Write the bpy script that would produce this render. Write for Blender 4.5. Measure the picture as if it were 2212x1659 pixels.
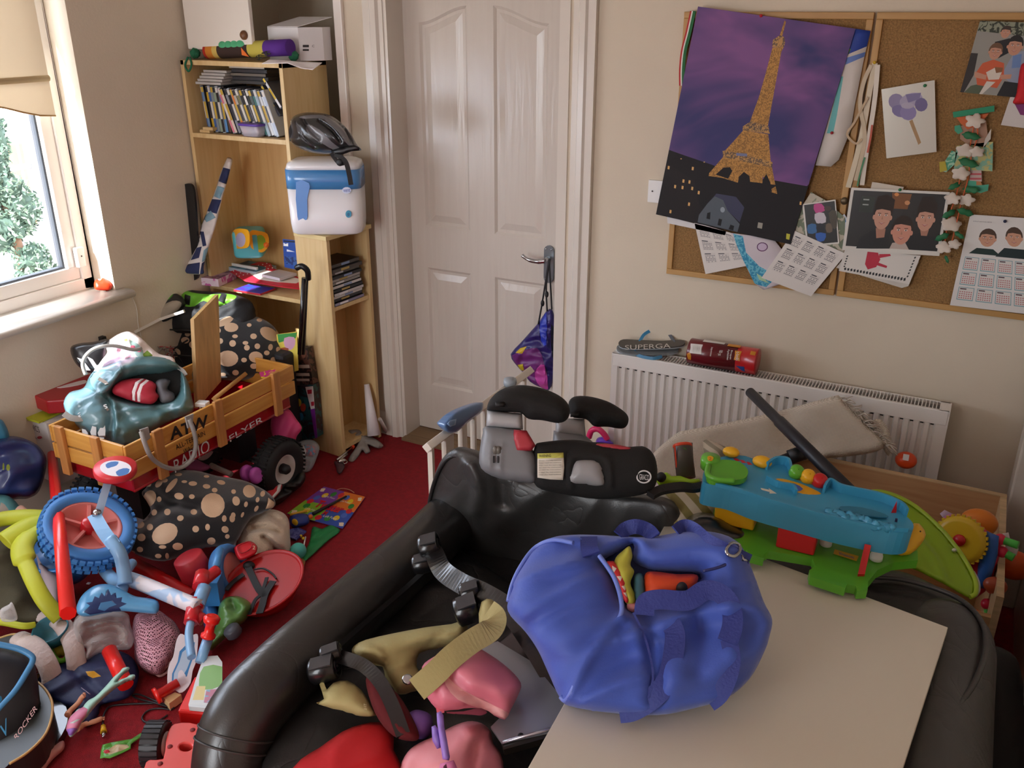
import bpy, math, random
import numpy as np
from mathutils import Vector, Matrix, noise
from mathutils.geometry import delaunay_2d_cdt, tessellate_polygon
for _o in list(bpy.data.objects): bpy.data.objects.remove(_o)
SC = bpy.context.scene
COL = SC.collection
pi = math.pi
# ---------------- camera ----------------
FPX, YAW, PITCH, ROLL, CAMH = 1945.6, .47948, .39461, .0012, 1.85
_sy,_cy,_sp,_cp = math.sin(YAW),math.cos(YAW),math.sin(PITCH),math.cos(PITCH)
FW = Vector((-_sy*_cp,_cy*_cp,-_sp)); RT = Vector((_cy,_sy,0)); UP = RT.cross(FW)
RT,UP = math.cos(ROLL)*RT+math.sin(ROLL)*UP, -math.sin(ROLL)*RT+math.cos(ROLL)*UP
CAM = Vector((0,0,CAMH))
cd = bpy.data.cameras.new('camera'); co = bpy.data.objects.new('camera', cd); COL.objects.link(co)
cd.sensor_fit='HORIZONTAL'; cd.sensor_width=36; cd.lens=FPX/2212*36; cd.clip_start=.05
co.matrix_world = Matrix(((RT.x,UP.x,-FW.x,CAM.x),(RT.y,UP.y,-FW.y,CAM.y),(RT.z,UP.z,-FW.z,CAM.z),(0,0,0,1)))
SC.camera = co
# ---------------- world, lights, exposure ----------------
SC.view_settings.view_transform='Standard'; SC.view_settings.look='None'
SC.view_settings.exposure=0.22; SC.view_settings.gamma=1
w = bpy.data.worlds.new('sky'); SC.world=w; w.use_nodes=True
bg = w.node_tree.nodes['Background']; bg.inputs[0].default_value=(.93,.96,1,1); bg.inputs[1].default_value=8.0
def area(name,loc,direc,sx,sy,power,col=(1,1,1),portal=False):
    l=bpy.data.lights.new(name,'AREA'); l.shape='RECTANGLE'; l.size=sx; l.size_y=sy; l.energy=power; l.color=col
    o=bpy.data.objects.new(name,l); COL.objects.link(o); o.location=loc
    o.rotation_euler=Vector(direc).to_track_quat('-Z','Y').to_euler()
    if portal: l.cycles.is_portal=True
    return o
# sky portals: the side window and an unseen rear opening added for fill
area('window_daylight',(-3.35,1.35,1.45),(1,0,0),2.2,1.3,10,portal=True)
area('rear_fill_portal',(-1.75,-1.65,1.3),(0,1,0),1.1,1.6,10,portal=True)
sl=bpy.data.lights.new('sun','SUN'); sl.energy=16; sl.angle=.02; sl.color=(1,.95,.86)
so=bpy.data.objects.new('sun',sl); COL.objects.link(so)
so.rotation_euler=Vector((.35,1.0,-.9)).to_track_quat('-Z','Y').to_euler()
# ---------------- helpers ----------------
def ray(px,py): return FW*FPX+RT*(px-1106)-UP*(py-829.5)
def at(px,py,x=None,y=None,z=None):
    t=ray(px,py)
    k=x/t.x if x is not None else (y/t.y if y is not None else (z-CAMH)/t.z)
    return CAM+t*k
class PL:
    def __init__(s,p,n):
        s.p=Vector(p); s.n=Vector(n).normalized()
        if s.n.dot(CAM-s.p)<0: s.n=-s.n
        a=RT-s.n*RT.dot(s.n); s.u=a.normalized(); s.v=s.n.cross(s.u)
    def hit(s,px,py):
        t=ray(px,py); return CAM+t*((s.p-CAM).dot(s.n)/t.dot(s.n))
    def uv(s,p): d=p-s.p; return Vector((d.dot(s.u),d.dot(s.v)))
    def px(s,q): return s.uv(s.hit(*q))
    def w(s,u,v,h=0): return s.p+s.u*u+s.v*v+s.n*h
    def off(s,h): return PL(s.p+s.n*h,s.n)
def zp(z): return PL((0,0,z),(0,0,1))
def yp(y): return PL((0,y,0),(0,-1,0))
def xp(x): return PL((x,0,0),(1,0,0))
def vp(px,py,z,t=0.3,side=0):
    p=at(px,py,z=z); n=(CAM-p).normalized()*(1-t)+Vector((0,0,1))*t+RT*side
    return PL(p,n)
def p3(a,b,c):
    A,B,C_=[at(q[0],q[1],**q[2]) for q in (a,b,c)]
    return PL(A,(B-A).cross(C_-A))
def lin(c):
    if isinstance(c,str): c=[int(c[i:i+2],16) for i in (0,2,4)]
    return tuple(((v/255)/12.92 if v/255<=.04045 else ((v/255+.055)/1.055)**2.4) for v in c)+(1,)
_M={}
def M(col,rough=.55,metal=0,bump=0,bs=60,spec=.5,coat=0,alpha=1,trans=0,var=0,vs=8,kind=None,col2=None,sheen=0,emit=0):
    key=(str(col),rough,metal,bump,bs,spec,coat,alpha,trans,var,vs,kind,str(col2),sheen,emit)
    if key in _M: return _M[key]
    m=bpy.data.materials.new('mat_%d'%len(_M)); m.use_nodes=True; _M[key]=m
    nt=m.node_tree; b=nt.nodes['Principled BSDF']; N=nt.nodes.new; L=nt.links.new
    c=lin(col); b.inputs['Base Color'].default_value=c; b.inputs['Roughness'].default_value=rough
    b.inputs['Metallic'].default_value=metal; b.inputs['Specular IOR Level'].default_value=spec
    b.inputs['Coat Weight'].default_value=coat; b.inputs['Alpha'].default_value=alpha
    b.inputs['Transmission Weight'].default_value=trans; b.inputs['Sheen Weight'].default_value=sheen
    m.diffuse_color=c
    if emit: b.inputs['Emission Color'].default_value=c; b.inputs['Emission Strength'].default_value=emit
    tc=N('ShaderNodeTexCoord'); O=tc.outputs['Object']
    def nz(scale,detail=3,vec=O,dist=0):
        n=N('ShaderNodeTexNoise'); n.inputs['Scale'].default_value=scale; n.inputs['Detail'].default_value=detail
        n.inputs['Distortion'].default_value=dist; L(vec,n.inputs['Vector']); return n
    def mixc(fac,a,bb):
        x=N('ShaderNodeMix'); x.data_type='RGBA'; L(fac,x.inputs[0]); x.inputs[6].default_value=a; x.inputs[7].default_value=bb; return x.outputs[2]
    def ramp(fac,p,q):
        r=N('ShaderNodeMapRange'); L(fac,r.inputs[0]); r.inputs[1].default_value=p; r.inputs[2].default_value=q; return r.outputs[0]
    def mapv(sc):
        mp=N('ShaderNodeMapping'); L(O,mp.inputs[0]); mp.inputs['Scale'].default_value=sc; return mp.outputs[0]
    hb=None
    if kind in('woodv','woodh','woody'):
        sc={'woodv':(9,9,.7),'woodh':(.7,9,9),'woody':(9,.7,9)}[kind]
        n=nz(5,6,mapv(sc),.6); c2=lin(col2) if col2 else tuple(v*.72 for v in c[:3])+(1,)
        L(mixc(ramp(n.outputs[0],.35,.68),c,c2),b.inputs['Base Color']); hb=n.outputs[0]
    elif kind=='cork':
        n=nz(220,4); v=N('ShaderNodeTexVoronoi'); v.inputs['Scale'].default_value=150; L(O,v.inputs['Vector'])
        x=mixc(ramp(n.outputs[0],.35,.7),c,tuple(t*.55 for t in c[:3])+(1,)); L(x,b.inputs['Base Color']); hb=v.outputs[0]
    elif kind=='chip':
        v=N('ShaderNodeTexVoronoi'); v.inputs['Scale'].default_value=260; L(O,v.inputs['Vector'])
        L(mixc(ramp(v.outputs['Distance'],.1,.35),lin(col2),c),b.inputs['Base Color'])
    elif kind=='weave':
        w1=N('ShaderNodeTexWave'); w1.bands_direction='X'; w1.inputs['Scale'].default_value=bs; L(O,w1.inputs['Vector'])
        w2=N('ShaderNodeTexWave'); w2.bands_direction='Z'; w2.inputs['Scale'].default_value=bs; L(O,w2.inputs['Vector'])
        mm=N('ShaderNodeMath'); mm.operation='MULTIPLY'; L(w1.outputs['Fac'],mm.inputs[0]); L(w2.outputs['Fac'],mm.inputs[1])
        L(mixc(mm.outputs[0],lin(col2),c),b.inputs['Base Color']); hb=mm.outputs[0]
    elif kind=='stripe':
        w1=N('ShaderNodeTexWave'); w1.bands_direction='DIAGONAL'; w1.inputs['Scale'].default_value=vs; w1.inputs['Distortion'].default_value=.6; L(O,w1.inputs['Vector'])
        L(mixc(ramp(w1.outputs['Fac'],.45,.55),c,lin(col2)),b.inputs['Base Color'])
    elif kind=='glass':
        t=N('ShaderNodeBsdfTransparent'); g=N('ShaderNodeBsdfGlossy'); g.inputs['Roughness'].default_value=.03
        t.inputs[0].default_value=c; x=N('ShaderNodeMixShader'); x.inputs[0].default_value=.05; L(t.outputs[0],x.inputs[1]); L(g.outputs[0],x.inputs[2]); L(x.outputs[0],nt.nodes['Material Output'].inputs[0])
    elif kind=='cloth':
        t=N('ShaderNodeBsdfTranslucent'); t.inputs[0].default_value=c; x=N('ShaderNodeMixShader'); x.inputs[0].default_value=.35
        L(b.outputs[0],x.inputs[1]); L(t.outputs[0],x.inputs[2]); L(x.outputs[0],nt.nodes['Material Output'].inputs[0])
    elif kind=='film':
        t=N('ShaderNodeBsdfTransparent'); x=N('ShaderNodeMixShader'); f=N('ShaderNodeLayerWeight'); f.inputs[0].default_value=.35
        n=nz(30,3); ma=N('ShaderNodeMath'); ma.operation='MULTIPLY_ADD'; L(f.outputs[1],ma.inputs[0]); ma.inputs[1].default_value=.9; ma.inputs[2].default_value=alpha*.5
        L(ma.outputs[0],x.inputs[0]); L(t.outputs[0],x.inputs[1]); L(b.outputs[0],x.inputs[2]); L(x.outputs[0],nt.nodes['Material Output'].inputs[0]); b.inputs['Alpha'].default_value=1
        hb=n.outputs[0]
    elif kind=='mesh':
        v=N('ShaderNodeTexVoronoi'); v.feature='DISTANCE_TO_EDGE'; v.inputs['Scale'].default_value=bs; v.inputs['Randomness'].default_value=.25; L(O,v.inputs['Vector'])
        g=N('ShaderNodeMath'); g.operation='LESS_THAN'; g.inputs[1].default_value=.16; L(v.outputs[0],g.inputs[0]); L(g.outputs[0],b.inputs['Alpha'])
    elif kind=='leather':
        a_=nz(vs,2,dist=1.2); g_=nz(260,2); r_=N('ShaderNodeMath'); r_.operation='SUBTRACT'; r_.inputs[1].default_value=.5; L(a_.outputs[0],r_.inputs[0])
        ab=N('ShaderNodeMath'); ab.operation='ABSOLUTE'; L(r_.outputs[0],ab.inputs[0]); sq=N('ShaderNodeMath'); sq.operation='POWER'; sq.inputs[1].default_value=.5; L(ab.outputs[0],sq.inputs[0])
        ad=N('ShaderNodeMath'); ad.operation='MULTIPLY_ADD'; L(g_.outputs[0],ad.inputs[0]); ad.inputs[1].default_value=.10; L(sq.outputs[0],ad.inputs[2]); hb=ad.outputs[0]
    elif kind=='patch':
        n=nz(vs,2,dist=1.5); L(mixc(ramp(n.outputs[0],.48,.52),c,lin(col2)),b.inputs['Base Color'])
    elif kind=='blend':
        mp=N('ShaderNodeMapping'); L(O,mp.inputs[0]); mp.inputs['Rotation'].default_value=(0,.7,0); mp.inputs['Scale'].default_value=(1,1,2.6)
        n=nz(vs,3,mp.outputs[0],.8); L(mixc(ramp(n.outputs[0],.36,.66),c,lin(col2)),b.inputs['Base Color'])
    elif var:
        n=nz(vs,5); c2=tuple(max(0,v*(1-var)) for v in c[:3])+(1,)
        L(mixc(ramp(n.outputs[0],.3,.7),c,c2),b.inputs['Base Color'])
    if bump:
        n=hb or nz(bs,4).outputs[0]
        bp=N('ShaderNodeBump'); bp.inputs['Strength'].default_value=min(bump,1); bp.inputs['Distance'].default_value=.004*max(1,bump)
        L(n,bp.inputs['Height']); L(bp.outputs[0],b.inputs['Normal'])
    return m
ORG={}
def own(o,parent):
    if parent is not None: o.parent=parent
def tag(o,label=None,cat=None,group=None,kind=None):
    if label: o['label']=label
    if cat: o['category']=cat
    if group: o['group']=group
    if kind: o['kind']=kind
    return o
def thing(name,label,cat,loc,group=None):
    o=bpy.data.objects.new(name,None); COL.objects.link(o); o.location=loc; o.empty_display_size=.05
    ORG[o.name]=Vector(loc); return tag(o,label,cat,group)
class MB:
    def __init__(s): s.v=[]; s.f=[]; s.m=[]; s.mats=[]; s.sm=[]
    def mi(s,m):
        if m not in s.mats: s.mats.append(m)
        return s.mats.index(m)
    def add(s,vs,fs,m,smooth=False):
        b=len(s.v); s.v+= [Vector(v) for v in vs]; k=s.mi(m)
        for f in fs: s.f.append([b+i for i in f]); s.m.append(k); s.sm.append(smooth)
        return s
    def box(s,c,size,m,rot=None):
        a,b,d=[q/2 for q in size]; c=Vector(c); vs=[]
        for x in(-a,a):
            for y in(-b,b):
                for z in(-d,d):
                    p=Vector((x,y,z)); vs.append(c+(rot@p if rot else p))
        return s.add(vs,[(0,1,3,2),(4,6,7,5),(0,4,5,1),(2,3,7,6),(0,2,6,4),(1,5,7,3)],m)
    def bb(s,lo,hi,m):
        return s.box([(a+b)/2 for a,b in zip(lo,hi)],[abs(b-a) for a,b in zip(lo,hi)],m)
    def prism(s,pts,ext,m,smooth=False):
        pts=[Vector(p) for p in pts]; ext=Vector(ext); n=len(pts); tri=tessellate_polygon([pts])
        vs=pts+[p+ext for p in pts]
        s.add(vs,[tuple(t) for t in tri]+[tuple(n+i for i in reversed(t)) for t in tri],m)
        s.add(vs,[(i,(i+1)%n,n+(i+1)%n,n+i) for i in range(n)],m,smooth); return s
    def tube(s,pts,r,m,seg=10,flat=1,closed=False,up=None):
        pts=[Vector(p) for p in pts]; n=len(pts); vs=[]; fs=[]
        rr=r if isinstance(r,(list,tuple)) else [r]*n; prev=None
        for i,p in enumerate(pts):
            if closed: t=pts[(i+1)%n]-pts[i-1]
            else: t=pts[min(i+1,n-1)]-pts[max(i-1,0)]
            t.normalize()
            a=(Vector(up) if up else (prev if prev else (Vector((0,0,1)) if abs(t.z)<.9 else Vector((1,0,0)))))
            b=t.cross(a).normalized(); a=b.cross(t).normalized(); prev=a
            for k in range(seg):
                th=2*pi*k/seg; vs.append(p+b*math.cos(th)*rr[i]+a*math.sin(th)*rr[i]*flat)
        R=n if closed else n-1
        for i in range(R):
            j=(i+1)%n
            for k in range(seg): fs.append((i*seg+k,i*seg+(k+1)%seg,j*seg+(k+1)%seg,j*seg+k))
        s.add(vs,fs,m,True)
        if not closed: s.add(vs[:seg],[tuple(range(seg))[::-1]],m); s.add(vs[-seg:],[tuple(range(seg))],m)
        return s
    def lathe(s,prof,c,ax,m,seg=32,smooth=True):
        ax=Vector(ax).normalized(); c=Vector(c); a=ax.orthogonal().normalized(); b=ax.cross(a); vs=[]; fs=[]; n=len(prof)
        for (r,h) in prof:
            for k in range(seg):
                th=2*pi*k/seg; vs.append(c+ax*h+(a*math.cos(th)+b*math.sin(th))*max(r,1e-4))
        for i in range(n-1):
            for k in range(seg): fs.append((i*seg+k,i*seg+(k+1)%seg,(i+1)*seg+(k+1)%seg,(i+1)*seg+k))
        s.add(vs,fs,m,smooth)
        if prof[0][0]>1e-3: s.add(vs[:seg],[tuple(range(seg))],m)
        if prof[-1][0]>1e-3: s.add(vs[-seg:],[tuple(range(seg))],m)
        return s
    def ball(s,c,r,m,rot=None,seg=20,rings=12,nz=0,ns=8,seed=0):
        c=Vector(c); r=(r,r,r) if not isinstance(r,(list,tuple)) else r; vs=[];fs=[]
        for i in range(rings+1):
            ph=pi*i/rings
            for k in range(seg):
                th=2*pi*k/seg; d=Vector((math.sin(ph)*math.cos(th),math.sin(ph)*math.sin(th),math.cos(ph)))
                q=1+(nz*noise.noise(d*ns*.3+Vector((seed,0,0))) if nz else 0)
                p=Vector((d.x*r[0],d.y*r[1],d.z*r[2]))*q; vs.append(c+(rot@p if rot else p))
        for i in range(rings):
            for k in range(seg): fs.append((i*seg+k,(i+1)*seg+k,(i+1)*seg+(k+1)%seg,i*seg+(k+1)%seg))
        return s.add(vs,fs,m,True)
    def strap(s,pts,w,th,m,n=None):
        """flat band along pts; n = face normal (vector or list)"""
        pts=[Vector(p) for p in pts]; N_=len(pts); vs=[];fs=[]
        for i,p in enumerate(pts):
            t=(pts[min(i+1,N_-1)]-pts[max(i-1,0)]).normalized()
            nn=Vector(n[i] if isinstance(n,list) else (n if n is not None else (CAM-p))); b=t.cross(nn).normalized(); nn=b.cross(t).normalized()
            vs+=[p+b*w/2+nn*th/2,p-b*w/2+nn*th/2,p-b*w/2-nn*th/2,p+b*w/2-nn*th/2]
        for i in range(N_-1):
            for k in range(4): fs.append((i*4+k,i*4+(k+1)%4,i*4+4+(k+1)%4,i*4+4+k))
        s.add(vs,fs,m,False); s.add(vs[:4],[(3,2,1,0)],m); s.add(vs[-4:],[(0,1,2,3)],m); return s
    def build(s,name,parent=None,label=None,cat=None,group=None,kind=None,bev=0,sub=0,loc=None):
        me=bpy.data.meshes.new(name); 
        if parent is not None: org=ORG[parent.name]
        else:
            xs=np.array([tuple(v) for v in s.v]); lo,hi=xs.min(0),xs.max(0)
            org=Vector(loc) if loc is not None else Vector(((lo[0]+hi[0])/2,(lo[1]+hi[1])/2,lo[2]))
        me.from_pydata([tuple(v-org) for v in s.v],[],s.f)
        for m in s.mats: me.materials.append(m)
        me.polygons.foreach_set('material_index',s.m); me.polygons.foreach_set('use_smooth',s.sm)
        me.validate(); me.update()
        import bmesh
        b=bmesh.new(); b.from_mesh(me); bmesh.ops.remove_doubles(b,verts=b.verts,dist=1e-5); bmesh.ops.recalc_face_normals(b,faces=b.faces); b.to_mesh(me); b.free()
        o=bpy.data.objects.new(name,me); COL.objects.link(o); ORG[o.name]=org
        if parent is not None: o.parent=parent
        else: o.location=org
        if bev:
            k=o.modifiers.new('bevel','BEVEL'); k.width=bev; k.segments=2; k.limit_method='ANGLE'; k.angle_limit=.7
        if sub:
            k=o.modifiers.new('sub','SUBSURF'); k.levels=sub; k.render_levels=sub
        return tag(o,label,cat,group,kind)
def cr(pts,n=6,closed=False):
    """Catmull-Rom through points"""
    P=[Vector(p) for p in pts]; out=[]; m=len(P)
    for i in range(m if closed else m-1):
        if closed: a,b,c,d=P[i-1],P[i],P[(i+1)%m],P[(i+2)%m]
        else: a,b,c,d=P[max(i-1,0)],P[i],P[i+1],P[min(i+2,m-1)]
        for k in range(n):
            t=k/n; out.append(.5*((2*b)+(c-a)*t+(2*a-5*b+4*c-d)*t*t+(3*b-a-3*c+d)*t**3))
    if not closed: out.append(P[-1])
    return out
def pxpath(pl,pts,n=6,h=0):
    q=[pl.hit(a,b)+pl.n*h for a,b in pts]; return cr(q,n) if n else q
def segd(P,poly):
    """distance of Nx2 points to polyline list"""
    d=np.full(len(P),1e9)
    for a,b in zip(poly[:-1],poly[1:]):
        a=np.array(a);b=np.array(b);ab=b-a;L=(ab@ab)+1e-12
        t=np.clip(((P-a)@ab)/L,0,1); d=np.minimum(d,np.linalg.norm(P-(a+t[:,None]*ab),axis=1))
    return d
def inside(P,poly):
    poly=np.array(poly); x,y=P[:,0],P[:,1]; r=np.zeros(len(P),bool); j=len(poly)-1
    for i in range(len(poly)):
        xi,yi=poly[i];xj,yj=poly[j]
        c=((yi>y)!=(yj>y))&(x<(xj-xi)*(y-yi)/(yj-yi+1e-15)+xi); r^=c; j=i
    return r
def shape(mb,out,pl,m,front=.05,back=.02,step=.015,R=None,decals=(),fold=None,cre=(),sm=4,zmin=None,drop=None,holes=(),seed=0,flat=False,flatback=None):
    """body whose silhouette is `out` (pixel outline hit on plane pl), domed to front/back, decals=[(poly,mat,smooth)]"""
    o2=[pl.px(q) for q in out]
    if sm: o2=cr(o2,sm,True)
    o2=[np.array(q[:2]) for q in o2]
    polys=[o2]; dec=[]
    for d in decals:
        q=[pl.px(a) for a in d[0]]
        if len(d)>2 and d[2]: q=cr(q,d[2],True)
        q=[np.array(a[:2]) for a in q]; dec.append((q,d[1])); polys.append(q)
    hol=[]
    for d in holes:
        q=[np.array(a[:2]) for a in cr([pl.px(a) for a in d],3,True)]; hol.append(q); polys.append(q)
    A=np.array(o2); lo,hi=A.min(0),A.max(0)
    step=max(step,math.sqrt((hi[0]-lo[0])*(hi[1]-lo[1])/9000))
    gx=np.arange(lo[0],hi[0],step); gy=np.arange(lo[1],hi[1],step*.866)
    G=np.array([(x+(j%2)*step*.5,y) for j,y in enumerate(gy) for x in gx]).reshape(-1,2)
    if len(G):
        G=G[inside(G,o2)]
        if len(G): G=G[segd(G,o2+[o2[0]])>step*.4]
    vs=[];ed=[]
    for q in polys:
        b=len(vs); vs+=[Vector((float(a[0]),float(a[1]))) for a in q]; n=len(q); ed+=[(b+i,b+(i+1)%n) for i in range(n)]
    vs+=[Vector((float(a[0]),float(a[1]))) for a in G]
    r=delaunay_2d_cdt(vs,ed,[],0,1e-6)
    V=np.array([tuple(v) for v in r[0]]); F=[f for f in r[2]]
    cen=np.array([V[list(f)].mean(0) for f in F]); keep=inside(cen,o2)
    for q in hol: keep&=~inside(cen,q)
    fm=np.zeros(len(F),int); mats=[m]
    for k,(q,mm) in enumerate(dec):
        if mm not in mats: mats.append(mm)
        fm[inside(cen,q)]=mats.index(mm)
    D=segd(V,o2+[o2[0]])
    for q in hol: D=np.minimum(D,segd(V,q+[q[0]]))
    if flat: prof=np.ones(len(V))
    else:
        RR=R or D.max()*1.0; t=np.clip(D/RR,0,1); prof=np.sqrt(np.maximum(0,1-(1-t)**2))
    H=front*prof
    if fold:
        amp,sc=fold[0],fold[1]; an=fold[2] if len(fold)>2 else 1; ang=fold[3] if len(fold)>3 else 0
        ca,sa=math.cos(ang),math.sin(ang)
        for i,(x,y) in enumerate(V):
            a=(x*ca+y*sa)*sc; b=(-x*sa+y*ca)*sc*an
            wv=noise.noise(Vector((a*.5,b*.5,seed+9)))*.7
            n=(1-abs(noise.noise(Vector((a+wv,b,seed))))*2.6)+.5*(noise.noise(Vector((a*2.1+wv,b*2.1,seed+5))))
            H[i]+=amp*n*min(1,D[i]/(.02 if not flat else .001)) if not flat else amp*n
    for c in cre:
        q=[np.array(pl.px(a)[:2]) for a in c[0]]
        if len(q)>2: q=[np.array(a[:2]) for a in cr([Vector((*a,0)) for a in q],5)]
        d=segd(V,q); H+=c[2]*np.exp(-(d/c[1])**2)*np.clip(D/.01,0,1)
    edge=D<1e-5
    cen3=pl.w(float((lo[0]+hi[0])/2),float((lo[1]+hi[1])/2)); dv=pl.n if flat else (CAM-cen3).normalized()
    used=sorted({i for f,k in zip(F,keep) if k for i in f}); ix={u:i for i,u in enumerate(used)}
    fr=[];bk=[]
    for u in used:
        x,y=V[u]; p=pl.w(x,y)+dv*float(H[u]) 
        if zmin is not None: p.z=max(p.z,zmin)
        fr.append(p)
        if drop is not None:
            q=pl.w(x,y,0); q.z=min(drop,p.z)
        else:
            q=pl.w(x,y,(H[u]-back if flat else -back*prof[u])) if not edge[u] or flat else p.copy()
            if zmin is not None: q.z=max(q.z,zmin)
        bk.append(q)
    n=len(fr); base=len(mb.v); mb.v+=fr+bk
    idx=[mb.mi(k) for k in mats]; bi=mb.mi(flatback) if flatback else idx[0]
    ecount={}
    for f,k,mm in zip(F,keep,fm):
        if not k: continue
        g=[ix[i] for i in f]; mb.f.append([base+i for i in g]); mb.m.append(idx[mm]); mb.sm.append(not flat or bool(fold))
        mb.f.append([base+n+i for i in reversed(g)]); mb.m.append(bi); mb.sm.append(not flat or bool(fold))
        for i in range(len(g)):
            e=(g[i],g[(i+1)%len(g)]); ecount[e]=ecount.get(e,0)+1
    for (a,b) in ecount:
        if (b,a) not in ecount and (fr[a]-bk[a]).length+(fr[b]-bk[b]).length>2e-5:
            mb.f.append([base+b,base+a,base+n+a,base+n+b]); mb.m.append(idx[0]); mb.sm.append(False)
    return mb
def sheet(out,pl,m,th=.0015,decals=(),sm=0,fold=None,step=.04,**k):
    return shape(MB(),out,pl,m,front=th,back=th,step=step,decals=decals,sm=sm,flat=True,fold=fold,**k)
def circ(cx,cy,rx,ry=None,n=14,rot=0):
    ry=ry or rx; return [(cx+rx*math.cos(2*pi*i/n)*math.cos(rot)-ry*math.sin(2*pi*i/n)*math.sin(rot),cy+rx*math.cos(2*pi*i/n)*math.sin(rot)+ry*math.sin(2*pi*i/n)*math.cos(rot)) for i in range(n)]
def quadmap(q):
    """bilinear map of unit square (u right, v down) into pixel quad TL,TR,BR,BL"""
    def f(u,v):
        a=[(1-u)*q[0][i]+u*q[1][i] for i in(0,1)]; b=[(1-u)*q[3][i]+u*q[2][i] for i in(0,1)]
        return ((1-v)*a[0]+v*b[0],(1-v)*a[1]+v*b[1])
    return f
def qrect(f,u0,v0,u1,v1): return [f(u0,v0),f(u1,v0),f(u1,v1),f(u0,v1)]
def text(s,tl,tr,bl,pl,m,name='lettering',parent=None,th=.0006,h=.0008,label=None,bold=0,mb=None):
    """letters whose box spans pixel points tl,tr,bl on plane pl, raised by h"""
    cu=bpy.data.curves.new('t','FONT'); cu.body=s; cu.fill_mode='FRONT'; cu.resolution_u=3; cu.offset=bold
    ob=bpy.data.objects.new('t',cu); COL.objects.link(ob); dg=bpy.context.evaluated_depsgraph_get()
    me=bpy.data.meshes.new_from_object(ob.evaluated_get(dg)); bpy.data.objects.remove(ob)
    xs=np.array([tuple(v.co) for v in me.vertices])
    if not len(xs): return
    lo,hi=xs.min(0),xs.max(0); A,B,C_=pl.hit(*tl),pl.hit(*tr),pl.hit(*bl)
    vs=[]
    for v in xs:
        u=(v[0]-lo[0])/(hi[0]-lo[0]); w_=(hi[1]-v[1])/(hi[1]-lo[1]); vs.append(A+(B-A)*u+(C_-A)*w_+pl.n*h)
    fs=[tuple(p.vertices) for p in me.polygons]; bpy.data.meshes.remove(me)
    if mb is not None: mb.add(vs,fs,m); return mb
    return MB().add(vs,fs,m).build(name,parent,label)
def rr(cx,cy,hx,hy,z,p=4,n=32,rot=0):
    o=[]
    for i in range(n):
        t=2*pi*i/n; c,s_=math.cos(t),math.sin(t); x=hx*abs(c)**(2/p)*(1 if c>=0 else -1); y=hy*abs(s_)**(2/p)*(1 if s_>=0 else -1)
        o.append(Vector((cx+x*math.cos(rot)-y*math.sin(rot),cy+x*math.sin(rot)+y*math.cos(rot),z)))
    return o
def loft(mb,loops,m,cap=True,ms=None):
    n=len(loops[0]); vs=[v for l in loops for v in l]
    for i in range(len(loops)-1):
        mb.add(loops[i]+loops[i+1],[(k,(k+1)%n,n+(k+1)%n,n+k) for k in range(n)],ms[i] if ms else m,True)
    if cap: mb.add(loops[0],[tuple(range(n))[::-1]],ms[0] if ms else m); mb.add(loops[-1],[tuple(range(n))],ms[-1] if ms else m)
    return mb
def rotz(a): return Matrix.Rotation(a,3,'Z')
def basis(x,z):
    x=Vector(x).normalized(); z=Vector(z); y=z.cross(x).normalized(); z=x.cross(y); return Matrix((x,y,z)).transposed()
# ================= ROOM =================
XL,YB,XR=-3.04,3.14,.34
WALL=M('dacdb8',.8,bump=.15,bs=120,var=.05,vs=3); CEIL=M('f2efe8',.9); GLOSS=M('dbd3c8',.25,bump=.08,bs=40); PLAST=M('efe7e0',.3)
CARPET=M('9a0e1c',.95,bump=1,bs=420,var=.3,vs=60)
def struct(mb,name,**k): return mb.build(name,kind='structure',**k)
struct(MB().bb((-3.3,-1.7,-.06),(.6,3.6,0),CARPET),'floor')
struct(MB().bb((-3.3,-1.7,2.3),(.6,3.6,2.4),CEIL),'ceiling')
wl=MB(); Wy0,Wy1,Wz0,Wz1=.35,2.37,.78,2.15
wl.bb((XL-.26,-1.7,0),(XL,Wy0,2.3),WALL).bb((XL-.26,Wy1,0),(XL,3.6,2.3),WALL).bb((XL-.26,Wy0,0),(XL,Wy1,Wz0),WALL).bb((XL-.26,Wy0,Wz1),(XL,Wy1,2.3),WALL)
struct(wl,'wall_left')
wb=MB()
wb.bb((XL,3.5,0),(-2.43,3.6,2.3),WALL).bb((-2.43,YB,0),(-2.2,3.6,2.3),WALL).bb((-1.4,YB,0),(.6,3.6,2.3),WALL).bb((-2.2,YB,2.0),(-1.4,3.6,2.3),WALL).bb((-2.2,3.35,0),(-1.4,3.6,2.0),WALL)
struct(wb,'wall_back')
struct(MB().bb((XR,-1.7,0),(.6,2.05,2.3),WALL).bb((XR,2.05,2.05),(.6,3.0,2.3),WALL).bb((XR,3.0,0),(.6,3.6,2.3),WALL).bb((XR+.1,2.05,0),(.6,3.0,2.05),WALL),'wall_right')
wf=MB(); wf.bb((-3.3,-1.7,0),(-2.3,-1.6,2.3),WALL).bb((-1.2,-1.7,0),(.6,-1.6,2.3),WALL).bb((-2.3,-1.7,0),(-1.2,-1.6,.5),WALL).bb((-2.3,-1.7,2.1),(-1.2,-1.6,2.3),WALL)  # unseen rear wall; its opening is made up to admit fill light
struct(wf,'wall_front')
# recess corner trunking, skirting
struct(MB().bb((-2.43,YB-.02,0),(-2.39,YB,2.3),PLAST),'trim_1',bev=.004)
def skirt(name,x0,x1,y,z=.11):
    struct(MB().prism([(x0,y,0),(x0,y-.018,0),(x0,y-.018,z-.02),(x0,y-.006,z),(x0,y,z)],(x1-x0,0,0),GLOSS),name)
skirt('baseboard_back',-2.39,-2.285,YB); skirt('baseboard_right',-1.295,.2,YB)
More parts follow.
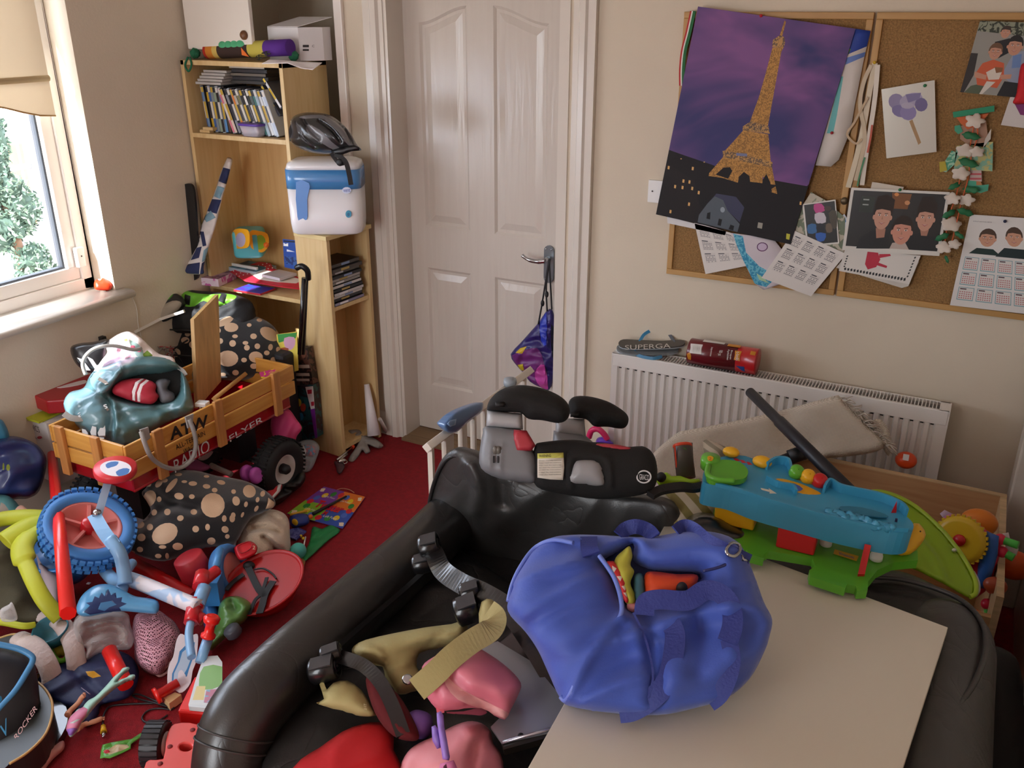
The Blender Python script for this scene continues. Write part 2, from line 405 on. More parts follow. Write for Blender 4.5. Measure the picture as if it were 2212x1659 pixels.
# left door frame
fr=MB()
for x0,x1 in((-2.285,-2.2),(-1.385,-1.295)):
    s_=1 if x0<-2 else -1
    xo,xi=(x0,x1) if s_>0 else (x1,x0)
    fr.prism([(xo,YB,0),(xo,YB-.022,0),(xo+s_*.03,YB-.02,0),(xo+s_*.038,YB-.028,0),(xo+s_*.06,YB-.024,0),(xo+s_*.068,YB-.012,0),(xi,YB-.010,0),(xi,YB,0)],(0,0,2.05),GLOSS)
fr.bb((-2.285,YB-.024,1.99),(-1.295,YB,2.07),GLOSS)
fr.bb((-2.2,YB-.005,0),(-2.185,3.3,2.0),GLOSS).bb((-1.44,YB-.005,0),(-1.4,3.3,2.0),GLOSS).bb((-2.195,3.2,0),(-2.215,3.24,2.),GLOSS)
fr.bb((-2.2,YB,1.975),(-1.4,3.3,1.99),GLOSS)
struct(fr,'trim_2')
struct(MB().bb((-2.19,3.1,0),(-1.44,3.25,.012),M('8a6f50',.6,bump=.5,kind='woodh')),'trim_3')
# door leaf with four raised and fielded panels
DOORM=M('cfc6bb',.22,bump=.3,kind='woodv',col2='ccc2b7')
dm=MB(); dy=3.25; dx0,dx1,dz0,dz1=-2.19,-1.442,.015,1.97
dm.bb((dx0,dy+.008,dz0),(dx1,dy+.04,dz1),DOORM)
xs=[(-2.11,-1.89),(-1.772,-1.537)]; zs=[(.24,.80),(.985,1.80)]
def ptop(x,i,zt):
    if zt<1: return zt
    a=(x-xs[i][0])/(xs[i][1]-xs[i][0]); a=a if i==0 else 1-a
    a=min(max(a,0),1); return zt+.062*(a*a*(3-2*a))
def panelring(i,z0,z1,ins,y):
    x0,x1=xs[i][0]+ins,xs[i][1]-ins; P=[(x0,y,z0+ins),(x1,y,z0+ins)]
    for k in range(9):
        x=x1+(x0-x1)*k/8; P.append((x,y,ptop(x,i,z1)-ins))
    return [Vector(p) for p in P]
# face plate with holes
for i in(0,1):
    for z0,z1 in zs:
        r0=panelring(i,z0,z1,0,dy); r1=panelring(i,z0,z1,.012,dy+.009); r2=panelring(i,z0,z1,.018,dy+.009); r3=panelring(i,z0,z1,.05,dy+.001); n=len(r0)
        for a,b in((r0,r1),(r1,r2),(r2,r3)): dm.add(a+b,[(k,(k+1)%n,n+(k+1)%n,n+k) for k in range(n)],DOORM,False)
        dm.add(r3,[tuple(t) for t in tessellate_polygon([r3])],DOORM)
def fp(q): dm.prism([(x,dy,z) for x,z in q],(0,.01,0),DOORM)
X0,X1,X2,X3,X4,X5=dx0,xs[0][0],xs[0][1],xs[1][0],xs[1][1],dx1
for a,b in((X0,X1),(X2,X3),(X4,X5)): fp([(a,dz0),(b,dz0),(b,dz1),(a,dz1)])
for i in(0,1):
    a,b=xs[i]; fp([(a,dz0),(b,dz0),(b,.24),(a,.24)]); fp([(a,.80),(b,.80),(b,.985),(a,.985)])
    fp([(a+(b-a)*k/8,ptop(a+(b-a)*k/8,i,1.80)) for k in range(9)]+[(b,dz1),(a,dz1)])
door=thing('door_1',None,None,(-1.82,3.25,0)); door['kind']='structure'
dm.build('door_leaf',door)
CHROME=M('b9bcc0',.18,1); DCH=M('7e868c',.3,.8)
h=MB(); h.prism([Vector((-1.518+.022*math.cos(t),dy,z+.022*math.sin(t))) for z,t0 in((.945,0),(.832,pi)) for t in [t0+pi*k/8 for k in range(9)]],(0,-.008,0),DCH)
for z in(.952,.828):
    for x in(-1.53,-1.506): h.ball((x,dy-.009,z),.004,CHROME)
h.tube([(-1.518,dy,.915),(-1.518,dy-.05,.915)],.009,CHROME)
h.tube(cr([(-1.513,dy-.05,.915),(-1.55,dy-.055,.908),(-1.59,dy-.055,.912),(-1.615,dy-.055,.925)],5),[.011]*5+[.009]*5+[.007]*5+[.008],CHROME)
h.build('door_handle',door,label='chrome lever handle on long backplate')
for z in(1.72,.25):
    h=MB()
    for k in range(3): h.tube([(-2.197,3.205,z+k*.034),(-2.197,3.205,z+k*.034+.03)],.007,PLAST)
    h.build('hinge',door)
# right-hand doorway: white architrave and leaf
MB().bb((XR-.09,2.98,0),(XR+.0,3.10,2.1),GLOSS).build('trim_4',kind='structure',bev=.006)
d2=thing('door_2',None,None,(XR,2.5,0)); d2['kind']='structure'
MB().bb((XR-.0,2.05,0),(XR+.05,2.98,2.05),DOORM).build('door_leaf',d2)
MB().bb((XR-.05,1.96,0),(XR,2.06,2.1),GLOSS).build('trim_5',kind='structure',bev=.006)
# window
UP_=M('f3ece4',.3); win=thing('window_1',None,None,(-3.2,1.36,.82)); win['kind']='structure'
f=MB(); fx0,fx1=-3.235,-3.155; y0,y1,z0,z1=Wy0,Wy1-.005,.80,Wz1
f.bb((fx0,y0,z0),(fx1,y1,z0+.045),UP_).bb((fx0,y0,z1-.05),(fx1,y1,z1),UP_).bb((fx0,y1-.045,z0),(fx1,y1,z1),UP_).bb((fx0,y0,z0),(fx1,y0+.05,z1),UP_).bb((fx0,1.3,z0),(fx1,1.36,z1),UP_)
f.build('window_frame',win,bev=.004)
f=MB()
for a,b in((y0+.05,1.3),(1.36,y1-.045)):
    c,d=z0+.045,z1-.05; g0,g1=-3.225,-3.165; wd=.05
    f.bb((g0,a,c),(g1,b,c+wd),UP_).bb((g0,a,d-wd),(g1,b,d),UP_).bb((g0,a,c+wd),(g1,a+wd,d-wd),UP_).bb((g0,b-wd,c+wd),(g1,b,d-wd),UP_)
    f.bb((g0+.01,b-wd-.008,c+wd),(g0+.04,b-wd,d-wd),M('30343a',.6)).bb((g0+.01,a+wd,c+wd),(g0+.04,b-wd,c+wd+.008),M('30343a',.6))
f.build('sash',win,bev=.005)
f=MB(); f.bb((-3.2,y0+.1,z0+.09),(-3.194,y1-.09,z1-.1),M('f4f8ff',.0,kind='glass')); f.build('pane',win)
struct(MB().prism([(x,.28,z) for x,z in((-3.16,.775),(-3.16,.80),(-2.99,.80),(-2.975,.795),(-2.968,.785),(-2.975,.772),(-2.99,.768),(-3.04,.768))],(0,2.13,0),GLOSS,True),'trim_6')
# outside
struct(MB().bb((-12,-6,-.35),(-3.31,9,-.3),M('d8d4cc',.9,var=.2,vs=2)),'ground')
# ================= WINDOW DRESSING, OUTSIDE =================
BLIND=M('e6dac6',.85,kind='cloth'); WH=M('f2efea',.4); BLK=M('17171a',.55); CREAM=M('f1eadd',.5)
t=thing('roller_blind','cream roller blind with a scalloped hem hanging in the window','blind',(-3.1,1.4,1.5))
mb=MB(); n=60
ys=[.4+(2.29-.4)*i/n for i in range(n+1)]
top=[Vector((-3.1,y,2.14)) for y in ys]; mid=[Vector((-3.1,y,1.6)) for y in ys]
hem=[Vector((-3.1,y,1.515-.032*math.cos((2.29-y)*2*pi/.62))) for y in ys]
for a,b in((mid,top),(hem,mid)):
    vs=a+b+[v+Vector((.003,0,0)) for v in a+b]; N2=2*(n+1); fs=[]
    for i in range(n): fs+=[(i,i+1,n+2+i,n+1+i),(N2+i,N2+n+1+i,N2+n+2+i,N2+i+1)]
    mb.add(vs,fs,BLIND)
mb.build('cloth',t); MB().tube([(-3.098,.4,1.615),(-3.098,2.29,1.615)],.011,M('cdb58c',.7)).build('bottom_bar',t)
MB().tube([(-3.12,.4,2.13),(-3.12,2.3,2.13)],.018,M('d8c8a8',.7)).build('roll',t)
MB().tube([(-3.097,y,hem[int((y-.4)/(1.89)*n)].z) for y in ys[::2]],.003,M('b08a55',.8)).build('braid',t,'brown stitched braid edge')
t=thing('window_sensor','small white alarm sensor on the corner of the window frame','sensor',(-3.15,2.345,.90))
MB().bb((-3.16,2.30,.895),(-3.137,2.335,.975),WH).build('body',t,bev=.004); MB().ball((-3.136,2.318,.94),.003,BLK).build('led',t)
OR=M('f0401a',.35)
pl=vp(225,628,.802,.3)
shape(MB(),[(203,612),(208,604),(216,606),(222,600),(230,604),(240,608),(243,618),(236,627),(215,627),(205,624)],pl,OR,.02,.015,step=.006).build('orange_toy_whistle',label='orange plastic toy whistle on the end of the window sill',cat='toy')
MB().tube([at(240,620,z=.803),at(252,621,z=.806),at(268,618,z=.803)],.0025,M('8d8d90',.3,1)).build('key_wire',label='thin metal key wire lying beside the orange whistle',cat='key')
MB().tube(cr([(-3.038,2.44,.76),(-3.037,2.455,.70),(-3.037,2.45,.62),(-3.037,2.46,.5),(-3.037,2.455,.3)],5),.0022,M('d8cfc0',.5)).build('thin_cable',label='thin pale cable running down the wall below the sill end',cat='cable')
# topiary tree: spiral of leafy clumps on a stem
tr=thing('topiary_tree','green spiral topiary tree standing outside the window','tree',(-4.6,3.0,-.3))
LEAF=[M('5c7560',.7,var=.3,vs=30),M('8c9c88',.7),M('3c5142',.7)]
P0=PL((-4.6,3.0,0),(CAM-Vector((-4.6,3.0,0))).normalized())
MB().tube(cr([P0.hit(q,r) for q,r in((10,430),(30,500),(45,560),(40,640),(40,700))],4)+[Vector((-4.6,3.0,-.3))],.025,M('7a5b44',.8)).build('stem',tr)
random.seed(4); mb=MB()
for cx,cy,rx,ry in((-4,300,17,48),(0,360,14,30),(22,415,30,34),(46,450,32,44),(20,490,34,28),(0,520,26,24),(70,560,32,28),(98,590,24,20),(56,596,26,16),(-30,420,30,50)):
    c=P0.hit(cx,cy); k=(c-CAM).length/FPX; n=int(rx*ry/3.2)
    mb.ball(c,(rx*k*.8,rx*k*.8,ry*k*.8),LEAF[2],seg=12,rings=8,nz=.5,seed=cx)
    for i in range(n):
        d=Vector((random.gauss(0,1),random.gauss(0,1),random.gauss(0,1))).normalized(); p=c+Vector((d.x*rx*k,d.y*rx*k,d.z*ry*k))*random.uniform(.8,1.12)
        a=Vector((random.gauss(0,1),random.gauss(0,1),random.gauss(0,1))).normalized(); b=a.orthogonal().normalized(); s_=random.uniform(.008,.017)
        mb.add([p-a*s_*1.6,p+b*s_*.6,p+a*s_*1.6,p-b*s_*.6],[(0,1,2,3)],LEAF[random.choice((0,0,1,1,2))])
mb.build('foliage',tr)
fe=thing('garden_railing','grey metal railing with pointed finials beyond the topiary','fence',(-7.5,5.0,-.3)); IR=M('8c8a96',.5)
mb=MB()
for i in range(26):
    y=2.6+i*.14; mb.tube([(-7.5,y,-.3),(-7.5,y,1.25)],.012,IR,6); mb.lathe([(.0,.0),(.02,.03),(.028,.06),(.0,.13)],(-7.5,y,1.24),(0,0,1),IR,8)
for z in(.55,1.1): mb.bb((-7.52,2.6,z),(-7.48,6.2,z+.04),IR)
mb.build('bars',fe)
for y in(3.2,5.2): MB().bb((-7.55,y,-.3),(-7.45,y+.1,1.35),IR).build('post',fe)
MB().bb((-9.2,-3,-.3),(-9,9,.55),M('b98f6a',.9,var=.3,vs=6)).build('garden_wall',label='low brick garden wall behind the railing',cat='wall')
# ================= METER CUPBOARD =================
CABW=M('ece6dc',.35); t=thing('wall_cupboard','white wall cupboard with open door and round wooden knob above the tall bookcase','cupboard',(XL,2.93,1.69))
MB().bb((XL,2.95,1.70),(XL+.012,3.2,2.25),CABW).build('frame',t)
dr=MB().bb((-3.022,2.905,1.695),(-2.672,2.925,2.28),CABW).build('door',t,bev=.003)
MB().lathe([(.0,0),(.018,.0),(.018,.006),(.012,.014),(.0,.016)],at(528,76,y=2.905),(0,-1,0),M('6b4426',.4),20).build('knob',dr,'brown wooden knob')
# ================= TALL BOOKCASE =================
OAK=M('d3ad74',.45,bump=.06,kind='woodv',col2='c99f66'); OAKE=M('dcc08c',.5,kind='woodv',col2='d2b27c')
bx0,bx1,by0,by1,bz=-3.03,-2.49,2.86,3.13,1.655
t=thing('tall_bookcase','tall oak effect bookcase in the corner with cluttered shelves','bookcase',(-2.76,3.0,0))
for x in(bx0,bx1-.018): MB().bb((x,by0,0),(x+.018,by1,bz),OAKE).build('side_panel',t,bev=.001)
MB().bb((bx0+.018,by1-.008,0),(bx1-.018,by1,bz),OAK).build('back_panel',t)
MB().bb((bx0,by0,bz-.018),(bx1,by1,bz),OAKE).build('top',t)
for z in(1.365,.70,.30): MB().bb((bx0+.018,by0,z-.018),(bx1-.018,by1-.008,z),OAKE).build('shelf',t)
# film cases
def case(cx,cy,z,ang,h,d,th,sp,body,name='film_case',**k):
    """upright case leaning by ang, spine to the front"""
    mb=MB(); R=Matrix.Rotation(ang,3,'Y'); o=Vector((cx,cy,z))
    def P(x,y,zz): return o+R@Vector((x,0,zz))+Vector((0,y,0))
    def bx(x0,x1,y0,y1,z0,z1,m): mb.add([P(x,y,zz) for x in(x0,x1) for y in(y0,y1) for zz in(z0,z1)],[(0,1,3,2),(4,6,7,5),(0,4,5,1),(2,3,7,6),(0,2,6,4),(1,5,7,3)],m)
    bx(0,th,0,d,0,h,body); bx(.001,th-.001,-.0006,.001,.004,h-.004,sp[0])
    if len(sp)>1: bx(.002,th-.002,-.0012,.001,h*.30,h*.66,sp[1])
    bx(.0015,th-.0015,-.0013,.001,h*.86,h*.97,sp[-1])
    return mb.build(name,**k)
cols='2b4f8a blue,6f8fb3 pale-blue,c7a42e yellow,3c5f9c blue,7d8a93 grey,8d9f8a green,2d2b2a black,5b8fc4 sky-blue,5d4a3e brown,d77b8f pink,d9c7b9 beige,8c8f99 grey,26272b black,d8803a orange,b7b2a8 silver,7c7a55 olive,343334 black,e8e6e4 white,2e3029 black,4f5f5f slate,3f7470 teal,9fb6c4 pale-blue,dfe3e8 white,cfd8e4 white,b9c6da lilac'.split(',')
accs=['e8d64a','d23b3b','f0f0f0','3fa0d8','e0a030','202020','c8302e']
x=-2.965; random.seed(2)
for i,c in enumerate(cols):
    hx,nm=c.split(' '); th=.0145; up=i<9
    ang=-.10 if up else -.33
    if i==9: x+=.012
    if i==24: x=x-.004
    case(x,2.895+random.uniform(0,.01),1.367,ang+random.uniform(-.01,.01),.188,.134,th,[M(hx,.3),M(['d8d4cc','c9a83a','30303a'][i%3],.4)],M('22252c' if i%3 else 'b9c0c9',.35),label='film case with %s spine, number %d from left on upper shelf'%(nm.replace('-',' '),i+1),cat='DVD case',group='film cases in the upper row')
    x+=th*1.02 if up else th*1.09
pos=['bottom','second from bottom','middle','fourth from bottom','fifth from bottom','top']
for i in range(5):
    MB().bb((-2.985+i*.007,2.885+.006*i,1.560+i*.0115),(-2.845+i*.004,3.01,1.570+i*.0115),M('b9b6b2',.25)).build('disc_case',label='clear silver disc case lying on the upright films, %s of five'%pos[i],cat='disc case',group='clear disc cases lying on the upper row',bev=.001)
for i in range(6):
    a=random.uniform(-.012,.012); c=['3a3835','23232a','6e665c','2a2a31','b9b1a6','4d463e'][i]
    mb=MB().bb((-2.83+a,2.93,1.566+i*.0145),(-2.64+a,3.06,1.579+i*.0145),M('1e1e22',.4)); mb.bb((-2.828+a,2.929,1.568+i*.0145),(-2.642+a,2.935,1.577+i*.0145),M(c,.4))
    mb.build('flat_film_case',label='film case in the flat dark pile on upper shelf, %s'%pos[i],cat='DVD case',group='film cases lying on the upper row')
for i in range(3):
    case(-2.605+.012*i,2.93,1.415+.03*i,-.62,.14,.13,.012,[M(['d8483c','40444e','e9e9ec'][i],.4),M('f0d23c',.4)],M('555a66',.4),name='leaning_case',label='%s case leaning against the right side of the upper shelf'%['red and yellow','dark grey','white'][i],cat='DVD case')
t=thing('food_tub','clear plastic tub with purple lid on the upper shelf','tub',(-2.70,2.885,1.367))
loft(MB(),[rr(-2.70,2.895,.045,.03,1.367,4),rr(-2.70,2.895,.056,.04,1.41,4)],M('e9e2f0',.15,alpha=.5)).build('tub',t)
loft(MB(),[rr(-2.70,2.895,.06,.043,1.409,4),rr(-2.70,2.895,.06,.043,1.418,4)],M('5a3aa0',.35)).build('lid',t,'purple lid')
for i,(a,b) in enumerate(((-2.985,-2.93),(-2.965,-2.91))): MB().bb((a,2.875,1.366+.012*i),(b,2.9,1.377+.012*i),OAKE).build('wood_offcut',label='small %s wood offcut on the left of the upper shelf'%['lower','upper'][i],cat='wood block')
# on top
def tubz(px,py,z): return at(px,py,z=z)
t=thing('paper_piñata_tube'.replace('ñ','n'),'rolled craft tube with brown, lime and purple patches on the tall bookcase','craft tube',tuple(at(540,133,z=1.656)))
c0=at(445,118,y=2.93); c1=at(628,110,y=2.93); ax=(c1-c0); L_=ax.length; ax.normalize(); r=.031; c0.z=c1.z=1.656+r
seg=[(0,.06,'c02a1e'),(.06,.14,'d98a2e'),(.14,.20,'e0c46a'),(.20,.56,'3b2a26'),(.56,.74,'c8bb52'),(.74,1.0,'54248a')]
mb=MB()
for a,b,c in seg:
    f=lambda q:(r*(.55 if q==0 else 1) if q<.02 else r)
    mb.lathe([(f(a)*(1 if a>.01 else .6),a*L_),(r,max(a,.03)*L_),(r*1.0,b*L_)],c0,ax,M(c,.8),24)
mb.build('tube',t)
g=MB()
for k in range(4): g.ball(c0+ax*(L_*(.27+.07*k))+Vector((0,-r*.72,r*.62)),(.024,.008,.017),M('4fae7c',.8))
g.build('green_cloud',t,'green paper cloud patch')
g=MB().prism([c0+ax*(L_*.5)+Vector((0,-r-.001,-.02)),c0+ax*(L_*.58)+Vector((0,-r-.001,-.028)),c0+ax*(L_*.50)+Vector((0,-r-.001,.008))],(0,.002,0),M('e8742a',.7)); g.build('orange_flash',t)
P=PL(c0+Vector((0,-r-.0015,0)),(0,-1,.3))
for q in(((565,112),(585,108),(565,124)),((552,120),(566,116),(553,133))): text('$',*q,P,M('2a2a1e',.6),parent=t,name='dollar_sign')
GR=M('1f6b4a',.85,bump=.6,bs=200)
MB().ball(at(634,121,y=2.95),.02,GR,nz=.2).build('pompom_ball',label='green woollen pompom at the right end of the craft tube',cat='pompom')
mb=MB().ball(c0+Vector((-.03,-.03,-.008)),.02,GR,nz=.3); mb.tube(cr([c0+Vector((-.03,-.07,-.02)),c0+Vector((-.045,-.077,-.05)),c0+Vector((-.03,-.078,-.075)),c0+Vector((-.01,-.077,-.05)),c0+Vector((-.02,-.07,-.02))],5),.004,GR)
mb.build('green_tassel',label='green woollen tassel hanging over the front edge of the tall bookcase',cat='tassel')
t=thing('console_box','small white cardboard box with an open flap on top of the tall bookcase','box',(-2.58,3.02,1.656))
BXW=M('e4e1e2',.5); P1=at(648,130,z=1.656); 
A=at(649,82,y=2.95); mb=MB(); x0=at(583,120,y=2.99).x; x1=at(648,120,y=2.99).x; x2=-2.45
mb.prism([(x0,2.99,1.657),(x1,2.99,1.657),(x2,3.07,1.657),(x2,3.12,1.657),(x0,3.12,1.657)],(0,0,.125),BXW); mb.build('carton',t)
z_=1.783
MB().prism([(x0,2.99,z_),(x1,2.99,z_),(x1+.07,3.12,z_+.035),(x0+.06,3.12,z_+.035)],(0,0,.002),BXW).build('lid_flap',t)
n_=Vector((x2-x1,.08,0)); n_=Vector((n_.y,-n_.x,0)); 
P=PL((x1,2.989,1.7),n_)
for a,b in((97,102),(106,110)): MB().prism([P.hit(*q)+P.n*.001 for q in((654,a),(667,a),(667,b),(654,b))],-P.n*.001,M('3a3a3c',.5)).build('barcode',t)
text('SONY',(583,84),(592,84),(583,87),yp(2.989),M('3a3a3c',.5),parent=t)
text('C',(674,97),(679,97),(674,102),P,M('222222',.5),parent=t,name='recycling_mark')
sheet([(566,140),(583,131),(640,135),(697,140),(676,154),(650,150),(622,140)],PL((-2.6,2.87,1.658),(0,-.25,1)),M('efe9ea',.6),fold=(.006,9),step=.01).build('paper_sheet',label='white paper sheet drooping over the right top corner of the tall bookcase',cat='paper')
# ------------- middle shelf contents (z=.70) -------------
zs_=.702
t=thing('activity_cube','teal and yellow rounded baby activity cube on the middle shelf','toy',tuple(at(538,565,z=zs_+.05)))
TEAL=M('58b3bd',.35); YEL=M('f0a91c',.35)
cc=at(539,523,y=3.0); s_=.061; cb=MB(); th=.62
def cubef(rot,hh=s_):
    loops=[]
    for k,(zz,sc) in enumerate(((-1,.80),(-.93,.93),(-.75,1),(.75,1),(.93,.93),(1,.80))):
        loops.append([cc+Vector((p.x,p.y,zz*hh)) for p in rr(0,0,hh*sc*1.08,hh*sc*1.08,0,5,40,rot)])
    return loops
loft(cb,cubef(.55),TEAL); cb.build('cube_body',t)
P=PL(cc,(CAM-cc)); 
for q,nm in(([(501,508),(510,495),(525,494),(538,500),(539,531),(522,537),(507,534)],'left'),([(540,500),(560,499),(578,506),(580,530),(566,545),(542,534)],'right')):
    pn=PL(cc+Vector(((-1 if nm=='left' else 1)*.03,-s_*.9,0)),Vector((-.52 if nm=='left' else .72,-.85,.0)))
    pn=PL(cc+pn.n*(s_*1.085),pn.n)
    sheet(q,pn,YEL,th=.003,sm=3,step=.01,decals=[(circ(521,518,11,16) if nm=='left' else circ(562,523,12,16),M('b9aecb',.2) if nm=='left' else M('8cb92e',.35),0)]).build('window_panel',t,'yellow panel with round '+('mirror' if nm=='left' else 'green disc'))
MB().ball(at(575,529,y=2.925),.012,M('ee7420',.35)).build('knob',t,'orange knob')
def fbox(name,tlf,w,d,h,rot,mt,ms,label,cat,text_=None,front=None,**k):
    """flat box: near-left corner point, rotated about z"""
    R=Matrix.Rotation(rot,3,'Z'); o=Vector(tlf); mb=MB(); c=o+R@Vector((w/2,d/2,h/2)); mb.box(c,(w,d,h),ms,R); mb.box(c+Vector((0,0,h/2)),(w-.003,d-.003,.001),mt,R)
    if front: mb.box(c-R@Vector((0,d/2,0)),(w-.006,.001,h-.006),front,R)
    return mb.build(name,label=label,cat=cat,bev=.001,**k)
fbox('puzzle_box',at(397,612,z=zs_),.185,.14,.035,.17,M('c9a6c0',.35,kind='patch',vs=14,col2='8a5f88'),M('d66fb0',.35,kind='patch',vs=22,col2='f0d9e6'),'pink and white children\'s puzzle box on the middle shelf','puzzle box')
fbox('board_game_box',at(485,585,z=zs_+.03),.20,.13,.022,-.05,M('3d87a5',.4,kind='patch',vs=12,col2='2a4a6d'),M('a8b6c2',.4),'flat blue board game box under the baby activity cube','game box')
MB().box(at(495,573,z=zs_+.06)+Vector((.05,.02,0)),(.21,.01,.012),M('e4e2de',.3),rotz(-.05)).build('white_ruler',label='white plastic ruler lying beside the blue board game',cat='ruler')
sheet([(497,590),(560,567),(585,572),(592,583),(648,600),(650,628),(600,622),(530,608)],PL(at(560,600,z=zs_+.034),(0,-.12,1)),M('c8283a',.45),th=.002,fold=(.006,6),step=.01,
  decals=[(circ(505+ (i%9)*9+(i//9)*6, 588-(i%9)*2+(i//9)*5,1.6,1.2,6),M('f2e9e6',.5),0) for i in range(27)]+[([(540,585),(600,590),(645,603),(640,616),(560,606)],M('e9ddd2',.5),2)]).build('gift_bag',label='red and white spotted flat gift bag on the middle shelf',cat='gift bag')
fbox('clear_disc_case',at(566,598,z=zs_+.045),.115,.10,.012,-.12,M('c9c6d2',.15),M('d9d8e0',.2),'clear plastic case lying on the red spotted gift bag','disc case')
fbox('activity_book',at(505,629,z=zs_),.15,.10,.008,.02,M('51369e',.4,kind='patch',vs=20,col2='2c57b0'),M('c32b3a',.4),'purple and blue picture book under the red spotted gift bag','book')
t=thing('game_case','blue video game case standing against the right side of the middle shelf','game case',tuple(at(620,590,y=2.9)))
P=PL(at(646,590,y=2.875),(-.1,-1,0)); shape(MB(),[(615,515),(645,518),(649,582),(619,576)],P,M('2a4d9c',.3),.012,.0,step=.02,flat=True,sm=0,decals=[([(617,523),(627,524),(627,531),(617,530)],M('eeeeee',.4)),([(624,537),(642,538),(642,543),(624,542)],M('dfe3ee',.4)),([(617,518),(645,520),(645,523),(617,521)],M('10152a',.4)),([(619,552),(646,555),(648,578),(621,573)],M('1d2e66',.4,kind='patch',vs=40,col2='365c9a'))]).build('cover',t)
# folded windbreak leaning in the bookcase
NV='27325c'; wb_=[(492,340),(502,344),(500,360),(490,395),(480,430),(468,480),(452,530),(440,575),(438,592),(398,588),(410,560),(426,530),(434,490),(449,452),(463,415),(476,375),(486,350)]
nv,lb,wt=M(NV,.8),M('7fa3b6',.8),M('d9d3d2',.8)
shape(MB(),wb_,p3((440,592,dict(y=2.75)),(400,588,dict(y=2.75)),(497,342,dict(y=2.98))),wt,.028,.004,step=.008,fold=(.008,30,.3,1.2),decals=[
 ([(482,362),(497,366),(490,398),(472,392)],nv),([(470,402),(485,406),(475,430),(462,424)],lb),([(458,430),(478,432),(468,462),(448,456)],nv),([(455,455),(466,470),(446,480),(440,470)],lb),([(432,500),(440,500),(446,530),(438,532)],nv),
 ([(425,535),(436,532),(430,556),(412,562)],nv),([(440,540),(455,530),(448,560),(436,566)],lb),([(400,572),(432,566),(430,592),(394,590)],nv),([(436,568),(446,562),(440,592),(432,592)],nv)]).build('rolled_windbreak',label='rolled navy and white patterned fabric leaning diagonally in the tall bookcase',cat='rolled fabric')
shape(MB(),[(389,420),(395,403),(408,396),(419,401),(424,425),(428,480),(432,560),(430,600),(408,600),(400,560),(393,490)],PL((-2.98,2.81,.9),(.1,-1,.05)),M('121214',.4),.012,.012,step=.02,flat=True).build('skateboard_deck',label='black rounded board standing between the left wall and tall bookcase',cat='board')
# ================= NARROW UNIT =================
t=thing('narrow_shelf_unit','narrow oak effect disc shelf unit with its open side facing the door','shelf unit',(-2.4,2.97,0))
RU=rotz(-.085); o_=Vector((-2.478,2.845,0))
def U(x,y,z): return o_+RU@Vector((x,y,0))+Vector((0,0,z))
def ub(lo,hi,m,nm): 
    c=[(a+b)/2 for a,b in zip(lo,hi)]; return MB().box(U(*c),[b-a for a,b in zip(lo,hi)],m,RU).build(nm,t,bev=.001)
ub((0,0,0),(.16,.018,.985),OAKE,'side_panel'); ub((0,.242,0),(.16,.26,.985),OAKE,'side_panel'); ub((0,.018,0),(.008,.242,.985),OAK,'back_panel')
ub((-.012,-.01,.985),(.168,.268,1.003),M('d9c288',.45),'top')
for z in(.695,.05): ub((.008,.018,z-.018),(.155,.242,z),OAKE,'shelf')
z=.697
for i in range(12):
    th=[.014,.014,.014,.014,.014,.014,.014,.014,.014,.016,.016,.016][i]; hx,nm=[('8c86a0','purple'),('3a3a3e','dark'),('d8d5d2','white'),('c8c4c4','white'),('202024','black'),('dddad6','white'),('9a968f','grey'),('b9b5b0','pale grey'),('26262b','black'),('6d6760','grey'),('4a4641','brown'),('55504b','brown')][i]
    a=random.uniform(-.012,.012)
    mb=MB().box(U(.085+a,.115,z+th/2),(.125,.185,th-.001),M('1d1d20',.35),RU); mb.box(U(.1475+a,.115,z+th/2),(.002,.18,th-.003),M(hx,.35),RU)
    mb.box(U(.1488+a,.08+.02*(i%3),z+th/2),(.001,.05,th-.006),M(['e8e8ea','b9a05a','8fa2c8'][i%3],.4),RU)
    mb.build('stacked_game_case',label='%s game case in the narrow shelf unit, number %d from bottom'%(nm,i+1),cat='game case',group='game cases piled in the narrow unit',bev=.0007); z+=th
# water-filter tub
t=thing('nappy_bin_tub','white plastic tub with a glossy blue band standing on the narrow shelf unit','tub',tuple(U(.08,.13,1.004)))
c=U(.106,.082,0); RA=.50; W1=M('eeecee',.22,coat=.3); B1=M('4c8cc8',.2,coat=.5)
L=lambda z,a,b,p=6:rr(c.x,c.y,b*1.09,a,z,p,48,RA)
loft(MB(),[L(1.004,.078,.118),L(1.012,.090,.130),L(1.05,.093,.134),L(1.19,.094,.136)],W1).build('body',t)
loft(MB(),[L(1.19,.096,.138),L(1.265,.096,.138)],B1).build('band',t,'glossy blue band')
loft(MB(),[L(1.265,.094,.136),L(1.285,.088,.130),L(1.295,.07,.11),L(1.30,.02,.05)],W1).build('lid',t,'white domed lid')
nf=Vector((math.sin(RA),-math.cos(RA),0)); P=PL(Vector((c.x,c.y,1.1))+nf*.094,nf); P2=P
sheet([(640,393),(668,395),(668,412),(664,430),(665,468),(660,475),(655,471),(648,474),(643,468)],P.off(.0),M('6d9fe0',.15,coat=.5),th=.005,sm=2,step=.01).build('water_window',t,'blue level window')
sheet(circ(753,462,6.5,8),P2,M('3c97b8',.3),th=.004,decals=[(circ(753,463,3,4),M('2c6f95',.3))]).build('drop_badge',t,'teal drop badge')
sheet(circ(749,411,10,7),P2,M('d5dcf2',.3),th=.002).build('logo_badge',t)
text('vent',(742,408),(757,407),(742,415),P2,M('4a62b0',.3),parent=t,h=.003)
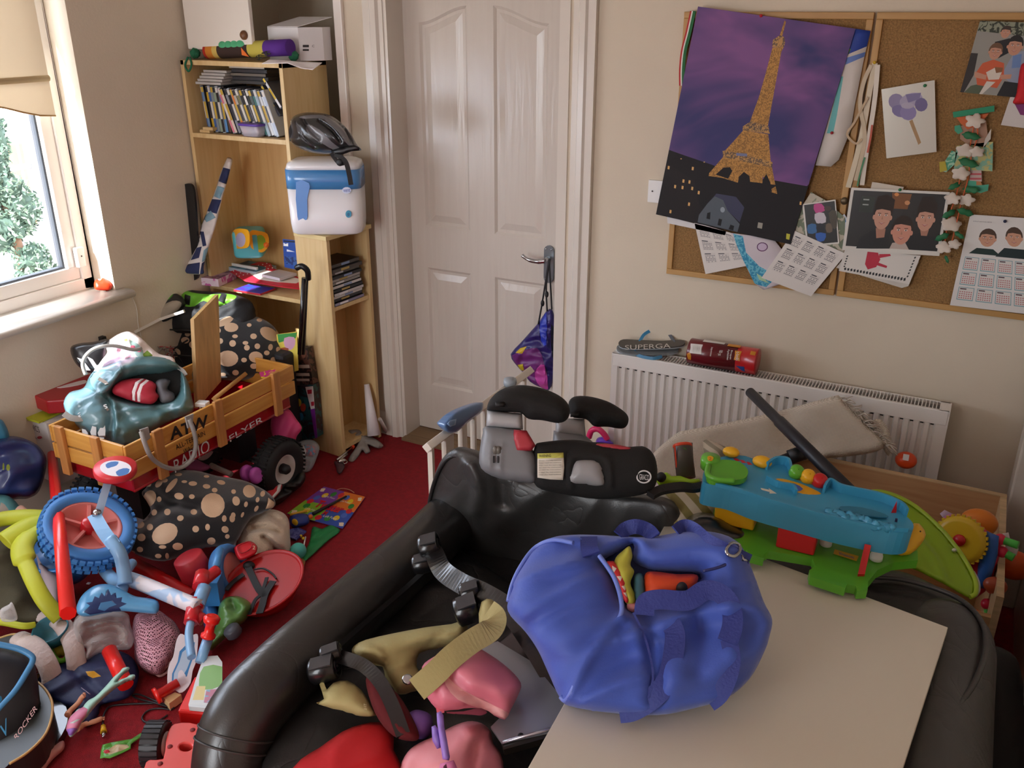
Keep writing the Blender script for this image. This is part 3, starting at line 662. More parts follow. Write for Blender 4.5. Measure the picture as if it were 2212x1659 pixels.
# helmet
hp=PL((-2.3,2.80,1.4),(.15,-1,.12))
HB=M('1c1d1f',.3,coat=.4); HG=M('68676a',.3,coat=.4)
t=thing('cycle_helmet','black and grey vented cycle helmet resting on the white and blue tub','helmet',tuple(at(700,328,z=1.29)))
shape(MB(),[(627,262),(638,249),(660,243),(690,244),(715,250),(740,268),(757,288),(768,308),(779,322),(765,325),(735,330),(705,333),(675,330),(650,322),(633,312),(626,300),(630,285)],hp,HB,.10,.03,step=.006,sm=4,decals=[
 ([(646,254),(665,249),(700,250),(722,263),(690,256),(660,257)],HG,3),([(663,270),(690,280),(715,305),(735,322),(718,322),(690,305),(668,290)],HG,3),([(700,258),(722,262),(745,285),(762,314),(750,312),(730,285)],HG,3),([(640,262),(650,275),(660,300),(690,320),(668,312),(648,295)],M('3d3d40',.3),3)],
 cre=[([(655,258),(668,278),(690,300)],.006,-.02),([(690,262),(715,280),(735,305)],.006,-.02),([(722,258),(745,280),(757,305)],.005,-.018),([(650,290),(680,318)],.005,-.012)]).build('shell',t)
shape(MB(),[(715,326),(740,318),(765,314),(781,324),(760,327),(735,334)],hp.off(.06),M('111113',.4),.008,.006,step=.01).build('visor',t)
mb=MB(); pc=cr([hp.hit(*q)+hp.n*.05 for q in((738,332),(752,340),(762,352),(768,375),(772,398))],5); mb.strap(pc,.018,.003,BLK); mb.strap(cr([hp.hit(*q)+hp.n*.045 for q in((728,330),(745,352),(760,350))],4),.015,.003,BLK); mb.ball(hp.hit(748,350)+hp.n*.05,(.016,.01,.014),BLK); mb.build('chin_strap',t)
mb=MB(); mb.strap(cr([hp.hit(*q) for q in((636,262),(628,280),(630,305))],4),.014,.008,M('2b2b2d',.4)); mb.build('rear_cradle',t)
# ================= WAGON =================
def V(px,py,z): return at(px,py,z=z)
def toC(p): return (CAM-Vector(p)).normalized()
def axis(p,ratio,rot=0):
    """axis of a disc seen as ellipse with minor/major=ratio, minor axis pointing up, tilted rot deg clockwise"""
    a=math.acos(ratio); r=math.radians(rot); return toC(p)*math.cos(a)+(RT*math.sin(r)+UP*math.cos(r))*math.sin(a)
PINE=M('d9a04c',.4,bump=.05,kind='woody',col2='c98c3c',coat=.2); PINX=M('d9a04c',.4,bump=.05,kind='woodh',col2='c98c3c',coat=.2); RED=M('a5101c',.25,coat=.5); RUB=M('1b1b1c',.7); WHITE=M('ececea',.4)
wx0,wx1,wy0,wy1,wz=-2.768,-2.385,1.79,2.64,.50
wg=thing('pull_wagon','red pull wagon with slatted wooden sides and fat black tyres','wagon',(-2.58,2.2,0))
tray=MB(); tray.bb((wx0+.02,wy0+.02,.315),(wx1-.02,wy1-.02,.33),RED)
for lo,hi in(((wx1-.03,wy0+.02,.315),(wx1-.018,wy1-.02,.385)),((wx0+.018,wy0+.02,.315),(wx0+.03,wy1-.02,.385)),((wx0+.02,wy0+.018,.315),(wx1-.02,wy0+.03,.385)),((wx0+.02,wy1-.03,.315),(wx1-.02,wy1-.018,.385))): tray.bb(lo,hi,RED)
tray.tube([(wx1-.022,wy0+.02,.318),(wx1-.022,wy1-.02,.318)],.007,RED); tr_=tray.build('tray',wg,bev=.004)
PS=xp(wx1-.0165)
text('RADIO',(374,995),(450,948),(378,1022),PS,WHITE,parent=wg); text('FLYER',(494,942),(566,898),(497,955),PS,WHITE,parent=wg)
def rail(lo,hi,m): MB().bb(lo,hi,m).build('side_rail',wg,bev=.003)
for z0,z1 in((.372,.430),(.437,.5)):
    rail((wx1-.012,wy0,z0),(wx1,wy1,z1),PINE); rail((wx0,wy0,z0),(wx0+.012,wy1,z1),PINE); rail((wx0+.013,wy0,z0),(wx1-.013,wy0+.012,z1),PINX); rail((wx0+.013,wy1-.012,z0),(wx1-.013,wy1,z1),PINX)
def stake(c,sx,sy): MB().bb((c[0]-sx,c[1]-sy,.325),(c[0]+sx,c[1]+sy,.512),M('c98a4a',.45,kind='woodv')).build('stake',wg,bev=.003)
for y in(1.92,2.205,2.52): stake((wx1+.008,y),.008,.019)
for x in(-2.70,-2.52): stake((x,wy0-.008),.019,.008)
PT=xp(wx1+.0006); INK=M('1a1612',.6)
text('ATW',(365,925),(448,895),(368,952),PT,INK,parent=wg,bold=.03); 
for i,(s_,a,b,c) in enumerate((('ALL-TERRAIN',(378,962),(441,930),(381,972)),('WAGON.',(395,971),(432,951),(397,982)))): text(s_,a,b,c,PT,INK,parent=wg)
for y,x in((2.45,-2.345),(2.45,-2.78),(1.95,-2.345),(1.95,-2.78)):
    if x>-2.5 and y<2: continue
    s_=1 if x>-2.5 else -1
    wh=MB().lathe([(.050,.012),(.062,-.038),(.100,-.045),(.118,-.03),(.125,-.008),(.125,.008),(.118,.03),(.100,.045),(.062,.038),(.050,.012)],(x,y,.125),(s_,0,0),RUB,40).build('tyre_wheel',wg)
    tb=MB()
    for k in range(44):
        a=2*pi*k/44
        for o in(-.02,.02): tb.box((x+o,y+.1245*math.cos(a),.125+.1245*math.sin(a)),(.03,.008,.006),RUB,Matrix.Rotation(a-pi/2,3,'X'))
    tb.build('tread',wh)
    MB().lathe([(.066,-.03),(.066,.034),(.058,.036),(.05,.02),(.03,.014),(.0,.014)],(x,y,.125),(s_,0,0),M('e2dcd6',.35),32).build('hub_disc',wh,'white hub')
    MB().lathe([(.0,.02),(.022,.02),(.02,.045),(.012,.055),(.0,.057)],(x,y,.125),(s_,0,0),BLK,20).build('axle_cap',wh)
MB().tube([(-2.78,2.45,.125),(-2.345,2.45,.125)],.01,BLK).build('axle',wg)
MB().bb((-2.62,2.40,.13),(-2.5,2.5,.315),BLK).build('axle_bracket',wg); MB().bb((-2.62,1.90,.13),(-2.5,2.0,.315),BLK).build('axle_bracket',wg)
# polka dot cushions
PK=M('0f0f12',.9,sheen=.5,bump=.2,bs=300); DOT=M('d6b595',.85,bump=.15,bs=200)
def dots(l): return [(circ(x,y,rx,ry,16,r),DOT,0) for x,y,rx,ry,r in l]
d1=[(493,774,22,17,0),(552,771,15,12,.1),(581,722,22,13,.5),(470,715,8,7,0),(500,708,15,10,0),(503,742,7,7,0),(530,741,6,4,0),(547,727,7,6,0),(533,751,6,6,0),(555,748,6,6,0),(527,777,6,5,0),(604,716,8,9,0),(600,755,5,6,0),(606,772,8,7,0),(477,737,6,6,0),(460,750,9,4,.8),(436,761,5,6,0),(440,775,7,6,0),(455,794,6,6,0),(509,804,7,6,0),(590,777,7,6,.3),(560,692,6,4,0),(532,690,8,4,0),(487,695,20,8,-.5),(575,762,6,5,0),(583,750,5,7,.2),(538,703,5,4,0),(508,727,6,4,0),(482,808,7,4,0),(548,790,8,6,0)]
shape(MB(),[(432,720),(455,695),(490,682),(530,680),(560,686),(588,702),(607,730),(614,765),(608,795),(590,806),(545,818),(500,822),(455,815),(432,805),(425,770)],vp(520,815,.40,.25),PK,.11,.06,step=.008,fold=(.006,7),zmin=.335,decals=dots(d1)).build('polka_dot_cushion',label='round black velvet cushion with beige dots sitting in the wagon',cat='cushion',group=None)
d2=[(459,1092,25,26,.2),(358,1152,29,21,-.5),(537,1062,14,14,.3),(324,1077,14,18,.4),(322,1047,6,5,0),(345,1046,10,6,-.8),(357,1039,7,5,0),(386,1026,8,4,0),(372,1050,19,6,-.9),(417,1046,9,5,0),(399,1042,6,3,0),(446,1030,6,3,0),(477,1043,9,5,.2),(446,1052,8,5,.1),(463,1060,6,5,0),(388,1073,10,7,.2),(345,1079,5,6,0),(363,1106,7,7,0),(391,1119,7,6,-.3),(415,1074,6,5,0),(419,1106,7,6,0),(334,1107,6,7,.6),(302,1133,11,8,0),(326,1138,7,7,0),(285,1153,5,7,.5),(308,1160,9,8,0),(353,1180,8,4,0),(385,1179,11,8,0),(423,1142,7,7,0),(448,1138,5,7,0),(304,1186,7,6,0),(362,1200,4,7,0),(343,1200,7,5,0),(485,1143,8,7,.6),(500,1120,6,8,0),(508,1083,8,10,-.2),(503,1063,5,5,0),(529,1090,4,6,.2),(566,1067,5,7,.5),(554,1080,4,6,.3),(502,1113,5,6,0),(483,1120,5,7,0),(456,1168,9,8,0),(552,1099,4,7,.5),(490,1158,5,5,0),(522,1112,3,6,.4),(276,1172,5,7,0),(287,1193,6,4,0)]
shape(MB(),[(312,1012),(330,1022),(370,1018),(420,1016),(470,1028),(520,1036),(560,1052),(588,1072),(594,1092),(570,1106),(545,1118),(528,1140),(510,1170),(480,1180),(450,1182),(420,1190),(380,1205),(345,1212),(300,1200),(276,1180),(282,1150),(305,1128),(325,1105),(318,1085),(306,1065),(318,1048)],vp(430,1185,.12,.55),PK,.10,.04,step=.008,fold=(.012,5),zmin=.04,decals=dots(d2)+[([(578,1075),(592,1085),(590,1096),(572,1100)],DOT,0)],cre=[([(330,1060),(360,1085),(420,1100)],.02,-.03),([(300,1140),(340,1110),(380,1090)],.02,-.025)]).build('polka_dot_cushion',label='black velvet cushion with beige dots slumped on the floor by the blue wheel',cat='cushion')
d3=[(400,735,9,7,0),(418,745,10,8,.3),(382,762,8,9,0),(405,722,6,5,0),(365,745,6,5,0)]
shape(MB(),[(345,700),(370,690),(405,695),(430,710),(445,745),(440,790),(410,800),(370,795),(345,770),(338,730)],PL((-2.85,2.74,.45),(.3,-.8,.5)),PK,.04,.03,step=.01,decals=dots(d3)).build('polka_dot_cushion',label='third black dotted cushion half hidden behind the upright wooden board',cat='cushion')
# upright chipboard plank + loose boards in wagon
pk=thing('shelf_plank','pale laminated plank standing upright in the wagon','plank',(-2.66,2.33,.335))
PF=PL((-2.66,2.35,.6),(.5,-1,.05)); 
A=[PF.hit(*q) for q in((411,690),(419,690),(427,885),(420,885))]; T1=[PF.hit(*q) for q in((415,625),(425,625),(425,690),(411,690))]
LAM=M('d8b27a',.45,kind='woodv'); CHIP=M('c9a468',.8,kind='chip',col2='5e3f22')
q0=[PF.hit(*q) for q in((411,690),(419,690),(427,882),(420,882))]; n_=-PF.n
dv=Vector((-.02,.16,.055))
mb=MB(); mb.add(q0+[v+dv for v in q0],[(0,1,2,3),(7,6,5,4),(1,5,6,2),(0,3,7,4),(2,6,7,3)],LAM); mb.add([q0[0],q0[1],q0[1]+dv,q0[0]+dv],[(0,1,2,3)],CHIP)
tp=[PF.hit(411,690),PF.hit(420,690),PF.hit(425,625)+dv,PF.hit(415,625)+dv]
mb.build('plank_body',pk)
bm_=xp(-2.52)
mb=MB(); a0,a1=V(462,862,.47),V(530,808,.47); mb.tube([a0+Vector((0,0,.0)),a1],.011,M('c99555',.5,kind='woody'),4); mb.build('wooden_stick',label='loose wooden slat lying diagonally inside the wagon',cat='stick')
mb=MB(); mb.strap([V(290,718,.60),V(345,690,.62),V(398,672,.66)],.012,.012,M('d9d2c6',.5)); mb.build('curtain_rail',label='thin white metal rail poking up behind the blue sports bag',cat='rail')
# black wire frames
mb=MB(); BW=M('141414',.5)
for a,b in(((320,745),(352,690)),((320,745),(335,790)),((330,710),(420,715)),((350,770),(405,735)),((360,735),(400,790)),((345,765),(420,770)),((325,700),(322,760))): mb.tube([at(*a,y=2.62),at(*b,y=2.6)],.004,BW,6)
mb.build('wire_rack',label='tangle of black wire rack behind the polka dot cushions',cat='wire rack')
mb=MB(); random.seed(7)
for k in range(7): 
    p=[at(335+random.uniform(0,50),745+random.uniform(0,45),y=2.55+random.uniform(-.03,.03)) for _ in range(5)]; mb.tube(cr(p,6),.0022,M(['9b8d85','b23a3a','8a7c74'][k%3],.5),5)
mb.build('cable_tangle',label='tangle of thin brown and red cables beside the pink top',cat='cables',kind=None)
# clear bottle and white plug in wagon
mb=MB(); c=V(438,855,.38); mb.lathe([(.0,0),(.028,0),(.03,.03),(.03,.10),(.02,.13),(.016,.15)],c,(0,0,1),M('2d3a36',.1,alpha=.8),20); mb.build('dark_bottle',label='dark bottle standing in the wagon beside the upright plank',cat='bottle')
MB().box(V(437,872,.46),(.045,.035,.016),WHITE,rotz(.3)).build('white_charger',label='white charger block lying between plank and dotted cushion',cat='charger',bev=.003)
MB().tube(cr([V(432,870,.45),V(432,885,.42),V(425,895,.40)],4),.003,WHITE).build('charger_lead',label='white lead hanging from the charger block in the wagon',cat='cable')
# shade sheet book in wagon
shape(MB(),[(560,806),(585,800),(600,795),(612,800),(590,812),(565,818)],vp(585,812,.45,.6),M('d23b8c',.4,kind='patch',vs=30,col2='e8d43a'),.004,.004,step=.02,flat=True,sm=0).build('picture_book',label='pink and yellow book lying under the dotted cushion in the wagon',cat='book')
# picture with cartoon dog behind wagon
P=PL((-2.44,2.78,.5),(.15,-1,.12)); 
shape(MB(),[(598,722),(642,716),(645,800),(605,812)],P,M('e8d35a',.45),.003,.003,step=.03,flat=True,sm=0,decals=[([(600,722),(642,718),(640,730),(603,740)],M('3f9a4a',.5)),([(615,730),(636,728),(638,745),(628,756),(616,748)],M('d9a7c2',.5),2),([(606,752),(624,752),(620,770),(608,768)],M('a5522e',.5),2),([(612,778),(628,775),(626,790),(612,792)],M('e59ac0',.5),2)]).build('picture_card',label='bright green and yellow picture card standing behind the wagon',cat='card')
# ---- stuff behind: sports bag green/black
BG=M('1c1d1f',.75,bump=.2,bs=200); 
shape(MB(),[(350,640),(380,625),(430,628),(480,632),(520,640),(545,655),(552,690),(548,720),(500,730),(450,720),(400,720),(350,715),(335,690)],PL((-2.75,2.72,.55),(.2,-1,.7)),BG,.07,.06,step=.012,fold=(.02,9,1.5,.4),decals=[([(368,622),(380,640),(395,660),(420,662),(440,650),(470,662),(500,650),(510,640),(490,635),(450,636),(415,632),(390,622)],M('6bb52e',.5),3),([(400,636),(412,640),(410,660),(398,656)],BG,0),([(478,634),(490,636),(484,656),(470,650)],BG,0)],cre=[([(380,640),(440,668),(500,655)],.01,-.02)]).build('sports_bag',label='black and lime green sports bag piled in the bottom of the tall bookcase',cat='bag')
shape(MB(),[(317,668),(330,648),(352,640),(372,632),(392,640),(400,655),(388,668),(366,690),(345,700),(326,688)],PL((-2.86,2.66,.6),(.3,-1,.7)),M('262728',.6),.05,.04,step=.008,fold=(.006,14),decals=[([(340,668),(372,650),(392,655),(380,675),(352,690),(338,685)],M('9a8d7c',.8),3),([(362,620),(350,640),(356,652),(372,640),(376,628)],M('4f9a2a',.6),2)]).build('baseball_cap',label='black and khaki cap lying on the green and black bag',cat='cap')
shape(MB(),[(152,752),(170,742),(205,738),(232,732),(240,745),(235,780),(228,805),(205,808),(180,800),(160,780)],PL((-2.93,2.03,.6),(.8,-.6,.5)),M('1a1b1e',.35,coat=.3),.05,.05,step=.01,decals=[([(166,772),(178,776),(196,800),(186,800)],WHITE,0),([(188,770),(200,776),(214,796),(204,796)],M('e6dce0',.4),0)],cre=[([(160,750),(200,748),(235,740)],.008,.01)]).build('hockey_helmet',label='black helmet with white flashes against the wall under the sill',cat='helmet')
MB().bb(V(222,737,.62)-Vector((.01,.01,.03)),V(222,737,.62)+Vector((.012,.01,.02)),BLK).build('black_buckle',label='black buckle sticking up behind the black helmet',cat='buckle')
t=thing('red_toolbox','flat red plastic case with a white swoosh behind the wagon','case',tuple(V(70,868,.45)))
a,b,c,d=[Vector((*V(*q,.50).xy,.50)) for q in((65,848),(160,808),(190,822),(160,862))]
pts=[V(65,850,.5),V(100,866,.5),V(215,858,.5),V(215,806,.5),V(150,811,.5)]
MB().prism([p-Vector((0,0,.055)) for p in pts],(0,0,.055),M('a81822',.4)).build('case_body',t,bev=.006)
sheet([(123,838),(170,824),(185,822),(185,828),(150,836)],zp(.5005),M('e9dfe0',.4),sm=2).build('white_swoosh',t)
t=thing('massager_box','white cardboard massager box with grey lettering beside the wagon','box',tuple(V(60,960,.2)))
bx=[V(33,890,.42),V(100,915,.42)]; u_=(bx[1]-bx[0]); dpt=Vector((-u_.y,u_.x,0)).normalized()*.22
mb=MB().prism([bx[0],bx[1],bx[1]+dpt,bx[0]+dpt],(0,0,-.26),M('d9d5d4',.5)); mb.build('carton',t)
P=PL(bx[0]+(0*dpt),(u_.y,-u_.x,0)).off(.0008)
text('HOMEDICS',(41,905),(84,922),(44,918),P,M('58565c',.5),parent=t); text('swedish style',(44,929),(80,944),(46,936),P,M('6a5560',.5),parent=t); sheet(circ(86,945,5,3),P,M('b0344a',.5)).build('red_badge',t)
shape(MB(),[(33,889),(72,874),(95,874),(130,884),(132,890),(106,902),(84,912),(60,905)],zp(.428),M('b3b82a',.5),.002,.008,step=.02,flat=True,sm=0).build('lime_folder',label='lime green cardboard folder lying on the white massager box',cat='folder')
shape(MB(),[(90,874),(132,868),(136,884),(112,882)],zp(.44),M('8d8a88',.5),.004,.002,step=.02,flat=True,sm=2).build('grey_slipper',label='small grey shoe sole poking out above the lime folder',cat='shoe')
# pink top and cream tote
shape(MB(),[(208,815),(196,800),(205,775),(214,755),(222,745),(235,735),(255,722),(275,716),(292,722),(310,735),(325,750),(345,765),(372,772),(378,788),(350,800),(320,800),(290,802),(262,790),(240,800),(225,818)],PL(V(215,812,.56),(.75,-.8,.7)),M('f0e0d8',.8),.05,.03,step=.008,fold=(.012,12,2,.8),zmin=.345,decals=[([(222,800),(232,770),(245,750),(262,742),(280,748),(290,770),(262,785),(238,800)],M('f2bfd2',.8),3),([(280,735),(300,745),(312,768),(296,770),(285,752)],M('9fbab2',.7),2),(circ(287,750,5,4),M('d8647c',.7)),(circ(300,757,5,4),M('d8647c',.7)),(circ(272,735,4,3),M('8f8f3c',.7)),([(308,765),(318,757),(330,768),(312,775)],M('7a9a38',.7))]).build('child_shirt',label='pale pink and cream child\'s top spilling from the blue sports bag',cat='clothes')
# red kit bag
# ---- blue sports bag with trefoil
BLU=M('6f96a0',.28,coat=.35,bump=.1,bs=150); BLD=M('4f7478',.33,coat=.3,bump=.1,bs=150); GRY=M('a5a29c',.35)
sb=thing('holdall','pale blue shiny holdall with three leaf emblem and grey handles on the wagon','bag',tuple(V(290,940,.36)))
bp=vp(270,955,.38,.35)
bo=[(137,872),(150,848),(180,838),(192,815),(205,800),(230,790),(250,782),(275,772),(305,768),(335,768),(365,775),(385,788),(397,806),(408,830),(415,860),(420,880),(410,895),(380,905),(340,925),(300,955),(272,970),(245,962),(200,945),(170,925),(148,900)]
BH=[(243,850),(262,828),(300,812),(350,808),(384,800),(388,815),(386,845),(372,862),(340,870),(300,868),(262,860)]
shape(MB(),[(230,850),(262,815),(300,800),(384,790),(398,815),(392,850),(340,885),(262,872)],bp.off(.015),M('15191a',.8),.01,.01,step=.015).build('lining',sb)
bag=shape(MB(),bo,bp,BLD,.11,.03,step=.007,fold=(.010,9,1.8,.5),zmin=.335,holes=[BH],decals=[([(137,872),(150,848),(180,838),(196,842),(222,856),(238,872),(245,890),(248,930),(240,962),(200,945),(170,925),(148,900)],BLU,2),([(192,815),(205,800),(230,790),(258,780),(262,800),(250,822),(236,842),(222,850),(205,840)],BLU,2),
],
 cre=[([(237,856),(250,880),(252,920),(244,962)],.008,.012),([(222,850),(238,835),(262,795)],.012,.02),([(240,862),(300,880),(372,868),(388,840)],.006,.012),([(260,885),(300,930)],.02,-.02),([(340,885),(380,900)],.02,-.02),([(232,865),(240,900),(238,950)],.014,-.03)])
bag.build('body',sb)
bq=bp.off(.085)
for a in([(177,928),(183,926),(190,938),(180,936)],[(205,910),(201,922),(196,932),(197,938),(208,940),(210,925)],[(227,920),(217,926),(212,940),(223,942),(227,932)]): pass
EM=M('e9eef0',.4)
for q in([(205,909),(199,922),(195,934),(197,940),(208,941),(208,922)],[(177,927),(178,936),(190,940),(190,936),(185,929)],[(227,920),(216,926),(211,936),(213,942),(227,942),(228,930)],[(184,943),(200,944),(225,946),(225,949),(200,947)],[(188,948),(204,950),(225,952),(225,955),(205,953)]): shape(MB(),q,bq,EM,.004,.012,step=.01,flat=True,sm=0).build('emblem_leaf',sb)
text('adidas',(166,888),(229,868),(170,902),bq.off(.006),EM,parent=sb)
shape(MB(),[(243,838),(262,822),(300,817),(325,822),(338,832),(336,845),(343,856),(330,872),(300,870),(262,858),(245,850)],bp.off(.055),M('b02438',.6),.03,.03,step=.008,fold=(.004,14),decals=[([(285,846),(292,826),(305,818),(312,818),(298,830),(292,848),(292,866),(286,864)],M('ece2e0',.6),0),([(296,848),(303,830),(316,820),(322,822),(308,834),(303,850),(303,868),(297,867)],M('ece2e0',.6),0)]).build('red_garment',label='rolled red garment with two white stripes inside the blue holdall',cat='clothes')
shape(MB(),[(336,826),(350,818),(368,822),(362,840),(376,850),(374,866),(350,870),(340,850)],bp.off(.045),M('57565a',.6),.02,.02,step=.008,fold=(.004,20)).build('grey_garment',label='dark grey garment tucked behind the red striped garment',cat='clothes')
mb=MB(); mb.tube(cr([bp.hit(188,822)+bp.n*.05,bp.hit(183,805)+bp.n*.07,bp.hit(192,790)+bp.n*.09,bp.hit(215,777)+bp.n*.1,bp.hit(250,773)+bp.n*.1,bp.hit(290,776)+bp.n*.08,bp.hit(306,768)+bp.n*.06],5),.007,GRY); mb.build('handle',sb)
mb=MB(); hp_=[(305,932),(312,955),(325,985),(345,1003),(370,1012),(395,1008),(415,990),(423,960),(418,930),(408,905)]
mb.tube(cr([at(px,py,x=-2.36+.012*math.sin(i)) for i,(px,py) in enumerate(hp_)],5),.008,GRY); mb.build('handle',sb)
mb=MB()
for q in(((300,928),(318,922),(323,945),(310,956)),((398,900),(416,893),(414,915),(404,925))): 
    p=[at(a,b,x=-2.362) for a,b in q]; mb.prism(p,(.006,0,0),GRY)
mb.build('handle_tab',sb,bev=.001)
mb=MB().strap(cr([bq.hit(*q) for q in((138,893),(155,903),(180,903),(215,890),(232,880))],4),.022,.004,GRY); mb.build('side_strap',sb)
mb=MB().strap(cr([bp.hit(*q)+bp.n*.11 for q in((219,845),(233,853),(236,858))],4),.012,.006,M('c9cbc8',.2,.9)); mb.build('zip_pull',sb)
mb=MB().strap(cr([bp.hit(*q)+bp.n*.03 for q in((383,800),(395,808),(402,818))],4),.014,.006,GRY); mb.build('end_tab',sb)
# ---- boxes right of wagon
def upbox(name,tl,tr,z,h,d,m,label,cat,dec=None,side=None):
    a,b=V(*tl,z),V(*tr,z); u=(b-a); dp=Vector((-u.y,u.x,0)).normalized()*d
    mb=MB().prism([a,b,b+dp,a+dp],(0,0,-h),m)
    if side: mb.prism([b,b+dp,b+dp-Vector((0,0,h)),b-Vector((0,0,h))],(.001,0,0),side)
    o=mb.build(name,label=label,cat=cat); return o,PL(a,(u.y,-u.x,0)).off(.0007)
DKB=M('2b2324',.4,kind='patch',vs=26,col2='6a4a40')
yb=2.80
t=thing('dark_toy_box','tall dark printed toy box standing beside the narrow shelf unit','box',tuple(at(655,830,y=yb)))
P=yp(yb); cor=[P.hit(*q) for q in((634,752),(664,752),(677,832),(634,832))]
MB().prism(cor,(0,.035,0),DKB).build('carton',t)
for a,b in((788,795),(806,812),(818,823)): sheet([(640,a),(668,a),(669,b),(640,b)],P.off(.001),M('c9bcb4',.5)).build('printed_panel',t)
text('BRAND',(640,808),(668,808),(640,816),P.off(.002),M('e0e0e0',.5),parent=t,name='lettering') if 0 else None
sheet(circ(656,765,5,9),P.off(.001),M('8c5b4a',.5)).build('printed_figure',t)
t=thing('bright_toy_box','toy box with white and purple edges standing below the dark printed box','box',tuple(at(655,950,y=2.79)))
P=yp(2.79); MB().prism([P.hit(*q) for q in((635,834),(676,832),(686,945),(645,955))],(0,.04,0),M('2a1f2c',.35,kind='patch',vs=20,col2='20545a')).build('carton',t)
sheet([(660,836),(676,834),(680,882),(672,884)],P.off(.001),M('e3dede',.5),decals=[([(664,842),(674,841),(674,850),(665,851)],M('b8243c',.5)),([(672,868),(679,867),(679,876),(673,877)],M('b8243c',.5))]).build('white_panel',t)
sheet([(671,884),(680,883),(686,945),(681,947)],P.off(.001),M('7a2a9a',.4)).build('purple_edge',t)
for x,y,c in((645,870,'c8a52a'),(650,900,'3a7fa8'),(655,880,'b8452a'),(648,925,'4a9a5a')): sheet(circ(x,y,6,9,9),P.off(.001),M(c,.4)).build('printed_creature',t)
# pink bag & toy packaging
shape(MB(),[(588,895),(605,880),(625,885),(640,905),(652,925),(640,945),(636,970),(615,985),(598,960),(585,930)],PL((-2.36,2.62,.15),(.2,-1,.5)),M('d8447c',.55),.03,.03,step=.01,fold=(.01,12,2,1.2)).build('pink_carrier',label='bright pink plastic bag hanging between wagon and toy boxes',cat='bag')
t=thing('toy_packet','torn clear toy packet with pink, blue and white card on the floor','packet',tuple(V(665,1000,0)))
shape(MB(),[(632,968),(650,952),(675,950),(690,965),(684,990),(672,1015),(655,1022),(640,1005)],vp(658,1018,.005,.5),M('c8d4dc',.1,kind='film',alpha=.35),.04,.03,step=.008,fold=(.008,18),zmin=.003).build('clear_film',t)
shape(MB(),[(640,978),(655,962),(662,975),(652,1000),(642,1008)],vp(655,1010,.012,.5),M('ded5da',.5),.006,.004,flat=True,sm=0,step=.02).build('white_card',t)
shape(MB(),[(655,965),(676,955),(686,965),(676,985),(660,980)],vp(668,1000,.012,.45),M('c8506a',.4,kind='patch',vs=30,col2='4a86b8'),.01,.006,step=.01).build('printed_card',t)
shape(MB(),[(625,970),(640,960),(648,975),(640,995),(628,992)],vp(636,1000,.005,.4),M('4a66b8',.5),.02,.02,step=.01,zmin=.003).build('blue_cloth',label='blue cloth scrap beside the torn clear toy packet',cat='cloth')
# black bag below wheel
shape(MB(),[(520,1075),(540,1060),(580,1052),(620,1040),(645,1010),(660,1025),(655,1045),(632,1065),(600,1090),(560,1098),(530,1092)],vp(590,1090,.01,.7),M('151517',.35),.045,.02,step=.008,fold=(.02,12,1.5),zmin=.003).build('black_bin_bag',label='crumpled black plastic bag on the floor under the wagon wheel',cat='bag')
shape(MB(),[(560,1050),(585,1048),(608,1046),(606,1060),(590,1078),(572,1072)],vp(590,1078,.05,.6),M('c42a30',.6),.02,.02,step=.006,decals=[([(600,1046),(608,1046),(606,1060),(590,1078),(585,1075),(598,1060)],WHITE,0)]).build('red_hat',label='small red and white paper hat beside the black plastic bag',cat='hat')
t=thing('pink_headphones','pair of pink toy ear cups leaning on the dotted floor cushion','toy',tuple(V(545,1050,.08)))
for c,rt in(((534,1022),.45),((553,1027),.6)):
    p=V(*c,.16); ax=(RT*.85+toC(p)*.45+UP*.1).normalized(); MB().lathe([(.012,-.012),(.03,-.012),(.034,0),(.030,.01),(.020,.012),(.0,.008)],p,ax,M('c85cc0',.35),24).build('ear_cup',t)
shape(MB(),[(560,1020),(575,1010),(588,1020),(580,1035),(565,1036)],vp(572,1035,.12,.3),M('d8407a',.9),.02,.02,step=.006,fold=(.02,40)).build('pink_pompom',label='bright pink fluffy pompom next to the pink ear cups',cat='pompom')
shape(MB(),[(388,1000),(400,988),(420,990),(440,1000),(455,1008),(440,1018),(410,1018)],vp(420,1018,.14,.4),M('c46aa0',.6),.02,.02,step=.008,zmin=.1).build('pink_toy_shoe',label='pink doll shoe wedged under the wagon side',cat='toy')
MB().tube([V(455,1005,.12),V(500,1025,.10)],.012,M('cfc9c4',.5),8).build('white_tube',label='white cardboard tube lying under the wagon',cat='tube')
# suitcase handle
t=thing('trolley_suitcase','black suitcase with tall extended handle in front of the bookcases','suitcase',(-2.42,2.72,0))
hx=at(655,760,y=2.72); top_=at(652,580,y=2.72); rr_=at(668,585,y=2.72)
mb=MB(); mb.tube([at(648,765,y=2.72),at(657,600,y=2.72)],.010,M('0e0e10',.2,coat=.5),8); mb.tube([at(655,765,y=2.74),at(662,605,y=2.74)],.008,M('2a2a2c',.3),8); mb.build('telescopic_pole',t)
mb=MB(); mb.tube(cr([at(641,579,y=2.70),at(652,575,y=2.70),at(664,585,y=2.71),at(666,603,y=2.72)],4),.012,M('101012',.35),10); mb.build('grip',t)
MB().bb((-2.60,2.70,.02),(-2.49,2.78,.50),M('1b1b20',.6)).build('case_body',t,bev=.02)
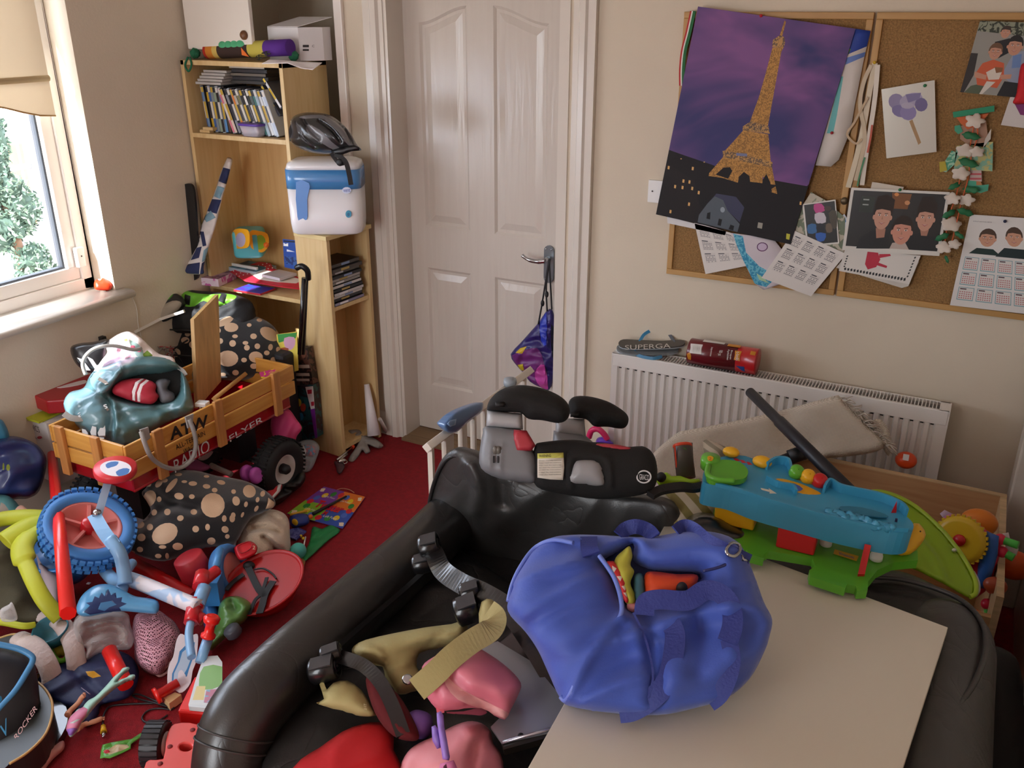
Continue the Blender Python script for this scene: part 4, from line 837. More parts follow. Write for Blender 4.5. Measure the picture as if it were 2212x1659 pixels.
# plastic roll by narrow unit, board etc
MB().tube([at(792,830,y=3.05),at(808,940,y=3.0)],[.012,.03],M('e8e2e4',.4),16).build('paper_roll',label='white paper roll standing between narrow shelf unit and door frame',cat='paper roll')
MB().tube([at(820,905,y=3.06),V(835,932,.012)],.009,WHITE,10).build('white_pipe',label='short white plastic pipe leaning at the foot of the door frame',cat='pipe')
MB().prism([at(793,855,y=3.09),at(796,855,y=3.09),at(806,938,y=3.06),at(802,938,y=3.06)],(0,.004,0),M('4a2a8a',.4)).build('purple_card',label='thin purple card edge behind the white paper roll',cat='card')
# floor: cap gun, glove, drain disc, mat
t=thing('toy_revolver','silver toy revolver with orange muzzle and brown grip on the carpet','toy gun',tuple(V(735,1005,0)))
SV=M('b9b4b0',.2,1); g=zp(.022)
mb=MB(); mb.tube([g.hit(727,995),g.hit(760,967)],.007,SV,10); mb.tube([g.hit(735,993),g.hit(750,981)],.005,SV,8); mb.ball(g.hit(738,996),(.02,.012,.012),SV,rot=rotz(.8)); mb.build('barrel_frame',t)
MB().tube([g.hit(760,967),g.hit(763,964)],.009,M('f04a20',.5),10).build('muzzle_tip',t,'orange muzzle')
shape(MB(),[(722,998),(730,992),(742,1000),(744,1010),(736,1022),(728,1020),(726,1008)],zp(.012),M('4a3038',.5),.012,.01,step=.006,zmin=.002).build('grip',t)
mb=MB(); mb.tube(g.hit(745,995) and cr([g.hit(745,992),g.hit(750,998),g.hit(744,1002),g.hit(740,998)],4),.003,SV,6); mb.build('trigger_guard',t)
shape(MB(),[(752,930),(775,928),(790,938),(815,950),(828,963),(815,967),(795,960),(800,975),(790,980),(783,972),(775,985),(765,1000),(752,998),(756,985),(770,965),(775,950),(760,942)],vp(790,975,.01,.75),M('8f8a85',.85),.02,.015,step=.006,fold=(.012,25),zmin=.003).build('grey_glove',label='limp grey glove lying at the foot of the narrow shelf unit',cat='glove')
sheet(circ(900,945,13,6,18),zp(.004),M('d9cfcc',.7),sm=0,fold=(.002,80),step=.01).build('white_disc',label='small white crumbly disc on the carpet by the door',cat='disc')
# board game mat / spinner card
f=quadmap([(700,1052),(789,1074),(740,1142),(620,1110)]); cols_=['7a3aa0','e0762a','2a52b0','86b82e']
dd=[(qrect(f,a,b,a+.5,b+.5),M(c,.4)) for (a,b),c in zip(((0,0),(.5,0),(.5,.5),(0,.5)),cols_)]
rc=['d02030','4a6fc8','e8c820','2a8a3a']; rg=[]
for i in range(16):
    a=2*pi*i/16; u,v=.5+.40*math.cos(a),.5+.38*math.sin(a); rg.append(([f(u+.055*math.cos(2*pi*k/10),v+.08*math.sin(2*pi*k/10)) for k in range(10)],M(rc[i%4],.4)))
for u,v in((.06,.1),(.93,.1),(.94,.9),(.07,.9)): rg.append(([f(u+.05*math.cos(2*pi*k/9)*(1.3 if k%2 else .7),v+.06*math.sin(2*pi*k/9)) for k in range(9)],M('ecd8b8',.5)))
t=thing('spinner_board','colourful spinner game board with ring of coloured dots on the carpet','game board',tuple(V(705,1095,0)))
shape(MB(),[f(0,0),f(1,0),f(1,1),f(0,1)],zp(.006),M('7a3aa0',.4),.002,.003,step=.05,flat=True,sm=0,decals=dd+rg).build('board',t)
pz=zp(.0085); RT_=M('c8102a',.4)
def tf(s_,u0,v0,u1,v1,m,**k): text(s_,f(u0,v0),f(u1,v0),f(u0,v1),pz,m,parent=t,**k)
tf('Twister',.24,.38,.80,.62,RT_,bold=.04); tf('Right Foot',.2,.22,.45,.29,WHITE); tf('Left Foot',.55,.75,.8,.82,WHITE); tf('Right Hand',.55,.24,.8,.30,WHITE); tf('Left Hand',.15,.68,.4,.74,WHITE); tf('M',.5,.64,.57,.76,RT_,bold=.04)
MB().tube([zp(.016).hit(676,1110),zp(.016).hit(748,1072)],[.007,.004],M('1a1a1a',.5),8).build('black_stick',label='black tapering plastic stick lying across the spinner board',cat='stick')
t=thing('blue_toy_camera','blue and yellow toy figure block lying on the spinner board corner','toy',tuple(V(645,1130,0)))
shape(MB(),[(628,1114),(662,1110),(667,1130),(640,1140),(627,1134)],vp(645,1138,.01,.4),M('1f3a8c',.4),.025,.02,step=.008,zmin=.008).build('body',t); MB().ball(vp(645,1138,.01,.4).off(.022).hit(637,1128),(.014,.008,.014),M('e0b81c',.4)).build('button',t); MB().ball(zp(.03).hit(671,1116),.009,M('e87a2a',.4)).build('nose',t)
mb=MB().tube([zp(.04).hit(626,1112),zp(.04).hit(662,1104)],.005,M('d8a82c',.4),8); mb.build('yellow_bar',t)
sheet([(625,1146),(645,1142),(662,1150),(640,1168),(624,1162)],zp(.008),M('3a3f8c',.3,kind='patch',vs=40,col2='6a72b0'),th=.006).build('film_case_floor'.replace('_floor',''),label='purple and blue film case flat on the carpet beside the teal ball',cat='DVD case')
MB().ball(V(644,1190,.030)+Vector((0,0,0)),.030,M('52bfb4',.5)).build('teal_ball',label='small teal foam ball on the carpet beside the white plush',cat='ball')
shape(MB(),[(676,1138),(696,1142),(714,1134),(735,1146),(712,1165),(690,1185),(668,1205),(658,1212),(650,1208),(662,1185),(670,1165)],zp(.008),M('1f8a4c',.5,alpha=.9),.006,.004,step=.008,fold=(.008,10,6,.9),flat=False).build('green_fan',label='folded green paper fan on the carpet beside the teal ball',cat='fan')
mb=MB()
for a,b in(((655,1163),(658,1160)),((650,1158),(655,1168))): mb.ball(zp(.01).hit(*a),.006,M('e8c82a',.4))
mb.build('yellow_counters',label='tiny yellow plastic bits beside the teal ball',cat='toy'); MB().tube([zp(.006).hit(660,1160),zp(.006).hit(656,1180)],.003,WHITE,6).build('lolly_stick',label='white lolly stick beside the teal ball',cat='stick')
MB().tube(cr([zp(.004).hit(*q) for q in((728,1058),(740,1055),(755,1058),(765,1064))],4),.0015,M('c89070',.6),5).build('elastic_band',label='thin tan elastic band at the top edge of the spinner board',cat='band')
# ================= LEFT FOREGROUND CLUTTER =================
LBL=M('86b4dd',.35,coat=.2); TYB=M('4585c8',.55); PNK=M('e08078',.45); CRED=M('d0202a',.3,coat=.3); TRED=M('f0241c',.3,coat=.3)
def tub(mb,pts,r,m,n=5,seg=12,**k): return mb.tube(cr([V(*p) for p in pts],n) if n else [V(*p) for p in pts],r,m,seg,**k)
# --- toddler bike
bk=thing('toddler_bike','pale blue and red toddler bike lying on its side with blue knobbly tyre','bike',tuple(V(300,1250,.02)))
wc=V(190,1143,.27); wa=axis(wc,.62,18); R_=87*(wc-CAM).length/FPX
tyre=MB().lathe([(R_*.70,-.022),(R_*.86,-.030),(R_*.96,-.024),(R_,-.008),(R_,.008),(R_*.96,.024),(R_*.86,.030),(R_*.70,.022),(R_*.69,0),(R_*.70,-.022)],wc,wa,TYB,56).build('tyre',bk,'blue tyre')
a_=wa.orthogonal().normalized(); b_=wa.cross(a_); tb=MB()
for k in range(40):
    t_=2*pi*k/40; d=a_*math.cos(t_)+b_*math.sin(t_); tt=wa.cross(d)
    for o in(-.016,.0,.016): tb.box(wc+d*(R_-.001 if o==0 else R_*.975)+wa*o*1.1+tt*(.006 if o else 0),(.008,.013,.012),TYB,Matrix((d,tt,wa)).transposed())
tb.build('tread_blocks',tyre)
rim=MB().lathe([(R_*.58,-.012),(R_*.71,-.016),(R_*.71,.018),(R_*.64,.020),(R_*.60,.006),(R_*.15,.0),(R_*.15,-.006),(R_*.58,-.012)],wc,wa,PNK,48)
for k in range(5):
    t_=2*pi*k/5+.5; d=a_*math.cos(t_)+b_*math.sin(t_); rim.box(wc+d*R_*.38+wa*.008,(R_*.46,.008,.016),PNK,Matrix((d,wa.cross(d),wa)).transposed())
rim.lathe([(.001,-.03),(.026,-.03),(.026,.03),(.022,.036),(.001,.036)],wc,wa,CRED,20); rim.build('rim',bk,'salmon pink rim with five spokes')
pd_=V(249,1014,.46); pa=axis(pd_,.52,-6); pr=40*(pd_-CAM).length/FPX
pe=MB().lathe([(.001,-.014),(pr*.97,-.014),(pr,-.008),(pr,.008),(pr*.95,.012),(.001,.012)],pd_,pa,M('d8343c',.35),36).build('pedal',bk,'red round pedal with blue and white sticker')
PP=PL(pd_+pa*.0125,pa)
sheet(circ(250,1012,34,17,28,.05),PP,M('e6e0e4',.5),th=.001,decals=[([(228,1004),(240,998),(256,998),(252,1006),(240,1010),(232,1012)],M('2f6cb0',.5),2),([(250,1020),(266,1012),(280,1014),(274,1026),(258,1030)],M('2f6cb0',.5),2)]).build('pedal_sticker',pe)
MB().strap([pd_-pa*.012,V(235,1035,.43),V(212,1112,.36)],.024,.012,M('9fb4cc',.4)).build('crank_arm',bk)
MB().lathe([(.001,0),(.014,0),(.012,.016),(.001,.018)],V(208,1112,.37),wa,CHROME,8).build('axle_nut',bk)
f_=MB(); f_.strap(cr([V(203,1112,.37),V(225,1150,.345),V(248,1180,.32)],4),.040,.010,LBL); tub(f_,[(238,1165,.33),(258,1195,.30),(266,1225,.26),(270,1262,.22)],.021,LBL); f_.build('frame',bk)
f_=MB(); tub(f_,[(210,1200,.10),(225,1230,.14),(245,1252,.18),(268,1262,.2)],.020,LBL); tub(f_,[(268,1240,.21),(286,1216,.2)],.015,LBL,0); tub(f_,[(272,1240,.21),(262,1275,.20),(255,1290,.20)],.019,LBL,0); f_.build('frame',bk)
f_=MB(); tub(f_,[(268,1248,.21),(300,1258,.205),(360,1283,.2),(430,1312,.2)],.024,M('a9c3e0',.4,kind='patch',vs=9,col2='e3dde2'),5); f_.build('main_tube',bk,'worn pale blue main tube with peeling sticker')
f_=MB(); f_.tube([V(442,1268,.22),V(428,1305,.20)],.021,LBL); f_.build('head_tube',bk)
f_=MB(); f_.tube([V(438,1240,.23),V(432,1268,.22)],.024,CRED); f_.tube(cr([V(432,1262,.22),V(452,1245,.22),V(468,1232,.22)],3),.018,CRED); f_.build('fork_crown',bk,'red fork crown')
f_=MB(); f_.tube([V(424,1300,.20),V(420,1312,.195)],.025,CRED); f_.tube([V(419,1312,.195),V(412,1345,.18)],[.023,.021],CRED); f_.tube([V(425,1330,.18),V(440,1340,.17)],.018,CRED); f_.build('handlebar_clamp',bk,'red handlebar clamp')
MB().tube([V(466,1230,.22),V(475,1188,.22)],.014,M('4d90cc',.4)).build('fork_leg',bk)
w2=V(494,1232,.09); wa2=(RT*.93+UP*.2+toC(w2)*.25).normalized()
MB().lathe([(.06,-.02),(.082,-.024),(.09,-.008),(.09,.008),(.082,.024),(.06,.02),(.058,0),(.06,-.02)],w2,wa2,TYB,40).build('tyre',bk); MB().lathe([(.001,-.01),(.062,-.015),(.062,.015),(.001,.01)],w2,wa2,PNK,32).build('rim',bk)
f_=MB(); tub(f_,[(412,1345,.18),(408,1368,.17),(410,1395,.16),(414,1420,.15)],.012,LBL); f_.tube([V(432,1432,.13),V(450,1378,.17)],.015,LBL); f_.build('handlebar',bk)
g_=V(449,1376,.18); g2=V(458,1335,.235); ax=(g2-g_).normalized(); Lg=(g2-g_).length
MB().lathe([(.001,0),(.021,0),(.021,.008),(.014,.014),(.013,Lg-.02),(.022,Lg-.012),(.024,Lg),(.018,Lg+.006),(.014,Lg+.008),(.012,Lg+.006),(.008,Lg+.009),(.001,Lg+.009)],g_,ax,TRED,24).build('grip',bk,'red ribbed grip')
g_=V(385,1475,.05); g2=V(335,1505,.04); ax=(g2-g_).normalized(); Lg=(g2-g_).length
MB().lathe([(.001,0),(.014,0),(.014,Lg-.012),(.024,Lg-.01),(.024,Lg),(.001,Lg)],g_,ax,TRED,20).build('grip',bk,'red grip resting on the carpet')
sp_=vp(255,1300,.2,.55); sd=[(165,1312),(178,1285),(205,1265),(235,1262),(262,1272),(290,1287),(320,1292),(340,1298),(344,1312),(336,1325),(300,1323),(262,1320),(225,1324),(190,1331),(170,1328)]
shape(MB(),sd,sp_,M('5aa3d4',.3,coat=.3),.03,.025,step=.006,sm=4,decals=[([(182,1322),(195,1308),(186,1302),(200,1300),(205,1288),(214,1292),(220,1280),(226,1288),(234,1272),(240,1286),(250,1280),(252,1292),(264,1290),(262,1300),(274,1304),(258,1312),(262,1320),(225,1323),(195,1328)],M('1c3466',.4),0),([(218,1302),(240,1298),(252,1306),(236,1312),(226,1320),(212,1316)],M('3f7cae',.4),0)]).build('saddle',bk)
pp_=vp(395,1485,.03,.35)
plate=[(382,1382),(390,1370),(400,1374),(408,1380),(418,1372),(427,1371),(428,1385),(426,1410),(424,1430),(416,1450),(412,1475),(400,1492),(388,1498),(378,1490),(368,1494),(362,1480),(362,1455),(366,1435),(374,1420),(378,1400)]
shape(MB(),plate,pp_,M('e6dfe4',.35),.004,.005,step=.02,flat=True,sm=2,decals=[([(402,1394),(421,1388),(418,1420),(408,1448),(404,1462),(388,1468),(390,1480),(371,1478),(372,1456),(384,1430),(388,1408)],M('3f86c0',.4),0),([(406,1400),(417,1394),(414,1420),(404,1446),(398,1456),(384,1462),(385,1472),(375,1471),(376,1456),(388,1430),(394,1410)],M('b9cfe4',.4),0),([(385,1455),(392,1448),(398,1455),(402,1466),(390,1486),(384,1480)],M('e4e0e8',.4),2)]).build('name_plate',bk,'white cut-out name plate with a blue cloud panel')
# --- red rods, bucket, misc
def rod(p0,p1,r,m,name,label,cat,seg=8,cap=True): return MB().tube([p0,p1],r,m,seg).build(name,label=label,cat=cat)
rod(V(112,982,.30),V(147,1325,.34),[.017,.0215],TRED,'red_plastic_pole','long shiny red octagonal plastic pole passing under the blue bike wheel','pole')
rod(V(290,1215,.06),V(420,1290,.06),.022,M('c01c1c',.3),'red_plastic_pole','red plastic pole on the floor below the dotted cushion, behind the bike frame','pole',12)
rod(V(236,1405,.09),V(272,1480,.06),.022,TRED,'red_plastic_pole','short red plastic pole lying across the navy bag','pole',12)
rod(V(338,1285,.04),V(300,1310,.04),.012,M('a01838',.4),'dark_red_stick','short dark red stick between the bike frame and saddle','stick')
t=thing('red_beaker','upturned pinkish red plastic beaker beside the bike head','beaker',tuple(V(430,1240,.03)))
b0=V(405,1202,.16); b1=V(432,1250,.07); ax=(b1-b0).normalized(); L_=(b1-b0).length
MB().lathe([(.001,0),(.044,0),(.050,.004),(.056,L_),(.052,L_),(.001,.01)],b0,ax,M('c4303c',.4),32).build('cup',t); MB().lathe([(.056,L_),(.085,L_+.006),(.085,L_+.012),(.05,L_+.01)],b0,ax,M('c4303c',.4),32).build('brim',t)
fbox('blue_block',V(443,1310,.06),.05,.06,.09,.5,M('3a86c8',.4),M('3a86c8',.4),'blue rectangular plastic block beside the red bike clamp','block')
shape(MB(),[(440,1300),(470,1305),(475,1340),(455,1360),(440,1350)],vp(455,1355,.01,.6),M('2f6fb4',.4),.03,.01,step=.01,zmin=.004).build('blue_toy_part',label='blue moulded toy piece on the floor below the blue block',cat='toy')
# blue bowl & lid
t=thing('blue_basin','bright blue plastic basin tipped under the bike wheel','basin',tuple(V(150,1200,.05)))
c=V(138,1196,.17); ax=axis(c,.62,-25); MB().lathe([(.001,.02),(.09,.02),(.098,.03),(.108,.032),(.114,.026),(.104,.01),(.085,-.05),(.06,-.09),(.001,-.10)],c,ax,M('1f7fd0',.3,coat=.3),40).build('basin_body',t)
fbox('tiny_label',V(186,1262,.1),.012,.01,.002,.3,M('d8c0c0',.5),M('d8c0c0',.5),'tiny pale sticker on the side of the blue basin','sticker')
shape(MB(),[(290,1110),(330,1125),(350,1150),(330,1175),(295,1170),(270,1150)],zp(.02),M('b7a9ab',.8),.03,.01,step=.01,zmin=.003).build('grey_cloth',label='grey cloth on the floor behind the bike wheel',cat='cloth')
shape(MB(),[(228,1085),(262,1065),(290,1075),(280,1100),(255,1115),(235,1105)],zp(.02),M('c8a52c',.6,kind='patch',vs=40,col2='4a7a5a'),.008,.006,step=.01).build('yellow_map_sheet',label='yellow patterned play sheet on the floor under the wagon front',cat='sheet')
# big lime/khaki life jacket
LM=M('b9bf2a',.55); KH=M('4a4532',.85,bump=.2,bs=200)
jk=thing('padded_jacket','dark khaki padded jacket with thick lime green binding heaped at the left edge','jacket',tuple(V(60,1250,.02)))
shape(MB(),[(-60,1150),(0,1128),(60,1118),(100,1120),(90,1145),(75,1175),(78,1215),(92,1262),(110,1300),(125,1325),(100,1345),(60,1348),(0,1345),(-60,1340)],vp(40,1340,.06,.6),KH,.10,.06,step=.012,fold=(.035,6,1.2,.7),zmin=.004).build('padding',jk)
f_=MB(); tub(f_,[(-50,1140,.34),(0,1122,.33),(60,1116,.32),(110,1122,.30),(60,1140,.31),(10,1170,.30)],.036,LM,8,16,flat=.6); f_.build('lime_binding',jk,'lime green collar binding')
f_=MB(); tub(f_,[(95,1135,.30),(62,1160,.30),(48,1185,.29),(55,1215,.27),(75,1260,.24),(98,1300,.20),(130,1335,.15)],[.03]*8+[.034]*16+[.024]*25,LM,8,16,flat=.6); f_.build('lime_binding',jk,'lime green front binding')
f_=MB(); tub(f_,[(-40,1338,.17),(10,1345,.16),(50,1352,.15),(75,1350,.14)],.010,LM,6,10); f_.build('lime_hem',jk)
shape(MB(),[(0,1318),(20,1305),(25,1300),(35,1320),(36,1340),(5,1342)],vp(20,1340,.19,.4),M('e8e4e0',.1,kind='film',alpha=.35),.015,.01,step=.006,fold=(.01,30)).build('clear_bag',label='small clear plastic bag lying on the khaki jacket',cat='bag')
shape(MB(),[(78,1196),(92,1220),(120,1235),(132,1250),(130,1290),(122,1318),(105,1290),(90,1250)],vp(110,1310,.10,.4),M('b7a6ad',.8),.03,.03,step=.01).build('lilac_lining',label='pale lilac fabric panel between lime binding and red pole',cat='fabric')
# teal boot / blue plastic bag / case at far left
shape(MB(),[(-30,950),(0,945),(30,942),(60,950),(85,965),(100,990),(98,1020),(85,1060),(65,1075),(40,1078),(-30,1072)],PL(at(30,1060,x=-2.93),(1,-.5,.45)),M('2c3b70',.35,coat=.2),.08,.05,step=.01,fold=(.025,9,1.3,.5),zmin=.004,decals=[(circ(18,1010,4,7),M('8a9a3a',.6)),(circ(8,1008,2,8),M('8a9a3a',.6))]).build('navy_plastic_bag',label='crumpled navy blue plastic bag against the left wall',cat='bag')
shape(MB(),[(-30,905),(0,905),(12,918),(20,940),(16,952),(0,956),(-30,955)],PL(at(5,940,x=-2.99),(1,-.6,.2)),M('3f86a8',.4),.04,.04,step=.01).build('blue_case',label='blue rounded plastic case above the navy plastic bag at the left edge',cat='case')
shape(MB(),[(-30,1070),(0,1068),(20,1072),(38,1088),(46,1108),(30,1120),(0,1122),(-30,1120)],PL(at(20,1100,x=-2.86),(.8,-.6,.5)),M('5a9fa8',.4),.05,.04,step=.01,decals=[([(2,1085),(18,1100),(20,1116),(0,1118)],M('a89f96',.6),2)]).build('teal_slipper',label='teal and grey child\'s shoe above the lime jacket at the left edge',cat='shoe')
MB().tube([V(42,1100,.26),V(56,1112,.25)],.016,M('cfa592',.5)).build('doll_arm',label='flesh coloured toy arm poking out beside the teal shoe',cat='toy')
shape(MB(),[(70,1075),(100,1070),(110,1085),(90,1100),(70,1095)],vp(90,1098,.02,.5),M('15161c',.7),.03,.03,step=.01).build('black_sock',label='small dark cloth lump between the navy bag and red pole',cat='cloth')
shape(MB(),[(125,1080),(170,1060),(210,1070),(200,1100),(150,1110)],vp(165,1105,.03,.5),M('101114',.8),.05,.03,step=.01,zmin=.003).build('black_fleece',label='black fleece heap under the front of the wagon',cat='clothes')
# white fluffy rope handles / basket
FW_=M('cfbfb8',.95,bump=1,bs=70)
f_=MB(); tub(f_,[(95,1330,.10),(130,1345,.12),(155,1385,.11),(165,1430,.07),(165,1460,.03)],.027,FW_,8,18,flat=.6); f_.build('fleece_strap',label='pale grey cable-knit fabric band curving beside the red pole end',cat='fabric')
f_=MB(); tub(f_,[(40,1378,.10),(75,1395,.12),(100,1430,.10),(112,1465,.06),(105,1490,.03)],.028,FW_,8,18,flat=.6); f_.build('fleece_strap',label='pale grey cable-knit fabric band curving above the black speaker bag',cat='fabric')
t=thing('teal_tub_cup','teal cup with lime green ring handle between the two knitted bands','cup',tuple(V(130,1420,.02)))
c=V(118,1375,.10); ax=axis(c,.7,-30); MB().lathe([(.001,0),(.045,0),(.052,.04),(.049,.04),(.042,.004),(.001,.004)],c,ax,M('2a6f80',.4),28).build('cup_body',t)
f_=MB(); tub(f_,[(112,1385,.08),(108,1400,.08),(122,1425,.07),(140,1425,.06),(148,1408,.06),(140,1392,.06)],.008,M('63b82e',.35),6,10); f_.build('ring_handle',t,'lime green ring'); MB().ball(V(128,1405,.06),(.025,.02,.02),M('a8a024',.5),nz=.4).build('yellow_toy',t)
# clear crumpled bag, mesh bag
shape(MB(),[(160,1340),(175,1325),(205,1322),(240,1318),(275,1325),(282,1350),(290,1380),(280,1402),(250,1404),(215,1410),(190,1425),(182,1420),(185,1400),(165,1395),(155,1365)],vp(220,1420,.06,.45),M('d6ccc6',.12,kind='film',alpha=.3,bump=1),.05,.04,step=.007,fold=(.022,16,1.2,.5),zmin=.05).build('crumpled_clear_bag',label='crumpled clear plastic bag under the bike saddle',cat='bag')
t=thing('mesh_bag','pink and brown mesh laundry bag with white cord beneath the bike saddle','bag',tuple(V(330,1440,0)))
mo=[(292,1330),(310,1322),(340,1318),(360,1330),(378,1345),(390,1370),(385,1400),(372,1425),(360,1445),(345,1458),(322,1456),(306,1445),(292,1425),(290,1395),(286,1360)]
mp=vp(330,1455,.012,.55)
shape(MB(),mo,mp,M('a0687a',.7,kind='patch',vs=9,col2='5c4a40'),.07,.03,step=.009,fold=(.012,12),zmin=.004).build('contents',t)
shape(MB(),mo,mp.off(.004),M('e0a8b8',.7,kind='mesh',bs=150),.074,.0,step=.009,fold=(.012,12),zmin=.005).build('netting',t)
f_=MB(); tub(f_,[(345,1448,.03),(360,1440,.03),(368,1430,.03),(362,1450,.01),(345,1460,.01),(330,1450,.02)],.004,M('d0a8a4',.6),6,8); f_.build('drawcord',t)
# navy bag
shape(MB(),[(80,1470),(110,1440),(150,1425),(200,1415),(250,1405),(285,1420),(300,1450),(292,1490),(270,1510),(225,1520),(215,1530),(212,1545),(190,1570),(160,1540),(120,1515),(90,1500)],vp(180,1560,.01,.82),M('15204c',.6,bump=.15,bs=150),.045,.02,step=.01,fold=(.012,8,1.5,.9),zmin=.003,decals=[([(185,1451),(203,1450),(218,1461),(200,1465),(190,1460)],M('d6a01c',.5),0)],cre=[([(150,1440),(180,1470),(220,1510)],.012,-.02)]).build('navy_rucksack',label='flattened navy bag with small yellow badge on the carpet',cat='bag')
shape(MB(),[(200,1457),(206,1456),(208,1460),(202,1460)],vp(200,1460,.06,.8),INK,.003,.003,step=.01).build('badge_mark',label='tiny black mark on the navy bag badge',cat='badge') if 0 else None
# doll
dl=thing('fashion_doll','slim doll in mint tights and pink top lying face down on the carpet','doll',tuple(V(190,1530,.01)))
MT=M('a8d4c4',.5); SKN=M('d89a78',.5)
shape(MB(),[(146,1582),(143,1575),(146,1560),(152,1548),(160,1540),(168,1532),(178,1528),(184,1520),(192,1512),(205,1505),(218,1493),(232,1478),(246,1462),(258,1452),(264,1444),(272,1441),(278,1441),(280,1445),(272,1449),(264,1456),(252,1472),(262,1467),(274,1463),(280,1458),(290,1457),(292,1462),(283,1466),(276,1468),(264,1474),(248,1484),(236,1494),(222,1506),(208,1520),(198,1532),(188,1545),(178,1556),(170,1572),(160,1584),(150,1590)],vp(205,1520,.115,.85),MT,.018,.018,step=.005,sm=3,decals=[([(143,1590),(142,1560),(152,1548),(162,1538),(178,1526),(190,1532),(186,1545),(178,1556),(170,1572),(160,1586)],M('d07a98',.5),0),([(150,1562),(166,1554),(176,1552),(160,1562)],M('b8c4bc',.5),0),([(144,1575),(160,1572),(168,1574),(158,1588),(146,1590)],M('8a5aa8',.5),0)]).build('body',dl)
f_=MB(); tub(f_,[(146,1545,.07),(152,1535,.07),(168,1520,.07),(176,1508,.075),(182,1502,.08)],[.009]*4+[.007]*16+[.006],SKN,5,10); f_.build('arm',dl); f_=MB(); tub(f_,[(166,1575,.03),(182,1565,.02),(205,1558,.02),(220,1552,.015)],[.009]*4+[.007]*11+[.006],SKN,5,10); f_.build('arm',dl)
for sgn,(hx,hy) in ((1,(182,1501)),(-1,(221,1552))):
    f_=MB(); 
    for k in range(4): f_.tube([V(hx-1,hy+1,.06 if sgn>0 else .015),V(hx+(1.5*k-2 if sgn>0 else 5),hy-(5 if sgn>0 else 2.2*k-3),.065 if sgn>0 else .014)],.0018,SKN,6)
    f_.tube([V(hx-2,hy+2,.06 if sgn>0 else .015),V(hx-5,hy-1,.06 if sgn>0 else .015)],.0018,SKN,6); f_.ball(V(hx,hy,.06 if sgn>0 else .015),(.005,.005,.004),SKN); f_.build('hand',dl)
# cable with yellow plug, sweet wrapper, wood block
t=thing('video_cable','thin black video cable with yellow plug on the carpet','cable',tuple(V(260,1530,0)))
f_=MB(); tub(f_,[(222,1565,.01),(224,1545,.008),(236,1527,.004),(262,1522,.004),(300,1520,.004),(350,1520,.006),(376,1530,.006),(340,1520,.009),(300,1510,.006),(287,1502,.006),(300,1500,.006),(330,1512,.01),(372,1532,.006),(345,1530,.004),(320,1535,.004),(307,1550,.004),(315,1560,.004),(340,1558,.004),(362,1545,.004)],.0028,M('1d1b1c',.4),6,6); f_.build('cord',t)
f_=MB(); f_.tube([V(223,1568,.012),V(224,1582,.012)],[.006,.009],M('d8a51c',.35),10); f_.build('plug',t,'yellow plug'); MB().tube([V(224,1583,.012),V(224,1593,.012)],[.007,.004],CHROME,8).build('pin',t)
sheet([(218,1624),(222,1612),(240,1606),(262,1603),(285,1597),(304,1587),(311,1586),(305,1595),(290,1604),(284,1612),(283,1620),(265,1628),(238,1641),(226,1640),(217,1641)],zp(.006),M('5aa03c',.3),th=.0015,fold=(.006,40),step=.006,decals=[([(232,1624),(250,1612),(275,1610),(280,1618),(262,1626),(236,1634)],M('c8b48c',.25),0),(circ(231,1627,7,5),M('c81e2a',.4))]).build('sweet_wrapper',label='green and red sweet wrapper on the carpet near the cable',cat='wrapper')
text('ROLL',(262,1620),(280,1614),(263,1626),zp(.014),M('c02a50',.5),name='wrapper_print') if 0 else None
MB().prism([V(353,1507,.03),V(378,1495,.03),V(392,1500,.03),V(365,1520,.03)],(0,0,-.026),M('d8b482',.6)).build('wooden_block',label='small pale wooden block beside the cable loop',cat='block',bev=.001)
# thin strings, feather
f_=MB(); tub(f_,[(78,1450,.05),(110,1442,.04),(140,1438,.04),(170,1420,.05)],.0012,M('c8b8a8',.5),6,5); tub(f_,[(80,1455,.05),(120,1450,.05),(160,1475,.05),(195,1500,.05)],.0012,M('a898a8',.5),6,5); f_.build('loose_threads',label='fine pale threads trailing over the navy bag',cat='thread')
# speakers/bag bottom-left
t=thing('rocker_chair_bag','black gaming chair shell with blue piping and pale lettering at the bottom left','chair',tuple(V(30,1560,0)))
bq_=vp(40,1655,.02,.22); 
shape(MB(),[(-60,1398),(0,1402),(40,1410),(62,1420),(74,1432),(82,1470),(86,1510),(87,1525),(70,1560),(50,1600),(30,1640),(0,1700),(-80,1720)],bq_,M('131318',.55),.05,.10,step=.012,sm=3).build('shell',t)
f_=MB(); f_.tube(cr([bq_.hit(*q)+bq_.n*.045 for q in((-40,1396),(0,1402),(40,1411),(66,1424),(72,1436),(60,1460),(35,1500),(0,1540),(-20,1565))],6),.008,M('4a8ec0',.4)); f_.build('blue_piping',t,'bright blue piping')
shape(MB(),[(-40,1495),(0,1495),(15,1505),(0,1530),(-40,1560)],bq_.off(.04),M('2a7aa0',.5),.012,.01,step=.01).build('blue_cushion',t,'blue inset cushion')
text('ROCKER',(30,1590),(76,1522),(35,1600),bq_.off(.053),M('d8b0b0',.5),parent=t,name='lettering'); text('V',(0,1570),(14,1550),(6,1600),bq_.off(.052),M('3a8ab8',.5),parent=t,name='emblem')
t=thing('toy_drum','black round guitar body shape with pale gold binding lying under the gaming chair','guitar',tuple(V(90,1560,0)))
gp=zp(.10); go=[(-60,1400),(0,1378),(30,1370),(52,1375),(62,1395),(62,1415),(58,1440),(60,1465),(80,1473),(100,1492),(113,1520),(110,1555),(95,1590),(60,1625),(20,1650),(-60,1690)]
shape(MB(),go,gp,M('2c2e2c',.35),.0,.075,step=.02,flat=True,sm=4,flatback=BLK).build('guitar_body',t)
